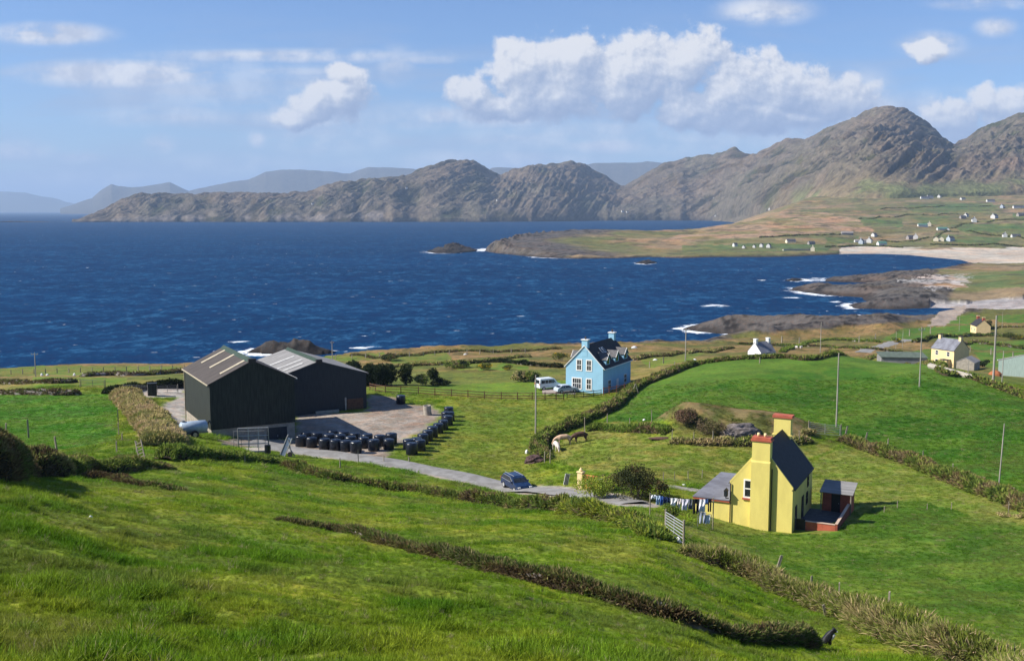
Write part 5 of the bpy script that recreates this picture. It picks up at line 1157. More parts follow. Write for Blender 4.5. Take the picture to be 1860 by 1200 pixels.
for pts, hs_, pal, lb_ in (
        ([(700, 668), (760, 664), (820, 662), (880, 657), (960, 648)], [.8, 1.0, .7, .8, .7], DRY, 'tan grassy field bank crossing the coastal heath behind the bushes'),
        ([(640, 646), (720, 648), (800, 640), (900, 640), (1020, 634)], [.7] * 5, HEATH + [((.2, .14, .09), 2)], 'reddish low bank along the sea edge left of the blue house'),
        ([(850, 660), (900, 658), (960, 663), (1020, 668)], [.8, 1.1, 1.0, .9], DARK + [((.12, .10, .04), 2)], 'dark scrubby bank left of the blue house'),
        ([(1150, 655), (1200, 647), (1260, 640), (1330, 632)], [.9] * 4, DRY + HEATH, 'tussocky bank on the heath right of the blue house'),
        ([(1340, 625), (1420, 628), (1500, 630), (1580, 634), (1640, 640)], [.8] * 5, GREENY + HEATH, 'green bank beside the white cottage on the coast'),
        ([(1660, 622), (1720, 612), (1790, 610), (1850, 614), (1920, 616)], [1.2, 1.4, 1.3, 1.3, 1.3], DARK + BRAM, 'dark hedge below the small coastal cottage'),
        ([(1700, 640), (1760, 624), (1800, 626), (1860, 634)], [1.0, 1.2, 1.2, 1.4], BRAM + [((.3, .24, .15), 2)], 'stony hedge above the cream two-storey house'),
        ([(1640, 650), (1690, 662), (1710, 675)], [1.0, 1.1, 1.0], BRAM, 'hedge at the lower left of the cream two-storey house'),
        ([(1780, 598), (1830, 594), (1900, 592)], [.8] * 3, DRY + [((.25, .22, .18), 2)], 'pale stone wall behind the small coastal cottage'),
        ([(1420, 640), (1470, 622), (1540, 618), (1600, 622)], [.8] * 4, GREENY, 'low bank meeting the grey coast road')):
    hedge(pts, hs_, 1.8, pal, lb_, 'field bank', 'field_bank', dens=1.2, blade=(.3, .6), stone=.2, rag=.7)

# far field walls of the village slope (thin, tens of them)
for k, (a, b, c) in enumerate((((1600, 437), (1668, 436), (1745, 408)), ((1500, 449), (1560, 447), (1640, 450)), ((1745, 408), (1800, 402), (1880, 398)), ((1560, 398), (1640, 392), (1740, 390)), ((1690, 444), (1760, 446), (1880, 448)), ((1720, 420), (1800, 428), (1880, 436)), ((1380, 432), (1460, 428), (1540, 424)), ((1600, 380), (1700, 376), (1800, 374)))):
    hedge([a, b, c], [1.0, 1.3, 1.0], 2.2, DARK + HEATH + GREENY, ['dark hedge running up the village slope from the beach road', 'field hedge above the harbour rocks of the bay', 'hedge at the foot of the upper village houses', 'thin hedge across the upper tan slope', 'hedge just behind the sandy beach', 'hedge through the green fields above the beach', 'thin wall crossing the tan peninsula', 'highest hedge under the mountain'][k], 'hedge', dens=2.0, blade=(.8, 1.5), rag=.9)

# ------------------------------------------------------------------ shrubs and trees
bush((1156, 906), 2.8, 3.2, [((.030, .04, .012), 3), ((.06, .065, .02), 3), ((.10, .10, .03), 2), ((.07, .045, .02), 1)], 'big round dark olive bush on the lane verge left of the cottage', n=9000, leafs=.17, lumps=12)
bush((1196, 900), .9, 1.5, HEATH, 'small dark reddish bush right beside the big olive bush', n=1500, leafs=.13, lumps=4)
bush((1078, 905), 1.9, 2.3, YEL, 'bright yellow-green rounded bush by the cream gate pier', n=5000, leafs=.14, lumps=8)
bush((1102, 893), 1.1, 1.9, DRY, 'tan feathery shrub between the yellow-green and the big olive bush', n=2200, leafs=.13, lumps=5)
bush((1215, 945), .9, 1.5, GREENY, 'leafy green shrub behind the washing line gate', n=1800, leafs=.13, lumps=5)
rr = random.Random(8)
for k in range(9):
    px_ = 638 + k * 9.0
    bush((px_, 700 + rr.uniform(-1, 1)), 1.7, 4.1 + rr.uniform(-.5, .5), EVER, 'dark evergreen in the tight row of conifers beside the far shed', 'conifer', 'tree', n=2600, leafs=.30, group='dark conifers in a row beside the far shed', lumps=7, shape='column')
bush((737, 699), 1.7, 4.2, DARK + [((.07, .08, .025), 2)], 'isolated dark oval tree right of the conifer row', 'shrub_tree', 'tree', n=3000, leafs=.28, lumps=8, shape='column')
bush((767, 700), 1.9, 2.4, DRY + BRAM, 'pale olive loose bush right of the dark oval tree', n=2200, leafs=.26)
bush((787, 699), 1.5, 3.3, DARK, 'dark upright bush at the end of the garden hedge', n=2200, leafs=.26, shape='column')
bush((800, 699), 2.2, 1.4, DARK, 'low dark spreading bush at the lawn edge', n=1800, leafs=.26)
bush((944, 693), 2.2, 2.1, DARK + DRY, 'round grey-green bush left of the parked van', n=2400, leafs=.24)
bush((965, 693), 2.0, 2.2, DARK + BRAM, 'dark round bush just left of the parked van', n=2200, leafs=.24)
bush((828, 668), 3.4, 1.8, DARK + BRAM, 'dark flat thicket on the coastal heath', n=2200, leafs=.35)
bush((707, 655), 3.0, 2.0, HEATH + DARK, 'brown thicket on the coastal strip behind the conifers', n=2000, leafs=.35)
for p, r, lb_ in (((880, 672), 2.2, 'low gorse clump with yellow flowers, left one of the pair on the heath'), ((922, 671), 1.5, 'low gorse clump with yellow flowers, right one of the pair on the heath'), ((1018, 655), 2.6, 'flowering gorse just left of the blue house'), ((1628, 622), 2.4, 'yellowish gorse beside the coast road'),
                  ((1712, 664), 2.4, 'orange-yellow gorse in front of the cream two-storey house'), ((1838, 616), 3.6, 'orange gorse right of the small coastal cottage'), ((1742, 866), .7, 'small gorse with yellow flowers in the bramble hedge'), ((1806, 888), .7, 'gorse with yellow flowers near the leaning pole'), ((316, 940 - 4), .0, '')):
    if r: bush(p, r, r * .75, GORSE, lb_, 'gorse', 'gorse', n=1400, leafs=max(.1, r * .1))
bush((1786, 666), 2.2, 2.0, EVER, 'dark bush behind the cream two-storey house', n=1800, leafs=.3)
bush((1795, 598), 1.8, 4.0, DARK, 'dark tree behind the small coastal cottage', 'shrub_tree', 'tree', n=1500, leafs=.4, shape='column')
bush((1244, 768), 2.4, 2.0, [((.16, .10, .06), 3), ((.12, .10, .04), 2), ((.2, .15, .09), 1)], 'rusty bracken mound at the left end of the knoll', 'bracken', 'bracken', n=5200, leafs=.17, lumps=11)
bush((1290, 786), 2.6, 1.9, [((.15, .11, .06), 3), ((.12, .11, .04), 2), ((.2, .16, .09), 1)], 'broad rusty bracken patch in the middle of the knoll', 'bracken', 'bracken', n=3200, leafs=.18)
bush((1470, 790), 1.3, 1.1, HEATH + DRY, 'dark tussock between the knoll and the pale gate', 'tussock', 'tussock', n=1500, leafs=.16)
for p, lb_ in (((1822, 938), 'reddish tussock low at the right edge of the meadow'), ((1852, 940), 'tan tussock at the far right edge of the meadow')):
    bush(p, .7, .45, TAN, lb_, 'tussock', 'tussock', n=700, leafs=.12, trunk=False)

# knoll outcrop
def boulder(p, dims, colr, label, name='boulder', cat='rock', loc=None, rz=0, seed=1, jag=.3):
    bm = bmesh.new(); bmesh.ops.create_icosphere(bm, subdivisions=4, radius=1)
    for v in bm.verts:
        c_ = v.co.normalized(); f = 1 + jag * (float(ridged(np.array([c_.x * 1.6 + seed * 7]), np.array([c_.y * 1.6 + c_.z * 2.3]), 4, seed)[0]) - .5) * 1.6
        v.co = Vector((c_.x * dims[0] * f, c_.y * dims[1] * f, c_.z * dims[2] * f))
    me = bpy.data.meshes.new(name); bm.to_mesh(me); bm.free(); me.materials.append(colr)
    o_ = bpy.data.objects.new(name, me); COL.objects.link(o_); g_ = loc or ground(*p); o_.location = g_; o_.rotation_euler = (0, 0, rz)
    return tag(o_, label, cat)
M_rock = mat('lichen_rock', (.20, .17, .165), .95, .5, 2.5, .1, bump=.8, color2=(.10, .085, .07))
boulder((1345, 787), (2.6, 1.5, 1.25), M_rock, 'grey-purple rock slab showing through the turf of the knoll', seed=3, rz=R(20))
boulder((1202, 796), (1.6, .6, .18), mat('red_scar', (.13, .07, .05), .95, .4, 3), 'bare reddish earth scar in front of the knoll', 'earth_patch', 'bare earth', seed=5)
boulder((975, 838), (1.4, .9, .9), mat('purple_earth', (.10, .06, .055), .95, .5, 3, bump=.6), 'dark purplish earth face at the lower end of the hedge by the cows', 'earth_bank', 'bare earth', seed=6)
for p, d, lb_ in (((957, 823), (.22, .2, .45), 'white stone standing in the grass left of the hedge end'), ((1242, 882), (.2, .2, .2), 'small white stone on the grass before the cottage path'), ((1166, 960), (.24, .2, .26), 'white rag of plastic at the foot of the hedge left of the steel gate'), ((1232, 985), (.14, .14, .35), 'white stone leaning at the gate post foot'),
                  ((1170, 763), (.2, .2, .2), 'small white stone on the bank under the big field'), ((165, 940), (.07, .07, .09), 'tiny white pebble in the left pasture'), ((1262, 655), (.35, .3, .45), 'white boulder at the left corner of the big field crest'),
                  ((1190, 654), (.5, .4, .3), 'pale boulder on the heath right of the blue house'), ((845, 644), (.5, .4, .35), 'pale boulder near the sea edge'), ((1152, 632), (.9, .6, .6), 'pale rounded boulder behind the blue house'), ((76, 682), (.3, .25, .5), 'left of two white stones at the far left coast'), ((86, 682), (.3, .25, .4), 'right of two white stones at the far left coast'), ((135, 682), (.25, .2, .5), 'white upright stone on the left coastal strip'), ((150, 682), (.25, .2, .5), 'second white upright stone on the left coastal strip')):
    boulder(p, d, M_white, lb_, 'white_stone', 'stone', seed=int(p[0]))
g_ = ground(1475, 1108); t_ = thing('white_board', 'small white board with a dark slanted mark lying against the dry bank', 'board', g_ + Vector((0, 0, .3)), R(10)); t_.rotation_euler = (R(-30), 0, R(10))
MB().prism([(-.13, -.02), (-.05, -.15), (.14, -.16), (.13, .14), (-.02, .2), (-.14, .12)], 1, -.015, .015).build('panel', M_white, t_); MB().box(-.05, -.015, -.022, -.016, -.07, .08, Matrix.Rotation(R(35), 4, 'Y')).build('mark', M_door, t_)

# ------------------------------------------------------------------ pasture grass (uncountable: one object, instanced tufts)
def tuft(nb, h_, wd, spread, seed):
    rng = np.random.default_rng(seed); a = rng.random(nb) * 6.28; q = rng.random(nb) ** .5 * spread
    P_ = np.stack([q * np.cos(a), q * np.sin(a), np.full(nb, -.02)], 1); dr = np.stack([np.cos(a) * q / spread * .8, np.sin(a) * q / spread * .8, np.ones(nb)], 1) + rng.normal(size=(nb, 3)) * .25
    dr /= np.linalg.norm(dr, axis=1, keepdims=True); return blades(P_, dr, rng.uniform(.5, 1.1, nb) * h_, rng.uniform(.7, 1.3, nb) * wd, rng, .8)[:2]
mg = bpy.data.materials.new('grass_blade'); mg.use_nodes = True; t = mg.node_tree; t.nodes.clear(); n = NT(t)
at = t.nodes.new('ShaderNodeAttribute'); at.attribute_type = 'INSTANCER'; at.attribute_name = 'tint'
g = t.nodes.new('ShaderNodeNewGeometry'); oi = t.nodes.new('ShaderNodeObjectInfo')
k = n.mr(n.noise(g.outputs['Position'], 14, 2), .3, .7, .65, 1.45, smooth=False)
sc = t.nodes.new('ShaderNodeVectorMath'); sc.operation = 'SCALE'; t.links.new(at.outputs['Color'], sc.inputs[0]); t.links.new(k, sc.inputs['Scale'])
col = sc.outputs[0]
b = t.nodes.new('ShaderNodeBsdfPrincipled'); t.links.new(col, b.inputs['Base Color']); b.inputs['Roughness'].default_value = .6; b.inputs['Specular IOR Level'].default_value = .12
tr = t.nodes.new('ShaderNodeBsdfTranslucent'); t.links.new(col, tr.inputs[0]); mx = t.nodes.new('ShaderNodeMixShader'); mx.inputs[0].default_value = .35
t.links.new(b.outputs[0], mx.inputs[1]); t.links.new(tr.outputs[0], mx.inputs[2]); o = t.nodes.new('ShaderNodeOutputMaterial'); t.links.new(mx.outputs[0], o.inputs[0])
protos = []
pc = bpy.data.collections.new('grass_tufts')
for k in range(5):
    V_, F_ = tuft(26, 1.0, (.055, .05, .07, .06, .045)[k], (.45, .5, .6, .5, .35)[k], 60 + k)
    o_ = mesh_np('grass_tuft', V_, F_, mg); COL.objects.unlink(o_); pc.objects.link(o_)
rng = np.random.default_rng(77)
NG = 170000
D_ = np.exp(rng.uniform(math.log(11), math.log(185), NG * 3)); dens = np.where(D_ < 22, 1, (22 / D_) ** 1.55) * D_ ** 2; dens /= dens.max()
D_ = D_[rng.random(len(D_)) < dens * 1.0][:NG]; u_ = rng.uniform(-.60, .60, len(D_)); X = u_ * D_; Y = D_
h_, sd_, rk_, be_ = hfun(X, Y); cg_ = ground_color(X, Y, h_, sd_, rk_, be_); px, py = proj(X, Y, h_)
green = (cg_[:, 1] > cg_[:, 0] * .80) & (cg_[:, 2] < .09)
yl = (X - YX) * Y2[1] - (Y - YY) * Y2[0]; yv = (X - YX) * Y2[0] + (Y - YY) * Y2[1]
green &= ~((yl > -9.2) & (yl < 4) & (yv > -.3) & (yv < 11)); green &= plinedist(ROADW, X, Y) > 2.3
green &= (sdist(np.array(YARDW), X, Y) < -.3) & (sdist(np.array(PATHW), X, Y) < -.3)
X, Y, h_, cg_, px, py = X[green], Y[green], h_[green], cg_[green], px[green], py[green]
short = inpoly(px, py, F_BIG) | inpoly(px, py, F_HLOW) | inpoly(px, py, F_MID) | inpoly(px, py, F_LEFT)
fore = ~(short | inpoly(px, py, F_HOUSE) | inpoly(px, py, F_COW))
patch = fbm(X / 2.6, Y / 2.6, 3, 201); tall = fbm(X / 1.1, Y / 1.1, 2, 202)
hgt = np.where(fore, .075 + .10 * sstep(.45, .75, patch) + .10 * sstep(.55, .8, tall), .09) * (1 + .7 * sstep(40, 16, Y) * fore) * rng.uniform(.7, 1.3, len(X)) * sstep(-30, 25, Y)
hgt *= 1 + sstep(50, 140, Y) * .5
drym = sstep(.5, .7, fbm(X / 4.5, Y / 4.5, 3, 203))[:, None]
tint = cg_ * np.array([[1.04, 1.14, .72]]) * rng.uniform(.7, 1.45, (len(X), 1)); tint = tint * (1 - drym * .35) + np.array([[.17, .15, .05]]) * drym * .35
tint = np.where((sstep(.56, .72, patch) > .4)[:, None] & fore[:, None], tint * np.array([[.80, .95, .85]]), tint)
strw = rng.random(len(X)) < .035; tint[strw] = np.array([.30, .26, .13]) * rng.uniform(.7, 1.2, (strw.sum(), 1))
me = bpy.data.meshes.new('pasture_grass'); me.vertices.add(len(X)); me.vertices.foreach_set('co', np.stack([X, Y, h_], -1).astype(np.float32).ravel())
a = me.attributes.new('scl', 'FLOAT_VECTOR', 'POINT'); ws = hgt * (1.0 + sstep(20, 120, Y) * 2.2); a.data.foreach_set('vector', np.stack([ws, ws, hgt], -1).astype(np.float32).ravel())
a = me.attributes.new('rotz', 'FLOAT', 'POINT'); a.data.foreach_set('value', (rng.random(len(X)) * 6.28).astype(np.float32))
a = me.attributes.new('pickid', 'INT', 'POINT'); a.data.foreach_set('value', rng.integers(0, 5, len(X)).astype(np.int32))
c4 = np.ones((len(X), 4), np.float32); c4[:, :3] = np.clip(tint, 0, 1); a = me.attributes.new('tint', 'FLOAT_COLOR', 'POINT'); a.data.foreach_set('color', c4.ravel())
go = bpy.data.objects.new('pasture_grass', me); COL.objects.link(go); tag(go, 'short tufted pasture grass', None, None, 'stuff')
ng = bpy.data.node_groups.new('scatter', 'GeometryNodeTree'); ng.interface.new_socket('Geometry', in_out='INPUT', socket_type='NodeSocketGeometry'); ng.interface.new_socket('Geometry', in_out='OUTPUT', socket_type='NodeSocketGeometry')
gi = ng.nodes.new('NodeGroupInput'); gout = ng.nodes.new('NodeGroupOutput'); m2p = ng.nodes.new('GeometryNodeMeshToPoints'); iop = ng.nodes.new('GeometryNodeInstanceOnPoints'); ci = ng.nodes.new('GeometryNodeCollectionInfo')
ci.inputs['Collection'].default_value = pc; ci.inputs['Separate Children'].default_value = True; ci.inputs['Reset Children'].default_value = True
def attr(nm, ty):
    q = ng.nodes.new('GeometryNodeInputNamedAttribute'); q.data_type = ty; q.inputs['Name'].default_value = nm; return q.outputs['Attribute']
ng.links.new(gi.outputs[0], m2p.inputs['Mesh']); ng.links.new(m2p.outputs[0], iop.inputs['Points']); ng.links.new(ci.outputs[0], iop.inputs['Instance']); iop.inputs['Pick Instance'].default_value = True
ng.links.new(attr('pickid', 'INT'), iop.inputs['Instance Index']); ng.links.new(attr('scl', 'FLOAT_VECTOR'), iop.inputs['Scale'])
cx_ = ng.nodes.new('ShaderNodeCombineXYZ'); ng.links.new(attr('rotz', 'FLOAT'), cx_.inputs[2]); ng.links.new(cx_.outputs[0], iop.inputs['Rotation'])
ng.links.new(iop.outputs[0], gout.inputs[0]); md_ = go.modifiers.new('scatter', 'NODES'); md_.node_group = ng
# ------------------------------------------------------------------ poles
def pole(pb, ytop, label, r=.13, lean=0.0, arm=0, thick=None, base_py=None):
    g_ = ground(*pb); D = g_.y; h_ = (pb[1] - ytop) * D / FPX * 1.02
    t_ = thing('utility_pole', label, 'utility pole', g_, 0, None); t_.rotation_euler = (0, lean, 0)
    MB().cyl((0, 0, -.6), (0, 0, h_), r, r * .72, n=10).build('shaft', M_woodp, t_)
    if arm:
        MB().box(-arm, arm, -.06, .06, h_ - .35, h_ - .22).build('crossarm', M_woodp, t_)
        for k in (-arm * .9, 0.0, arm * .9): MB().lathe([(.05, 0), (.08, .08), (.05, .2)], 8, (k, 0, h_ - .22 if k else h_)).build('insulator', M_galvd, t_)
    return t_
pole((973, 787), 680, 'wooden pole rising from the hedge corner near the cows')
pole((1245, 655), 597, 'wooden pole with crossarm at the left end of the green field crest', .14, arm=.7)
pole((1490, 640), 585, 'grey pole standing behind the middle of the field crest', .13)
pole((1519, 775), 640, 'tall pale pole beside the long field gate', .12)
pole((1670, 702), 596, 'pale pole in the upper right of the big field with top insulator arm', .11, arm=.5)
pole((1804, 693), 573, 'thickest pale pole at the field edge near the grey-roofed shed', .20)
pole((1820, 694), 637, 'short pole immediately right of the thickest pole', .09)
pole((1700, 662), 628, 'short thin pole left of the cream two-storey house', .09)
pole((1813, 896), 766, 'slightly leaning brown pole in the bramble hedge at right', .07, lean=R(2.0))
pole((65, 684), 641, 'thin pole with small crossarm near the far left shore', .12, arm=.8)
pole((604, 668), 620, 'thin pole above the roof of the wide farm shed', .12, arm=.5)
for p, yt, lb_ in (((1627, 634), 602, 'thin dark post left of two by the coast road'), ((1639, 632), 600, 'thin dark post right of two by the coast road'), ((1742, 602), 575, 'thin pale pole left of the small coastal cottage'), ((1820, 596), 566, 'thin pale pole far right of the small coastal cottage')):
    pole(p, yt, lb_, .07)
pole((1758, 684), 655, 'thin pale pole in front of the stone outbuilding', .07)

# ------------------------------------------------------------------ fence posts, one object each
fp = None; rp = random.Random(12)
def post(pb, hpx, lab, group, lean=0.0, w_=.055, dark=False):
    global fp
    g_ = ground(*pb); D = g_.y; h_ = max(hpx * D / FPX, .5)
    if fp is None:
        fp = MB().add([(-.055, -.05, -.3), (.055, -.05, -.3), (.05, .05, -.3), (-.05, .05, -.3), (-.05, -.045, .96), (.05, -.04, 1.0), (.05, .045, .97), (-.045, .045, .94)], [(0, 3, 2, 1), (4, 5, 6, 7), (0, 1, 5, 4), (1, 2, 6, 5), (2, 3, 7, 6), (3, 0, 4, 7)]).build('fence_post', M_wood); o_ = fp
    else: o_ = fp.copy(); COL.objects.link(o_)
    o_.location = g_; k = w_ / .055 * rp.uniform(.85, 1.15) * max(1, D / 130); o_.scale = (k, k, h_); o_.rotation_euler = (rp.uniform(-.05, .05), lean + rp.uniform(-.04, .04), rp.uniform(0, 1.5))
    if abs(lean) > .1: o_.rotation_euler[2] = 0
    tag(o_, lab, 'fence post', group); return o_
for p in ((1473, 1072, 30), (1524, 1088, 34), (1614, 1108, 38)): post(p[:2], p[2], 'thin upright post in the dry-grass bank below the cottage', 'thin posts along the dry-grass bank')
post((1411, 1036), 32, 'thick pale leaning post in the dry-grass bank nearest the cottage', None, .3, .10)
post((1500, 1120), 26, 'dark stubby post low in the dry-grass bank', None, -.2, .07)
post((1716, 1176), 32, 'short broken post lying over the bank near the right corner', None, .6, .06)
post((1812, 1215), 40, 'whitish leaning post in the bank at the bottom right corner', None, .28, .07)
for p in ((1612, 820, 26), (1676, 842, 26), (1731, 866, 26), (1786, 886, 22), (1842, 906, 22)): post(p[:2], p[2], 'upright pale post in the bramble hedge under the dark green field', 'posts along the bramble hedge')
post((1534, 797), 26, 'leaning pale post just right of the long field gate', None, .2, .08); post((1570, 808), 26, 'second leaning pale post right of the long field gate', None, .22, .08)
for p in ((989, 842, 24), (999, 842, 28), (1062, 790, 34), (1103, 772, 22), (1144, 780, 22), (1184, 776, 34)): post(p[:2], p[2], 'pale post of the wire fence round the cow pasture', 'posts round the cow pasture')
for p in ((1220, 802, 22), (1260, 806, 24), (1295, 806, 26), (1335, 808, 22), (1372, 806, 20), (1452, 806, 26), (1231, 764, 20)): post(p[:2], p[2], 'pale post of the fence in front of the bracken knoll', 'posts before the knoll')
post((1244, 770), 30, 'left post of the leaning pair crossed on the knoll', None, .45, .06); post((1262, 762), 26, 'right post of the leaning pair crossed on the knoll', None, -.45, .06)
post((1443, 806), 14, 'slanting strut against the fence right of the chimneys', None, 1.0, .05)
for p in ((215, 768, 26), (212, 820, 20), (216, 790, 24), (248, 822, 22), (222, 800, 14)): post(p[:2], p[2], 'pale post along the tan bank at the corner of the bright left field', 'posts along the tan bank')
post((52, 795), 36, 'white-topped post behind the rounded hump on the left', None, 0, .09); post((103, 818), 28, 'pale post right of the rounded hump', None, -.08, .08); post((11, 800), 34, 'dark post above the hedge at the far left edge', None, 0, .07)
for p in ((445, 840, 14), (480, 842, 16), (545, 852, 20), (618, 850, 20), (651, 838, 24), (697, 840, 14), (743, 842, 14)): post(p[:2], p[2], 'thin post of the roadside fence near the bales', 'posts beside the lane')
for p in ((1205, 872, 16), (1225, 870, 16), (1250, 870, 16), (1275, 868, 16), (1216, 908, 18), (1187, 880, 12)): post(p[:2], p[2], 'thin dark stake on the meadow left of the cottage', 'stakes on the cottage meadow', 0, .035)
for k in range(16): post((20 + k * 21, 680 - k * .6), 9, 'tiny post in the long fence on the left coastal strip', 'posts of the left coast fence', 0, .05)
for k in range(14): post((612 + k * 26 + rp.uniform(-5, 5), 652 - k * .9), 9, 'tiny post in the fence between the sheds and the sea', 'posts of the coast fence behind the sheds', 0, .05)
for k, p in enumerate(((1560, 622), (1590, 618), (1652, 610), (1690, 606), (1725, 634), (1762, 640), (1800, 644), (1840, 650), (1420, 622), (1452, 624), (1380, 660), (1180, 668), (1205, 660), (1225, 668))): post(p, 12, 'small distant post on the fields towards the cove', 'distant posts towards the cove', 0, .06)
for p in ((1336, 933, 20), (1356, 950, 22), (1606, 930, 12), (1630, 922, 14), (1684, 925, 12), (1728, 925, 14), (1832, 930, 22)): post(p[:2], p[2], 'thin stake standing in the grass around the yellow cottage', 'stakes round the cottage', 0, .03)
# wooden hurdle leaning in the left hedge
g_ = ground(262, 842); t_ = thing('hurdle', 'broken grey wooden hurdle leaning in the hedge gap', 'hurdle', g_ + Vector((0, 0, .3)), R(-10)); t_.rotation_euler = (R(-20), R(-24), R(-10))
MB().box(-.5, -.42, -.04, .04, -.3, 2.1).box(.1, .18, -.04, .04, -.3, 2.0).build('stile', M_wood, t_); mb = MB()
for k in range(6): mb.box(-.42, .1, -.03, .03, .1 + k * .32, .17 + k * .32)
mb.build('rungs', M_wood, t_)

# ------------------------------------------------------------------ rail fences
def railfence(pts, label, material, h_=1.15, sp=2.3, nr=3, wire=False, post_w=.07):
    pw = [ground(*p) for p in pts]; C_ = strip([(p.x, p.y) for p in pw], 1, sp); o0 = Vector((C_[0].x, C_[0].y, gz(C_[0].x, C_[0].y)))
    r = thing('rail_fence', label, 'fence', o0); P = [Vector((c.x, c.y, gz(c.x, c.y))) - o0 for c in C_]
    for p in P[:100]: MB().box(p.x - post_w, p.x + post_w, p.y - post_w, p.y + post_w, p.z - .4, p.z + h_ + .08).build('post', material, r)
    for k in range(nr):
        mb = MB(); zz = h_ * (k + .7) / nr
        for a, b in zip(P[:-1], P[1:]):
            d = (b - a); L = d.length; M_ = Matrix.Translation(a + Vector((0, 0, zz))) @ d.to_track_quat('X', 'Z').to_matrix().to_4x4(); mb.box(0, L, -.025 - post_w, .025 - post_w, -.06, .06, M_)
        mb.build('rail', material, r)
railfence([(672, 708), (700, 713), (760, 716), (820, 720), (880, 724), (940, 726), (990, 726), (1024, 726)], 'long brown three-rail fence from the sheds to the blue house', M_rail, 1.3, 2.2)
railfence([(1030, 723), (1060, 722), (1092, 719)], 'thin dark rail fence in front of the blue gable', M_raild, 1.15, 1.6, post_w=.045)
railfence([(1096, 718), (1120, 714), (1145, 709)], 'reddish rail fence beside the shaded wall of the blue house', mat('red_rail', (.28, .11, .08), .8, .3, 4), 1.4, 1.8)
g_ = ground(1152, 716); t_ = thing('timber_frame', 'splayed grey timber props at the hedge end beside the blue house', 'timber', g_); MB().cyl((-.6, 0, -.3), (.2, 0, 1.9), .08).cyl((.9, 0, -.3), (.2, 0, 1.9), .08).build('props', M_wood, t_); MB().cyl((-.35, .05, .6), (.6, .05, .6), .06).build('tie', M_wood, t_)

# garden ground of the blue house: gravel apron
M_grav = mat('drive_gravel', (.36, .30, .26), .95, .3, 2, .1)
ap = [smooth_base_pt(*p) for p in ((985, 712), (1045, 712))]
tag(ribbon('driveway', ap, 7.0, .04, M_grav), 'pinkish gravel drive under the parked vehicles', None, None, 'structure')

# ------------------------------------------------------------------ vehicles
def vehicle(name, label, cat, loc, rz, prof, glassprof, W, L, paint, wheel_r=.34, wx=(.8, 3.7), rails=False, kind='car'):
    """prof: side outline (y along length, z) ; body tapers inwards above the belt"""
    r = thing(name, label, cat, loc, rz); belt = min(p[1] for p in glassprof)
    def halfw(z): return W / 2 * (1 - max(0, z - belt) * .22) if kind == 'car' else W / 2 * (1 - max(0, z - belt) * .05)
    def loft(pr, off=0.0, zo=0.0):
        n = len(pr); vs = [(-halfw(z) - off, y, z + zo) for y, z in pr] + [(halfw(z) + off, y, z + zo) for y, z in pr]
        return vs, [tuple(range(n)), tuple(range(2 * n - 1, n - 1, -1))] + [(k, n + k, n + (k + 1) % n, (k + 1) % n) for k in range(n)]
    body = MB().add(*loft(prof)).build('body', paint, r, bevel=.06)
    # side windows
    for s in (-1, 1):
        k = len(glassprof); vs = [(s * (halfw(z) + .006), y, z) for y, z in glassprof] + [(s * (halfw(z) - .02), y, z) for y, z in glassprof]
        w_ = MB().add(vs, [tuple(range(k)), tuple(range(2 * k - 1, k - 1, -1))] + [(a, k + a, k + (a + 1) % k, (a + 1) % k) for a in range(k)]).build('side_window', M_glass, r)
        ys = [p[0] for p in glassprof]; zt = max(p[1] for p in glassprof)
        for yy in ((min(ys) + max(ys)) / 2 - .1, (min(ys) * .75 + max(ys) * .25)):
            MB().add([(s * (halfw(z) + .012), yy + a, z) for a in (-.03, .03) for z in (belt, zt - .02)] + [(s * (halfw(z) - .02), yy + a, z) for a in (-.03, .03) for z in (belt, zt - .02)], [(0, 1, 3, 2), (4, 6, 7, 5), (0, 4, 5, 1), (2, 3, 7, 6), (0, 2, 6, 4), (1, 5, 7, 3)]).build('pillar', paint, w_)
        if rails: MB().cyl((s * .56, L * .10, 1.70), (s * .56, L * .62, 1.71), .03).cyl((s * (halfw(belt) + .012), L * .08, belt), (s * (halfw(belt) + .012), L * .70, belt - .02), .022).cyl((s * (halfw(zt) + .015), L * .16, zt + .02), (s * (halfw(zt) + .015), L * .52, zt + .02), .022).cyl((s * (halfw(zt) + .015), L * .52, zt + .02), (s * (halfw(belt) + .02), L * .70, belt), .022).build('roof_rail', M_chrome, r)
        MB().box(*sorted((s * (W / 2 + .01), s * (W / 2 + .2))), L * .66, L * .70, belt - .02, belt + .14).build('mirror', paint, r)
    for y in wx:
        for s in (-1, 1):
            w_ = MB().cyl((s * (W / 2 - .2), y, wheel_r), (s * (W / 2 + .01), y, wheel_r), wheel_r, n=20).build('wheel', M_tyre, r); MB().cyl((s * (W / 2 + .011), y, wheel_r), (s * (W / 2 + .03), y, wheel_r), wheel_r * .62, n=16).build('rim', M_galv, w_)
    return r, halfw
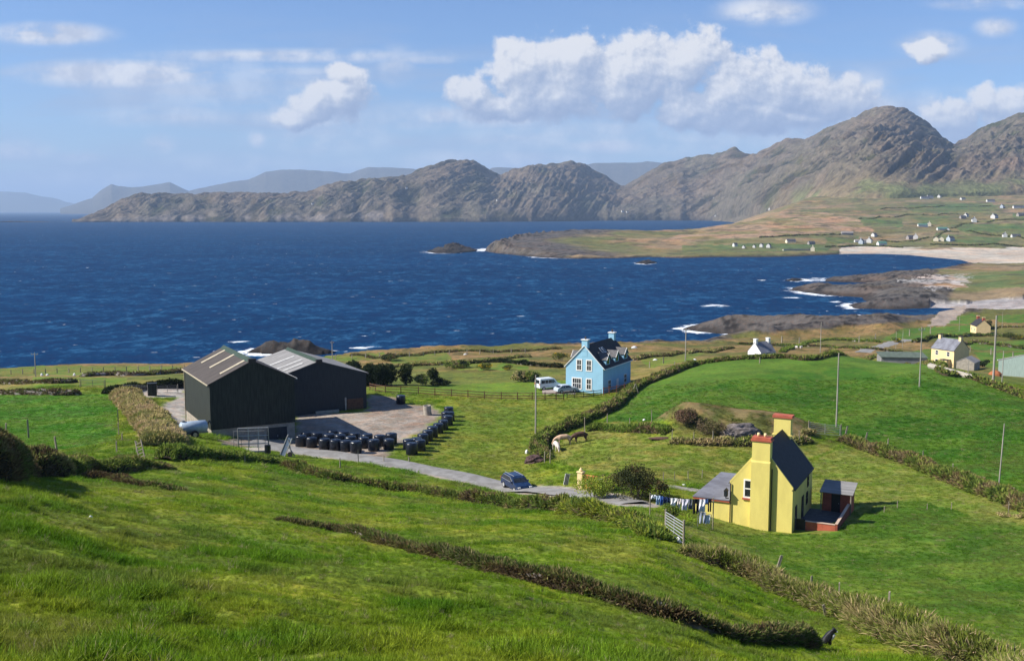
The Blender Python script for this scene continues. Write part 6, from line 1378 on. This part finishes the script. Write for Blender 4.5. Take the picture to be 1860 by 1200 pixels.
# blue estate car on the lane; +y is forward
g_ = ground(938, 889); a_ = Vector(smooth_base_pt(900, 882)); b_ = Vector(smooth_base_pt(965, 890)); dv = (b_ - a_).normalized()
suvp = [(0, .35), (.02, .95), (.14, 1.12), (.55, 1.60), (1.0, 1.68), (2.5, 1.66), (2.95, 1.52), (3.6, 1.08), (4.35, .92), (4.58, .72), (4.62, .35)]
cr_, hw = vehicle('parked_car', 'dark blue estate car with bright roof rails on the lane below the hedge', 'car', (g_.x, g_.y, g_.z + .05), 0, suvp, [(.42, 1.08), (.72, 1.50), (1.1, 1.56), (2.5, 1.55), (2.85, 1.45), (3.32, 1.08)], 1.86, 4.62, M_paint, .36, (.85, 3.7), rails=True)
ang = math.atan2(dv.y, dv.x) - math.pi / 2; dv = -Vector((math.sin(ang), -math.cos(ang))); cr_.rotation_euler = (0, 0, ang - R(12)); fw = Vector((-math.sin(ang - R(12)), math.cos(ang - R(12)), 0)); cr_.location = Vector((g_.x, g_.y, g_.z + .04)) - fw * 2.3
def ywin(r, name, y0, z0, y1, z1, hw, m_, inset=.12, off=.012):
    n_ = Vector((0, z1 - z0, -(y1 - y0))); n_ = n_.normalized() * off * (1 if y1 < y0 else 1)
    sgn = 1 if n_.z > 0 else -1; n_ = n_ * sgn
    vs = [(-hw(z0) + inset, y0, z0), (hw(z0) - inset, y0, z0), (hw(z1) - inset, y1, z1), (-hw(z1) + inset, y1, z1)]
    vs = [Vector(v) + n_ for v in vs] + [Vector(v) - n_ for v in vs]
    return MB().add(vs, [(0, 1, 2, 3), (7, 6, 5, 4), (0, 4, 5, 1), (1, 5, 6, 2), (2, 6, 7, 3), (3, 7, 4, 0)]).build(name, m_, r)
ywin(cr_, 'windscreen', 3.52, 1.13, 3.0, 1.49, hw, M_glass); ywin(cr_, 'rear_window', .18, 1.17, .50, 1.55, hw, M_glass)
for s in (-1, 1):
    MB().box(*sorted((s * .55, s * .86)), 4.42, 4.60, .70, .84).build('headlight', M_lampg, cr_); MB().box(*sorted((s * .62, s * .90)), -.02, .05, .85, 1.15).build('tail_light', M_red, cr_)
MB().box(-.35, .35, 4.6, 4.635, .48, .68).build('grille', M_chrome, cr_); MB().box(-.26, .26, 4.636, 4.65, .36, .46).build('number_plate', M_lampg, cr_)
# van and car beside the blue house
g_ = ground(988, 709)
vanp = [(0, .35), (0, 1.0), (.06, 2.0), (.2, 2.1), (2.9, 2.1), (3.2, 2.0), (3.75, 1.25), (4.45, 1.0), (4.6, .35)]
vn, hw2 = vehicle('parked_van', 'white van parked on the drive left of the blue house', 'van', (g_.x - 1.2, g_.y + .5, g_.z + .04), R(-60), vanp, [(.3, 1.2), (.34, 1.8), (3.0, 1.82), (3.55, 1.2)], 1.9, 4.6, M_vanp, .34, (.85, 3.75), kind='van')
ywin(vn, 'rear_window', .012, 1.2, .06, 1.85, hw2, M_glass, .25, .015); ywin(vn, 'windscreen', 3.72, 1.3, 3.26, 1.92, hw2, M_glass)
for s in (-1, 1): MB().box(*sorted((s * .75, s * .93)), -.03, .03, .9, 1.3).build('tail_light', M_red, vn)
g_ = ground(1009, 714)
carp = [(0, .35), (.03, .85), (.25, .98), (.9, 1.40), (1.5, 1.46), (2.4, 1.42), (3.1, .98), (4.0, .85), (4.25, .6), (4.3, .35)]
cs_, hw3 = vehicle('parked_car', 'silver-blue car parked between the white van and the blue house', 'car', (g_.x, g_.y, g_.z + .04), R(-66), carp, [(.5, .95), (1.05, 1.34), (2.3, 1.34), (2.85, .95)], 1.75, 4.3, M_silver, .32, (.8, 3.4))
ywin(cs_, 'windscreen', 3.0, 1.04, 2.48, 1.37, hw3, M_glass); ywin(cs_, 'rear_window', .32, 1.02, .8, 1.33, hw3, M_glass)
for s in (-1, 1): MB().box(*sorted((s * .5, s * .8)), 4.1, 4.27, .62, .74).build('headlight', M_lampg, cs_)

# ------------------------------------------------------------------ animals (one skinned surface each)
def skin(name, verts, edges, radii, material, label, cat, loc, rz, root=0, sub=2):
    me = bpy.data.meshes.new(name); me.from_pydata(verts, edges, []); me.materials.append(material)
    o_ = bpy.data.objects.new(name, me); COL.objects.link(o_); o_.location = loc; o_.rotation_euler = (0, 0, rz)
    md = o_.modifiers.new('skin', 'SKIN'); md.use_smooth_shade = True
    for k, r in enumerate(radii):
        r = r if isinstance(r, tuple) else (r, r); me.skin_vertices[0].data[k].radius = r
    me.skin_vertices[0].data[root].use_root = True
    s_ = o_.modifiers.new('sub', 'SUBSURF'); s_.levels = sub; s_.render_levels = sub
    return tag(o_, label, cat)
def cow(loc, rz, material, label, k=1.0):
    # +x is forwards, head down grazing
    V = [(0, 0, 1.12), (-.45, 0, 1.15), (-.8, 0, 1.1), (.45, 0, 1.10), (.8, 0, 1.08), (1.1, 0, .98), (1.35, 0, .68), (1.5, 0, .35), (1.62, 0, .14)]
    E = [(0, 1), (1, 2), (0, 3), (3, 4), (4, 5), (5, 6), (6, 7), (7, 8)]
    Rr = [(.36, .40), (.35, .37), (.27, .30), (.36, .39), (.31, .33), (.21, .25), (.16, .19), (.14, .15), (.09, .08)]
    for sy in (-1, 1):
        b = len(V); V += [(-.78, sy * .20, .85), (-.72, sy * .24, .62), (-.88, sy * .24, .42), (-.82, sy * .24, .04)]; E += [(2, b), (b, b + 1), (b + 1, b + 2), (b + 2, b + 3)]; Rr += [.17, .12, .065, .06]
        b = len(V); V += [(.62, sy * .20, .80), (.64, sy * .22, .48), (.62, sy * .22, .04)]; E += [(4, b), (b, b + 1), (b + 1, b + 2)]; Rr += [.13, .075, .06]
        b = len(V); V += [(1.40, sy * .26, .52)]; E += [(6, b)]; Rr += [.05]
    b = len(V); V += [(-1.08, 0, 1.12), (-1.16, 0, .75), (-1.15, 0, .42)]; E += [(2, b), (b, b + 1), (b + 1, b + 2)]; Rr += [.05, .03, .05]
    V = [(x * k, y * k, z * k) for x, y, z in V]; Rr = [tuple(q * k for q in r) if isinstance(r, tuple) else r * k for r in Rr]
    return skin('cow', V, E, Rr, material, label, 'cow', loc, rz)
g_ = ground(1024, 808); cow(g_, R(188), mat('tan_hide', (.56, .38, .25), .8, .25, 2.5, .2), 'tan cow grazing with its head to the left, in the middle of the three')
g_ = ground(1054, 803); cow(g_, R(200), mat('dark_hide', (.055, .03, .022), .7, .4, 2.5, .2, color2=(.14, .07, .05)), 'dark brown cow behind the tan one, in the hedge shade')
g_ = ground(1010, 818); cow(g_, R(-75), mat('white_hide', (.66, .58, .50), .8, .2, 2.5, .2), 'whitish cow grazing towards the camera beside the post', .85)
# sheepdog sitting at the wall end
g_ = ground(1497, 1172)
V = [(0, 0, .14), (.08, 0, .28), (.16, 0, .42), (.22, 0, .54), (.31, 0, .60), (.42, 0, .57), (-.12, 0, .08), (-.30, .03, .05), (.03, .11, .10), (.20, .12, .06), (.03, -.11, .10), (.20, -.12, .06), (.19, .07, .26), (.22, .07, .03), (.19, -.07, .26), (.22, -.07, .03), (.28, .06, .69), (.28, -.06, .69)]
E = [(0, 1), (1, 2), (2, 3), (3, 4), (4, 5), (0, 6), (6, 7), (0, 8), (8, 9), (0, 10), (10, 11), (2, 12), (12, 13), (2, 14), (14, 15), (4, 16), (4, 17)]
Rr = [.16, .15, .125, .085, .085, .04, .10, .05, .10, .04, .10, .04, .05, .035, .05, .035, .025, .025]
V = [(a * 1.2, b * 1.2, c * 1.2) for a, b, c in V]; Rr = [q * 1.2 for q in Rr]
dg = skin('dog', V, E, Rr, mat('black_coat', (.008, .008, .012), .6, .3, 6, .4), 'black and white sheepdog sitting by the end of the low sod wall', 'dog', g_, R(-20))
wp = skin('white_bib', [(.25, 0, .29), (.33, 0, .43), (.37, 0, .57)], [(0, 1), (1, 2)], [.085, .095, .065], M_white, None, None, (0, 0, 0), 0, 1); wp.parent = dg
wp = skin('white_muzzle', [(.45, 0, .69), (.535, 0, .67)], [(0, 1)], [.05, .038], M_white, None, None, (0, 0, 0), 0); wp.parent = dg
def sheep(p, rz, label):
    g_ = ground(*p); V = [(0, 0, .62), (-.32, 0, .62), (.3, 0, .62), (.5, 0, .72), (.66, 0, .66)]; E = [(0, 1), (0, 2), (2, 3), (3, 4)]; Rr = [.30, .25, .26, .12, .08]
    for x in (-.3, .28):
        for sy in (-.12, .12): b = len(V); V += [(x, sy, .32), (x, sy, .02)]; E += [(1 if x < 0 else 2, b), (b, b + 1)]; Rr += [.07, .04]
    skin('sheep', V, E, Rr, mat('fleece', (.70, .66, .60), .95, .15, 4, .1), label, 'sheep', g_, rz, sub=1)
sheep((1447, 633), R(150), 'left one of two white sheep behind the field crest'); sheep((1455, 633), R(20), 'right one of two white sheep behind the field crest')

# ------------------------------------------------------------------ other houses
def house(p, W, L, eave, rise, e2deg, M_w, M_r, label, name='cottage', cat='house', chim=(0, 1), wins=True, chm=None, side='right', cap=None, glass_sides=True, D=None):
    """origin at the near corner; long axis turned e2deg right of the view axis"""
    if D: q_ = at_d(*p, D); g_ = Vector((q_[0], q_[1], gz(q_[0], q_[1])))
    else: g_ = ground(*p)
    r = thing(name, label, cat, g_, R(-e2deg)); shell(r, -W / 2, W / 2, 0, L, eave, rise, M_w, M_r, o=.2, og=.05, t=.14, base=-2.0)
    for c_ in chim:
        y0 = .03 if c_ == 0 else L - .8
        q = MB().box(-.5, .5, y0 - (.02 if c_ == 0 else 0), y0 + .75, eave + rise - .7, eave + rise + .95).build('chimney', chm or M_w, r); MB().box(-.6, .6, y0 - .1, y0 + .85, eave + rise + .95, eave + rise + 1.1).build('cap', cap or M_conc, q)
    if wins:
        n_ = max(1, int(L // 3.2))
        for k in range(n_):
            yy = L * (k + .5) / n_
            for sx, out in ((W / 2, 1), (-W / 2, -1)):
                for z in ([.9, 3.3] if eave > 4.4 else [.9]): window(r, (sx, yy, z), 'y', .8, 1.1, 1, 2, out=out, surround=.08)
    return r
house((1370, 650), 5.0, 5.6, 1.9, 2.6, 58, M_white, M_felt, 'low white cottage with pale gables and grey roof half hidden behind the field crest', chm=M_white, cap=M_white, D=288)
h2 = house((1745, 676), 6.0, 7.5, 5.0, 2.6, -28, M_yel2, M_felt, 'cream two-storey house with blue-grey roof beyond the big field', name='farmhouse', chm=M_yel2, cap=M_brown, chim=(0, 1), D=282)
MB().box(-4.6, -3.003, 1.0, 3.2, -1, 2.3).build('porch', M_yel2, h2); MB().box(-4.75, -3.004, .9, 3.3, 2.303, 2.42).build('porch_roof', M_bslate, h2)
h2b = house((1752, 688), 4.4, 5.5, 2.1, 1.1, 38, M_block, M_gsheet, 'small grey stone outbuilding in front of the cream two-storey house', name='outbuilding', cat='outbuilding', chim=(), wins=False, D=270)
MB().box(2.01, 2.06, 1.5, 2.6, 0, 1.7).build('door', M_door, h2b)
house((1786, 606), 5.4, 8.0, 3.0, 2.4, 8, M_yel2, M_bslate, 'small pinkish cottage with red-capped chimney near the cove', chm=M_red, cap=M_yel2, chim=(0, 1))
gs = house((1862, 694), 12, 18, 3.0, 2.0, 50, mat('green_sheet', (.25, .32, .29), .7, .2, 1.5, .2, stretch=(5, 5, .5)), M_gsheet, 'long low shed with pale grey roof and green walls at the right edge', name='farm_shed', cat='barn', chim=(), wins=False, D=225)
MB().box(-6.3, -6.22, 0, 18, 3.0, 3.2).build('gutter', M_fr, gs)
gr = thing('low_shed', 'low flat green-grey roofed shed beyond the field crest', 'shed', (at_d(1642, 655, 285)[0], 285, gz(at_d(1642, 655, 285)[0], 285)), R(-8))
MB().box(-6, 6, 0, 6, -2, 2.2).build('wall', M_gsheet, gr); MB().prism([(-.3, 2.203), (6.3, 2.9), (6.3, 2.98), (-.3, 2.28)], 0, -6.3, 6.3).build('roof', mat('moss_roof', (.12, .15, .12), .9, .3, 1, .1), gr)
sw = thing('stone_wall', 'curving pale stone wall from the cream house to the crest of the field', 'wall', ground(1690, 662)); ol = Vector(sw.location)
wp_ = [Vector(ground(*q)) - ol for q in ((1676, 650), (1682, 660), (1690, 668), (1704, 672), (1718, 676), (1740, 682), (1770, 690), (1800, 696))]
mb = MB()
for a, b in zip(wp_[:-1], wp_[1:]): mb.cyl(a + Vector((0, 0, .35)), b + Vector((0, 0, .35)), .55, n=8)
mb.build('wall_run', M_conc, sw)

VW = mat('village_white', (.60, .59, .56), .9, .06, .3, .1); VC = mat('village_cream', (.74, .66, .48), .9, .1, .3, .1); VB = mat('village_blue', (.42, .47, .52), .9, .1, .3, .1); VR = mat('village_slate', (.085, .085, .095), .85, .3, .3, .2); VG = mat('village_green_roof', (.10, .22, .17), .8, .2, .3, .2); VS = mat('village_stone', (.30, .27, .25), .9, .2, .3, .1)
VILL = [((1332, 448), 5, 7, 4, 60, VW, VR, 'white house with blue-grey roof on the shore of the peninsula'), ((1428, 441), 8, 16, 3, 80, VC, VR, 'long low cream house above the peninsula rocks'),
 ((1468, 444), 6, 12, 3, 70, VS, VR, 'dark grey farm building on the peninsula'), ((1476, 456), 6, 6, 5, 15, VC, VR, 'small cream boathouse at the harbour rocks'),
 ((1528, 426), 6, 22, 3, 85, VS, VS, 'long grey ruin on the tan slope'), ((1552, 440), 5, 26, 2.5, 86, VW, VS, 'long white low building left of the blue house in the harbour hamlet'),
 ((1563, 443), 7, 9, 5, 35, VB, VR, 'pale blue gabled house in the harbour hamlet'), ((1578, 441), 8, 10, 5, 30, VW, VR, 'white gabled house next to the pale blue one'), ((1585, 430), 7, 10, 4, 50, VW, VR, 'white house highest in the harbour hamlet'),
 ((1594, 445), 7, 16, 3, 72, VW, VG, 'low white house with greenish roof by the beach'), ((1648, 435), 8, 12, 4, 75, VS, VR, 'grey stone barn left of the beach road'), ((1663, 434), 8, 10, 5, 20, VW, VR, 'white gabled house at the foot of the dark hedge'),
 ((1667, 411), 5, 20, 3, 85, VW, VG, 'white shed with green roof on the middle slope'), ((1688, 411), 7, 9, 6, 15, VC, VR, 'cream tall house on the middle slope'), ((1702, 418), 6, 20, 3, 85, VW, VG, 'long white bungalow below the cream tall house'),
 ((1700, 438), 8, 9, 4, 20, VC, VR, 'left of two small yellowish gables behind the beach'), ((1710, 438), 8, 9, 4, 20, VC, VR, 'right of two small yellowish gables behind the beach'), ((1722, 438), 8, 12, 5, 60, VB, VR, 'blue-grey house right of the yellowish gables'),
 ((1722, 419), 5, 6, 3, 20, VW, VR, 'tiny white hut beside the dark hedge'), ((1826, 431), 7, 8, 5, 10, VW, VR, 'white gable alone in the right green fields'), ((1837, 431), 6, 16, 3, 86, VW, VR, 'low white wing right of the lone white gable'),
 ((1770, 404), 9, 10, 7, 10, VW, VR, 'white pointed gable among the upper village houses'), ((1744, 397), 7, 14, 4, 75, VS, VR, 'grey-white house at the left of the upper village'), ((1753, 394), 7, 12, 5, 50, VW, VR, 'white house rising behind the upper village trees'),
 ((1803, 397), 10, 20, 6, 45, VW, VR, 'largest white house with grey roof in the upper village'), ((1848, 393), 10, 26, 4, 80, VS, VR, 'grey low sheds at the right edge of the upper village'), ((1819, 378), 8, 14, 6, 40, VB, VR, 'bluish white house at the top right of the village'),
 ((1840, 378), 7, 30, 4, 84, VW, VR, 'long white bungalow at the top right edge'), ((1672, 361), 8, 26, 4, 85, VW, VR, 'left white house in the row under the mountain'), ((1684, 360), 8, 20, 5, 80, VW, VR, 'second white house in the row under the mountain'),
 ((1705, 359), 9, 12, 5, 40, VW, VR, 'bright white house at the right end of the row under the mountain'), ((1745, 363), 8, 16, 4, 70, VW, VR, 'lone white house right of the row under the mountain'), ((1792, 366), 8, 24, 3, 85, VW, VR, 'pale low house under the mountain foot at right'),
 ((1350, 451), 4, 5, 3, 30, VW, VR, 'leftmost tiny white cabin on the peninsula shore'), ((1369, 450), 4, 5, 3, 30, VW, VR, 'second tiny white cabin on the peninsula shore'), ((1382, 449), 5, 6, 4, 30, VW, VR, 'third tiny white cabin on the peninsula shore'), ((1395, 450), 6, 8, 4, 30, VW, VR, 'fourth and largest white cabin on the peninsula shore')]
for p, W, L, ev, dg_, mw, mr_, lb_ in VILL:
    g_ = ground(*p, dmin=600); q_ = .85 if p[0] > 1500 else .8; W, L, ev = W * q_, L * q_, ev * q_; r = thing('village_house', lb_, 'house', g_, R(-dg_)); shell(r, -W / 2, W / 2, 0, L, ev, W * .42, mw, mr_, o=.3, og=.1, t=.25, base=-3)
    if ev > 3.5: MB().box(-.6, .6, .1, 1.3, ev + W * .42 - .5, ev + W * .42 + 1.4).build('chimney', mw, r); MB().box(W / 2, W / 2 + .08, L * .3, L * .3 + 1.2, .8, 2.2).build('window', M_glass, r)
# distant white houses on the headland and hill foot
def hillz(px, py):
    i = int(np.argmin(np.abs(pxh - px))); yy = Dg_h[:, i]; zz = Zh[:, i]; q = proj(Xh[:, i], yy, zz)[1]; k = 24 + int(np.argmin(np.abs(q[24:380] - py))); return Vector((Xh[k, i], yy[k], zz[k]))
Dg_h = Xh / np.where(np.abs(uh) < 1e-6, 1e-6, uh)[None]
for p, lb_ in (((740, 342), 'white speck of a house high on the headland'), ((902, 365), 'white speck of a house at the foot of the twin hills'), ((1126, 385), 'white house on the shore under the round hill'), ((1135, 386), 'smaller white house right beside the one under the round hill'), ((1291, 361), 'white speck of a house on the folded hill'), ((1294, 394), 'white house at the inlet end'), ((571, 371), 'white farm dot on the headland slope'), ((1392, 380), 'white cottage on the hill foot above the tan slope')):
    g_ = hillz(*p); r = thing('distant_house', lb_, 'house', g_, R(-60)); shell(r, -4, 4, 0, 11, 4, 3, VW, VR, o=.4, og=.2, t=.3, base=-3)
# slipway and pier at the harbour rocks
g_ = ground(1452, 455, dmin=600); t_ = thing('pier', 'pale slipway wall running down to the harbour rocks', 'pier', g_, R(10)); MB().box(-22, 16, -2, 2, -4, 1.6).build('deck', M_conc, t_); MB().box(-22, 16, -2.4, -2.003, -4, 2.2).build('parapet', M_conc, t_)
# loose vehicles and tractor-orange heap near the cream house
g_ = ground(1808, 682); t_ = thing('orange_heap', 'orange-brown rusty heap in the yard of the cream house', 'scrap heap', g_); 
MB().lathe([(1.5, -.2), (1.2, .5), (.7, .9), (.1, 1.1)], 9).build('pile', mat('rust', (.38, .13, .05), .9, .4, 3), t_)
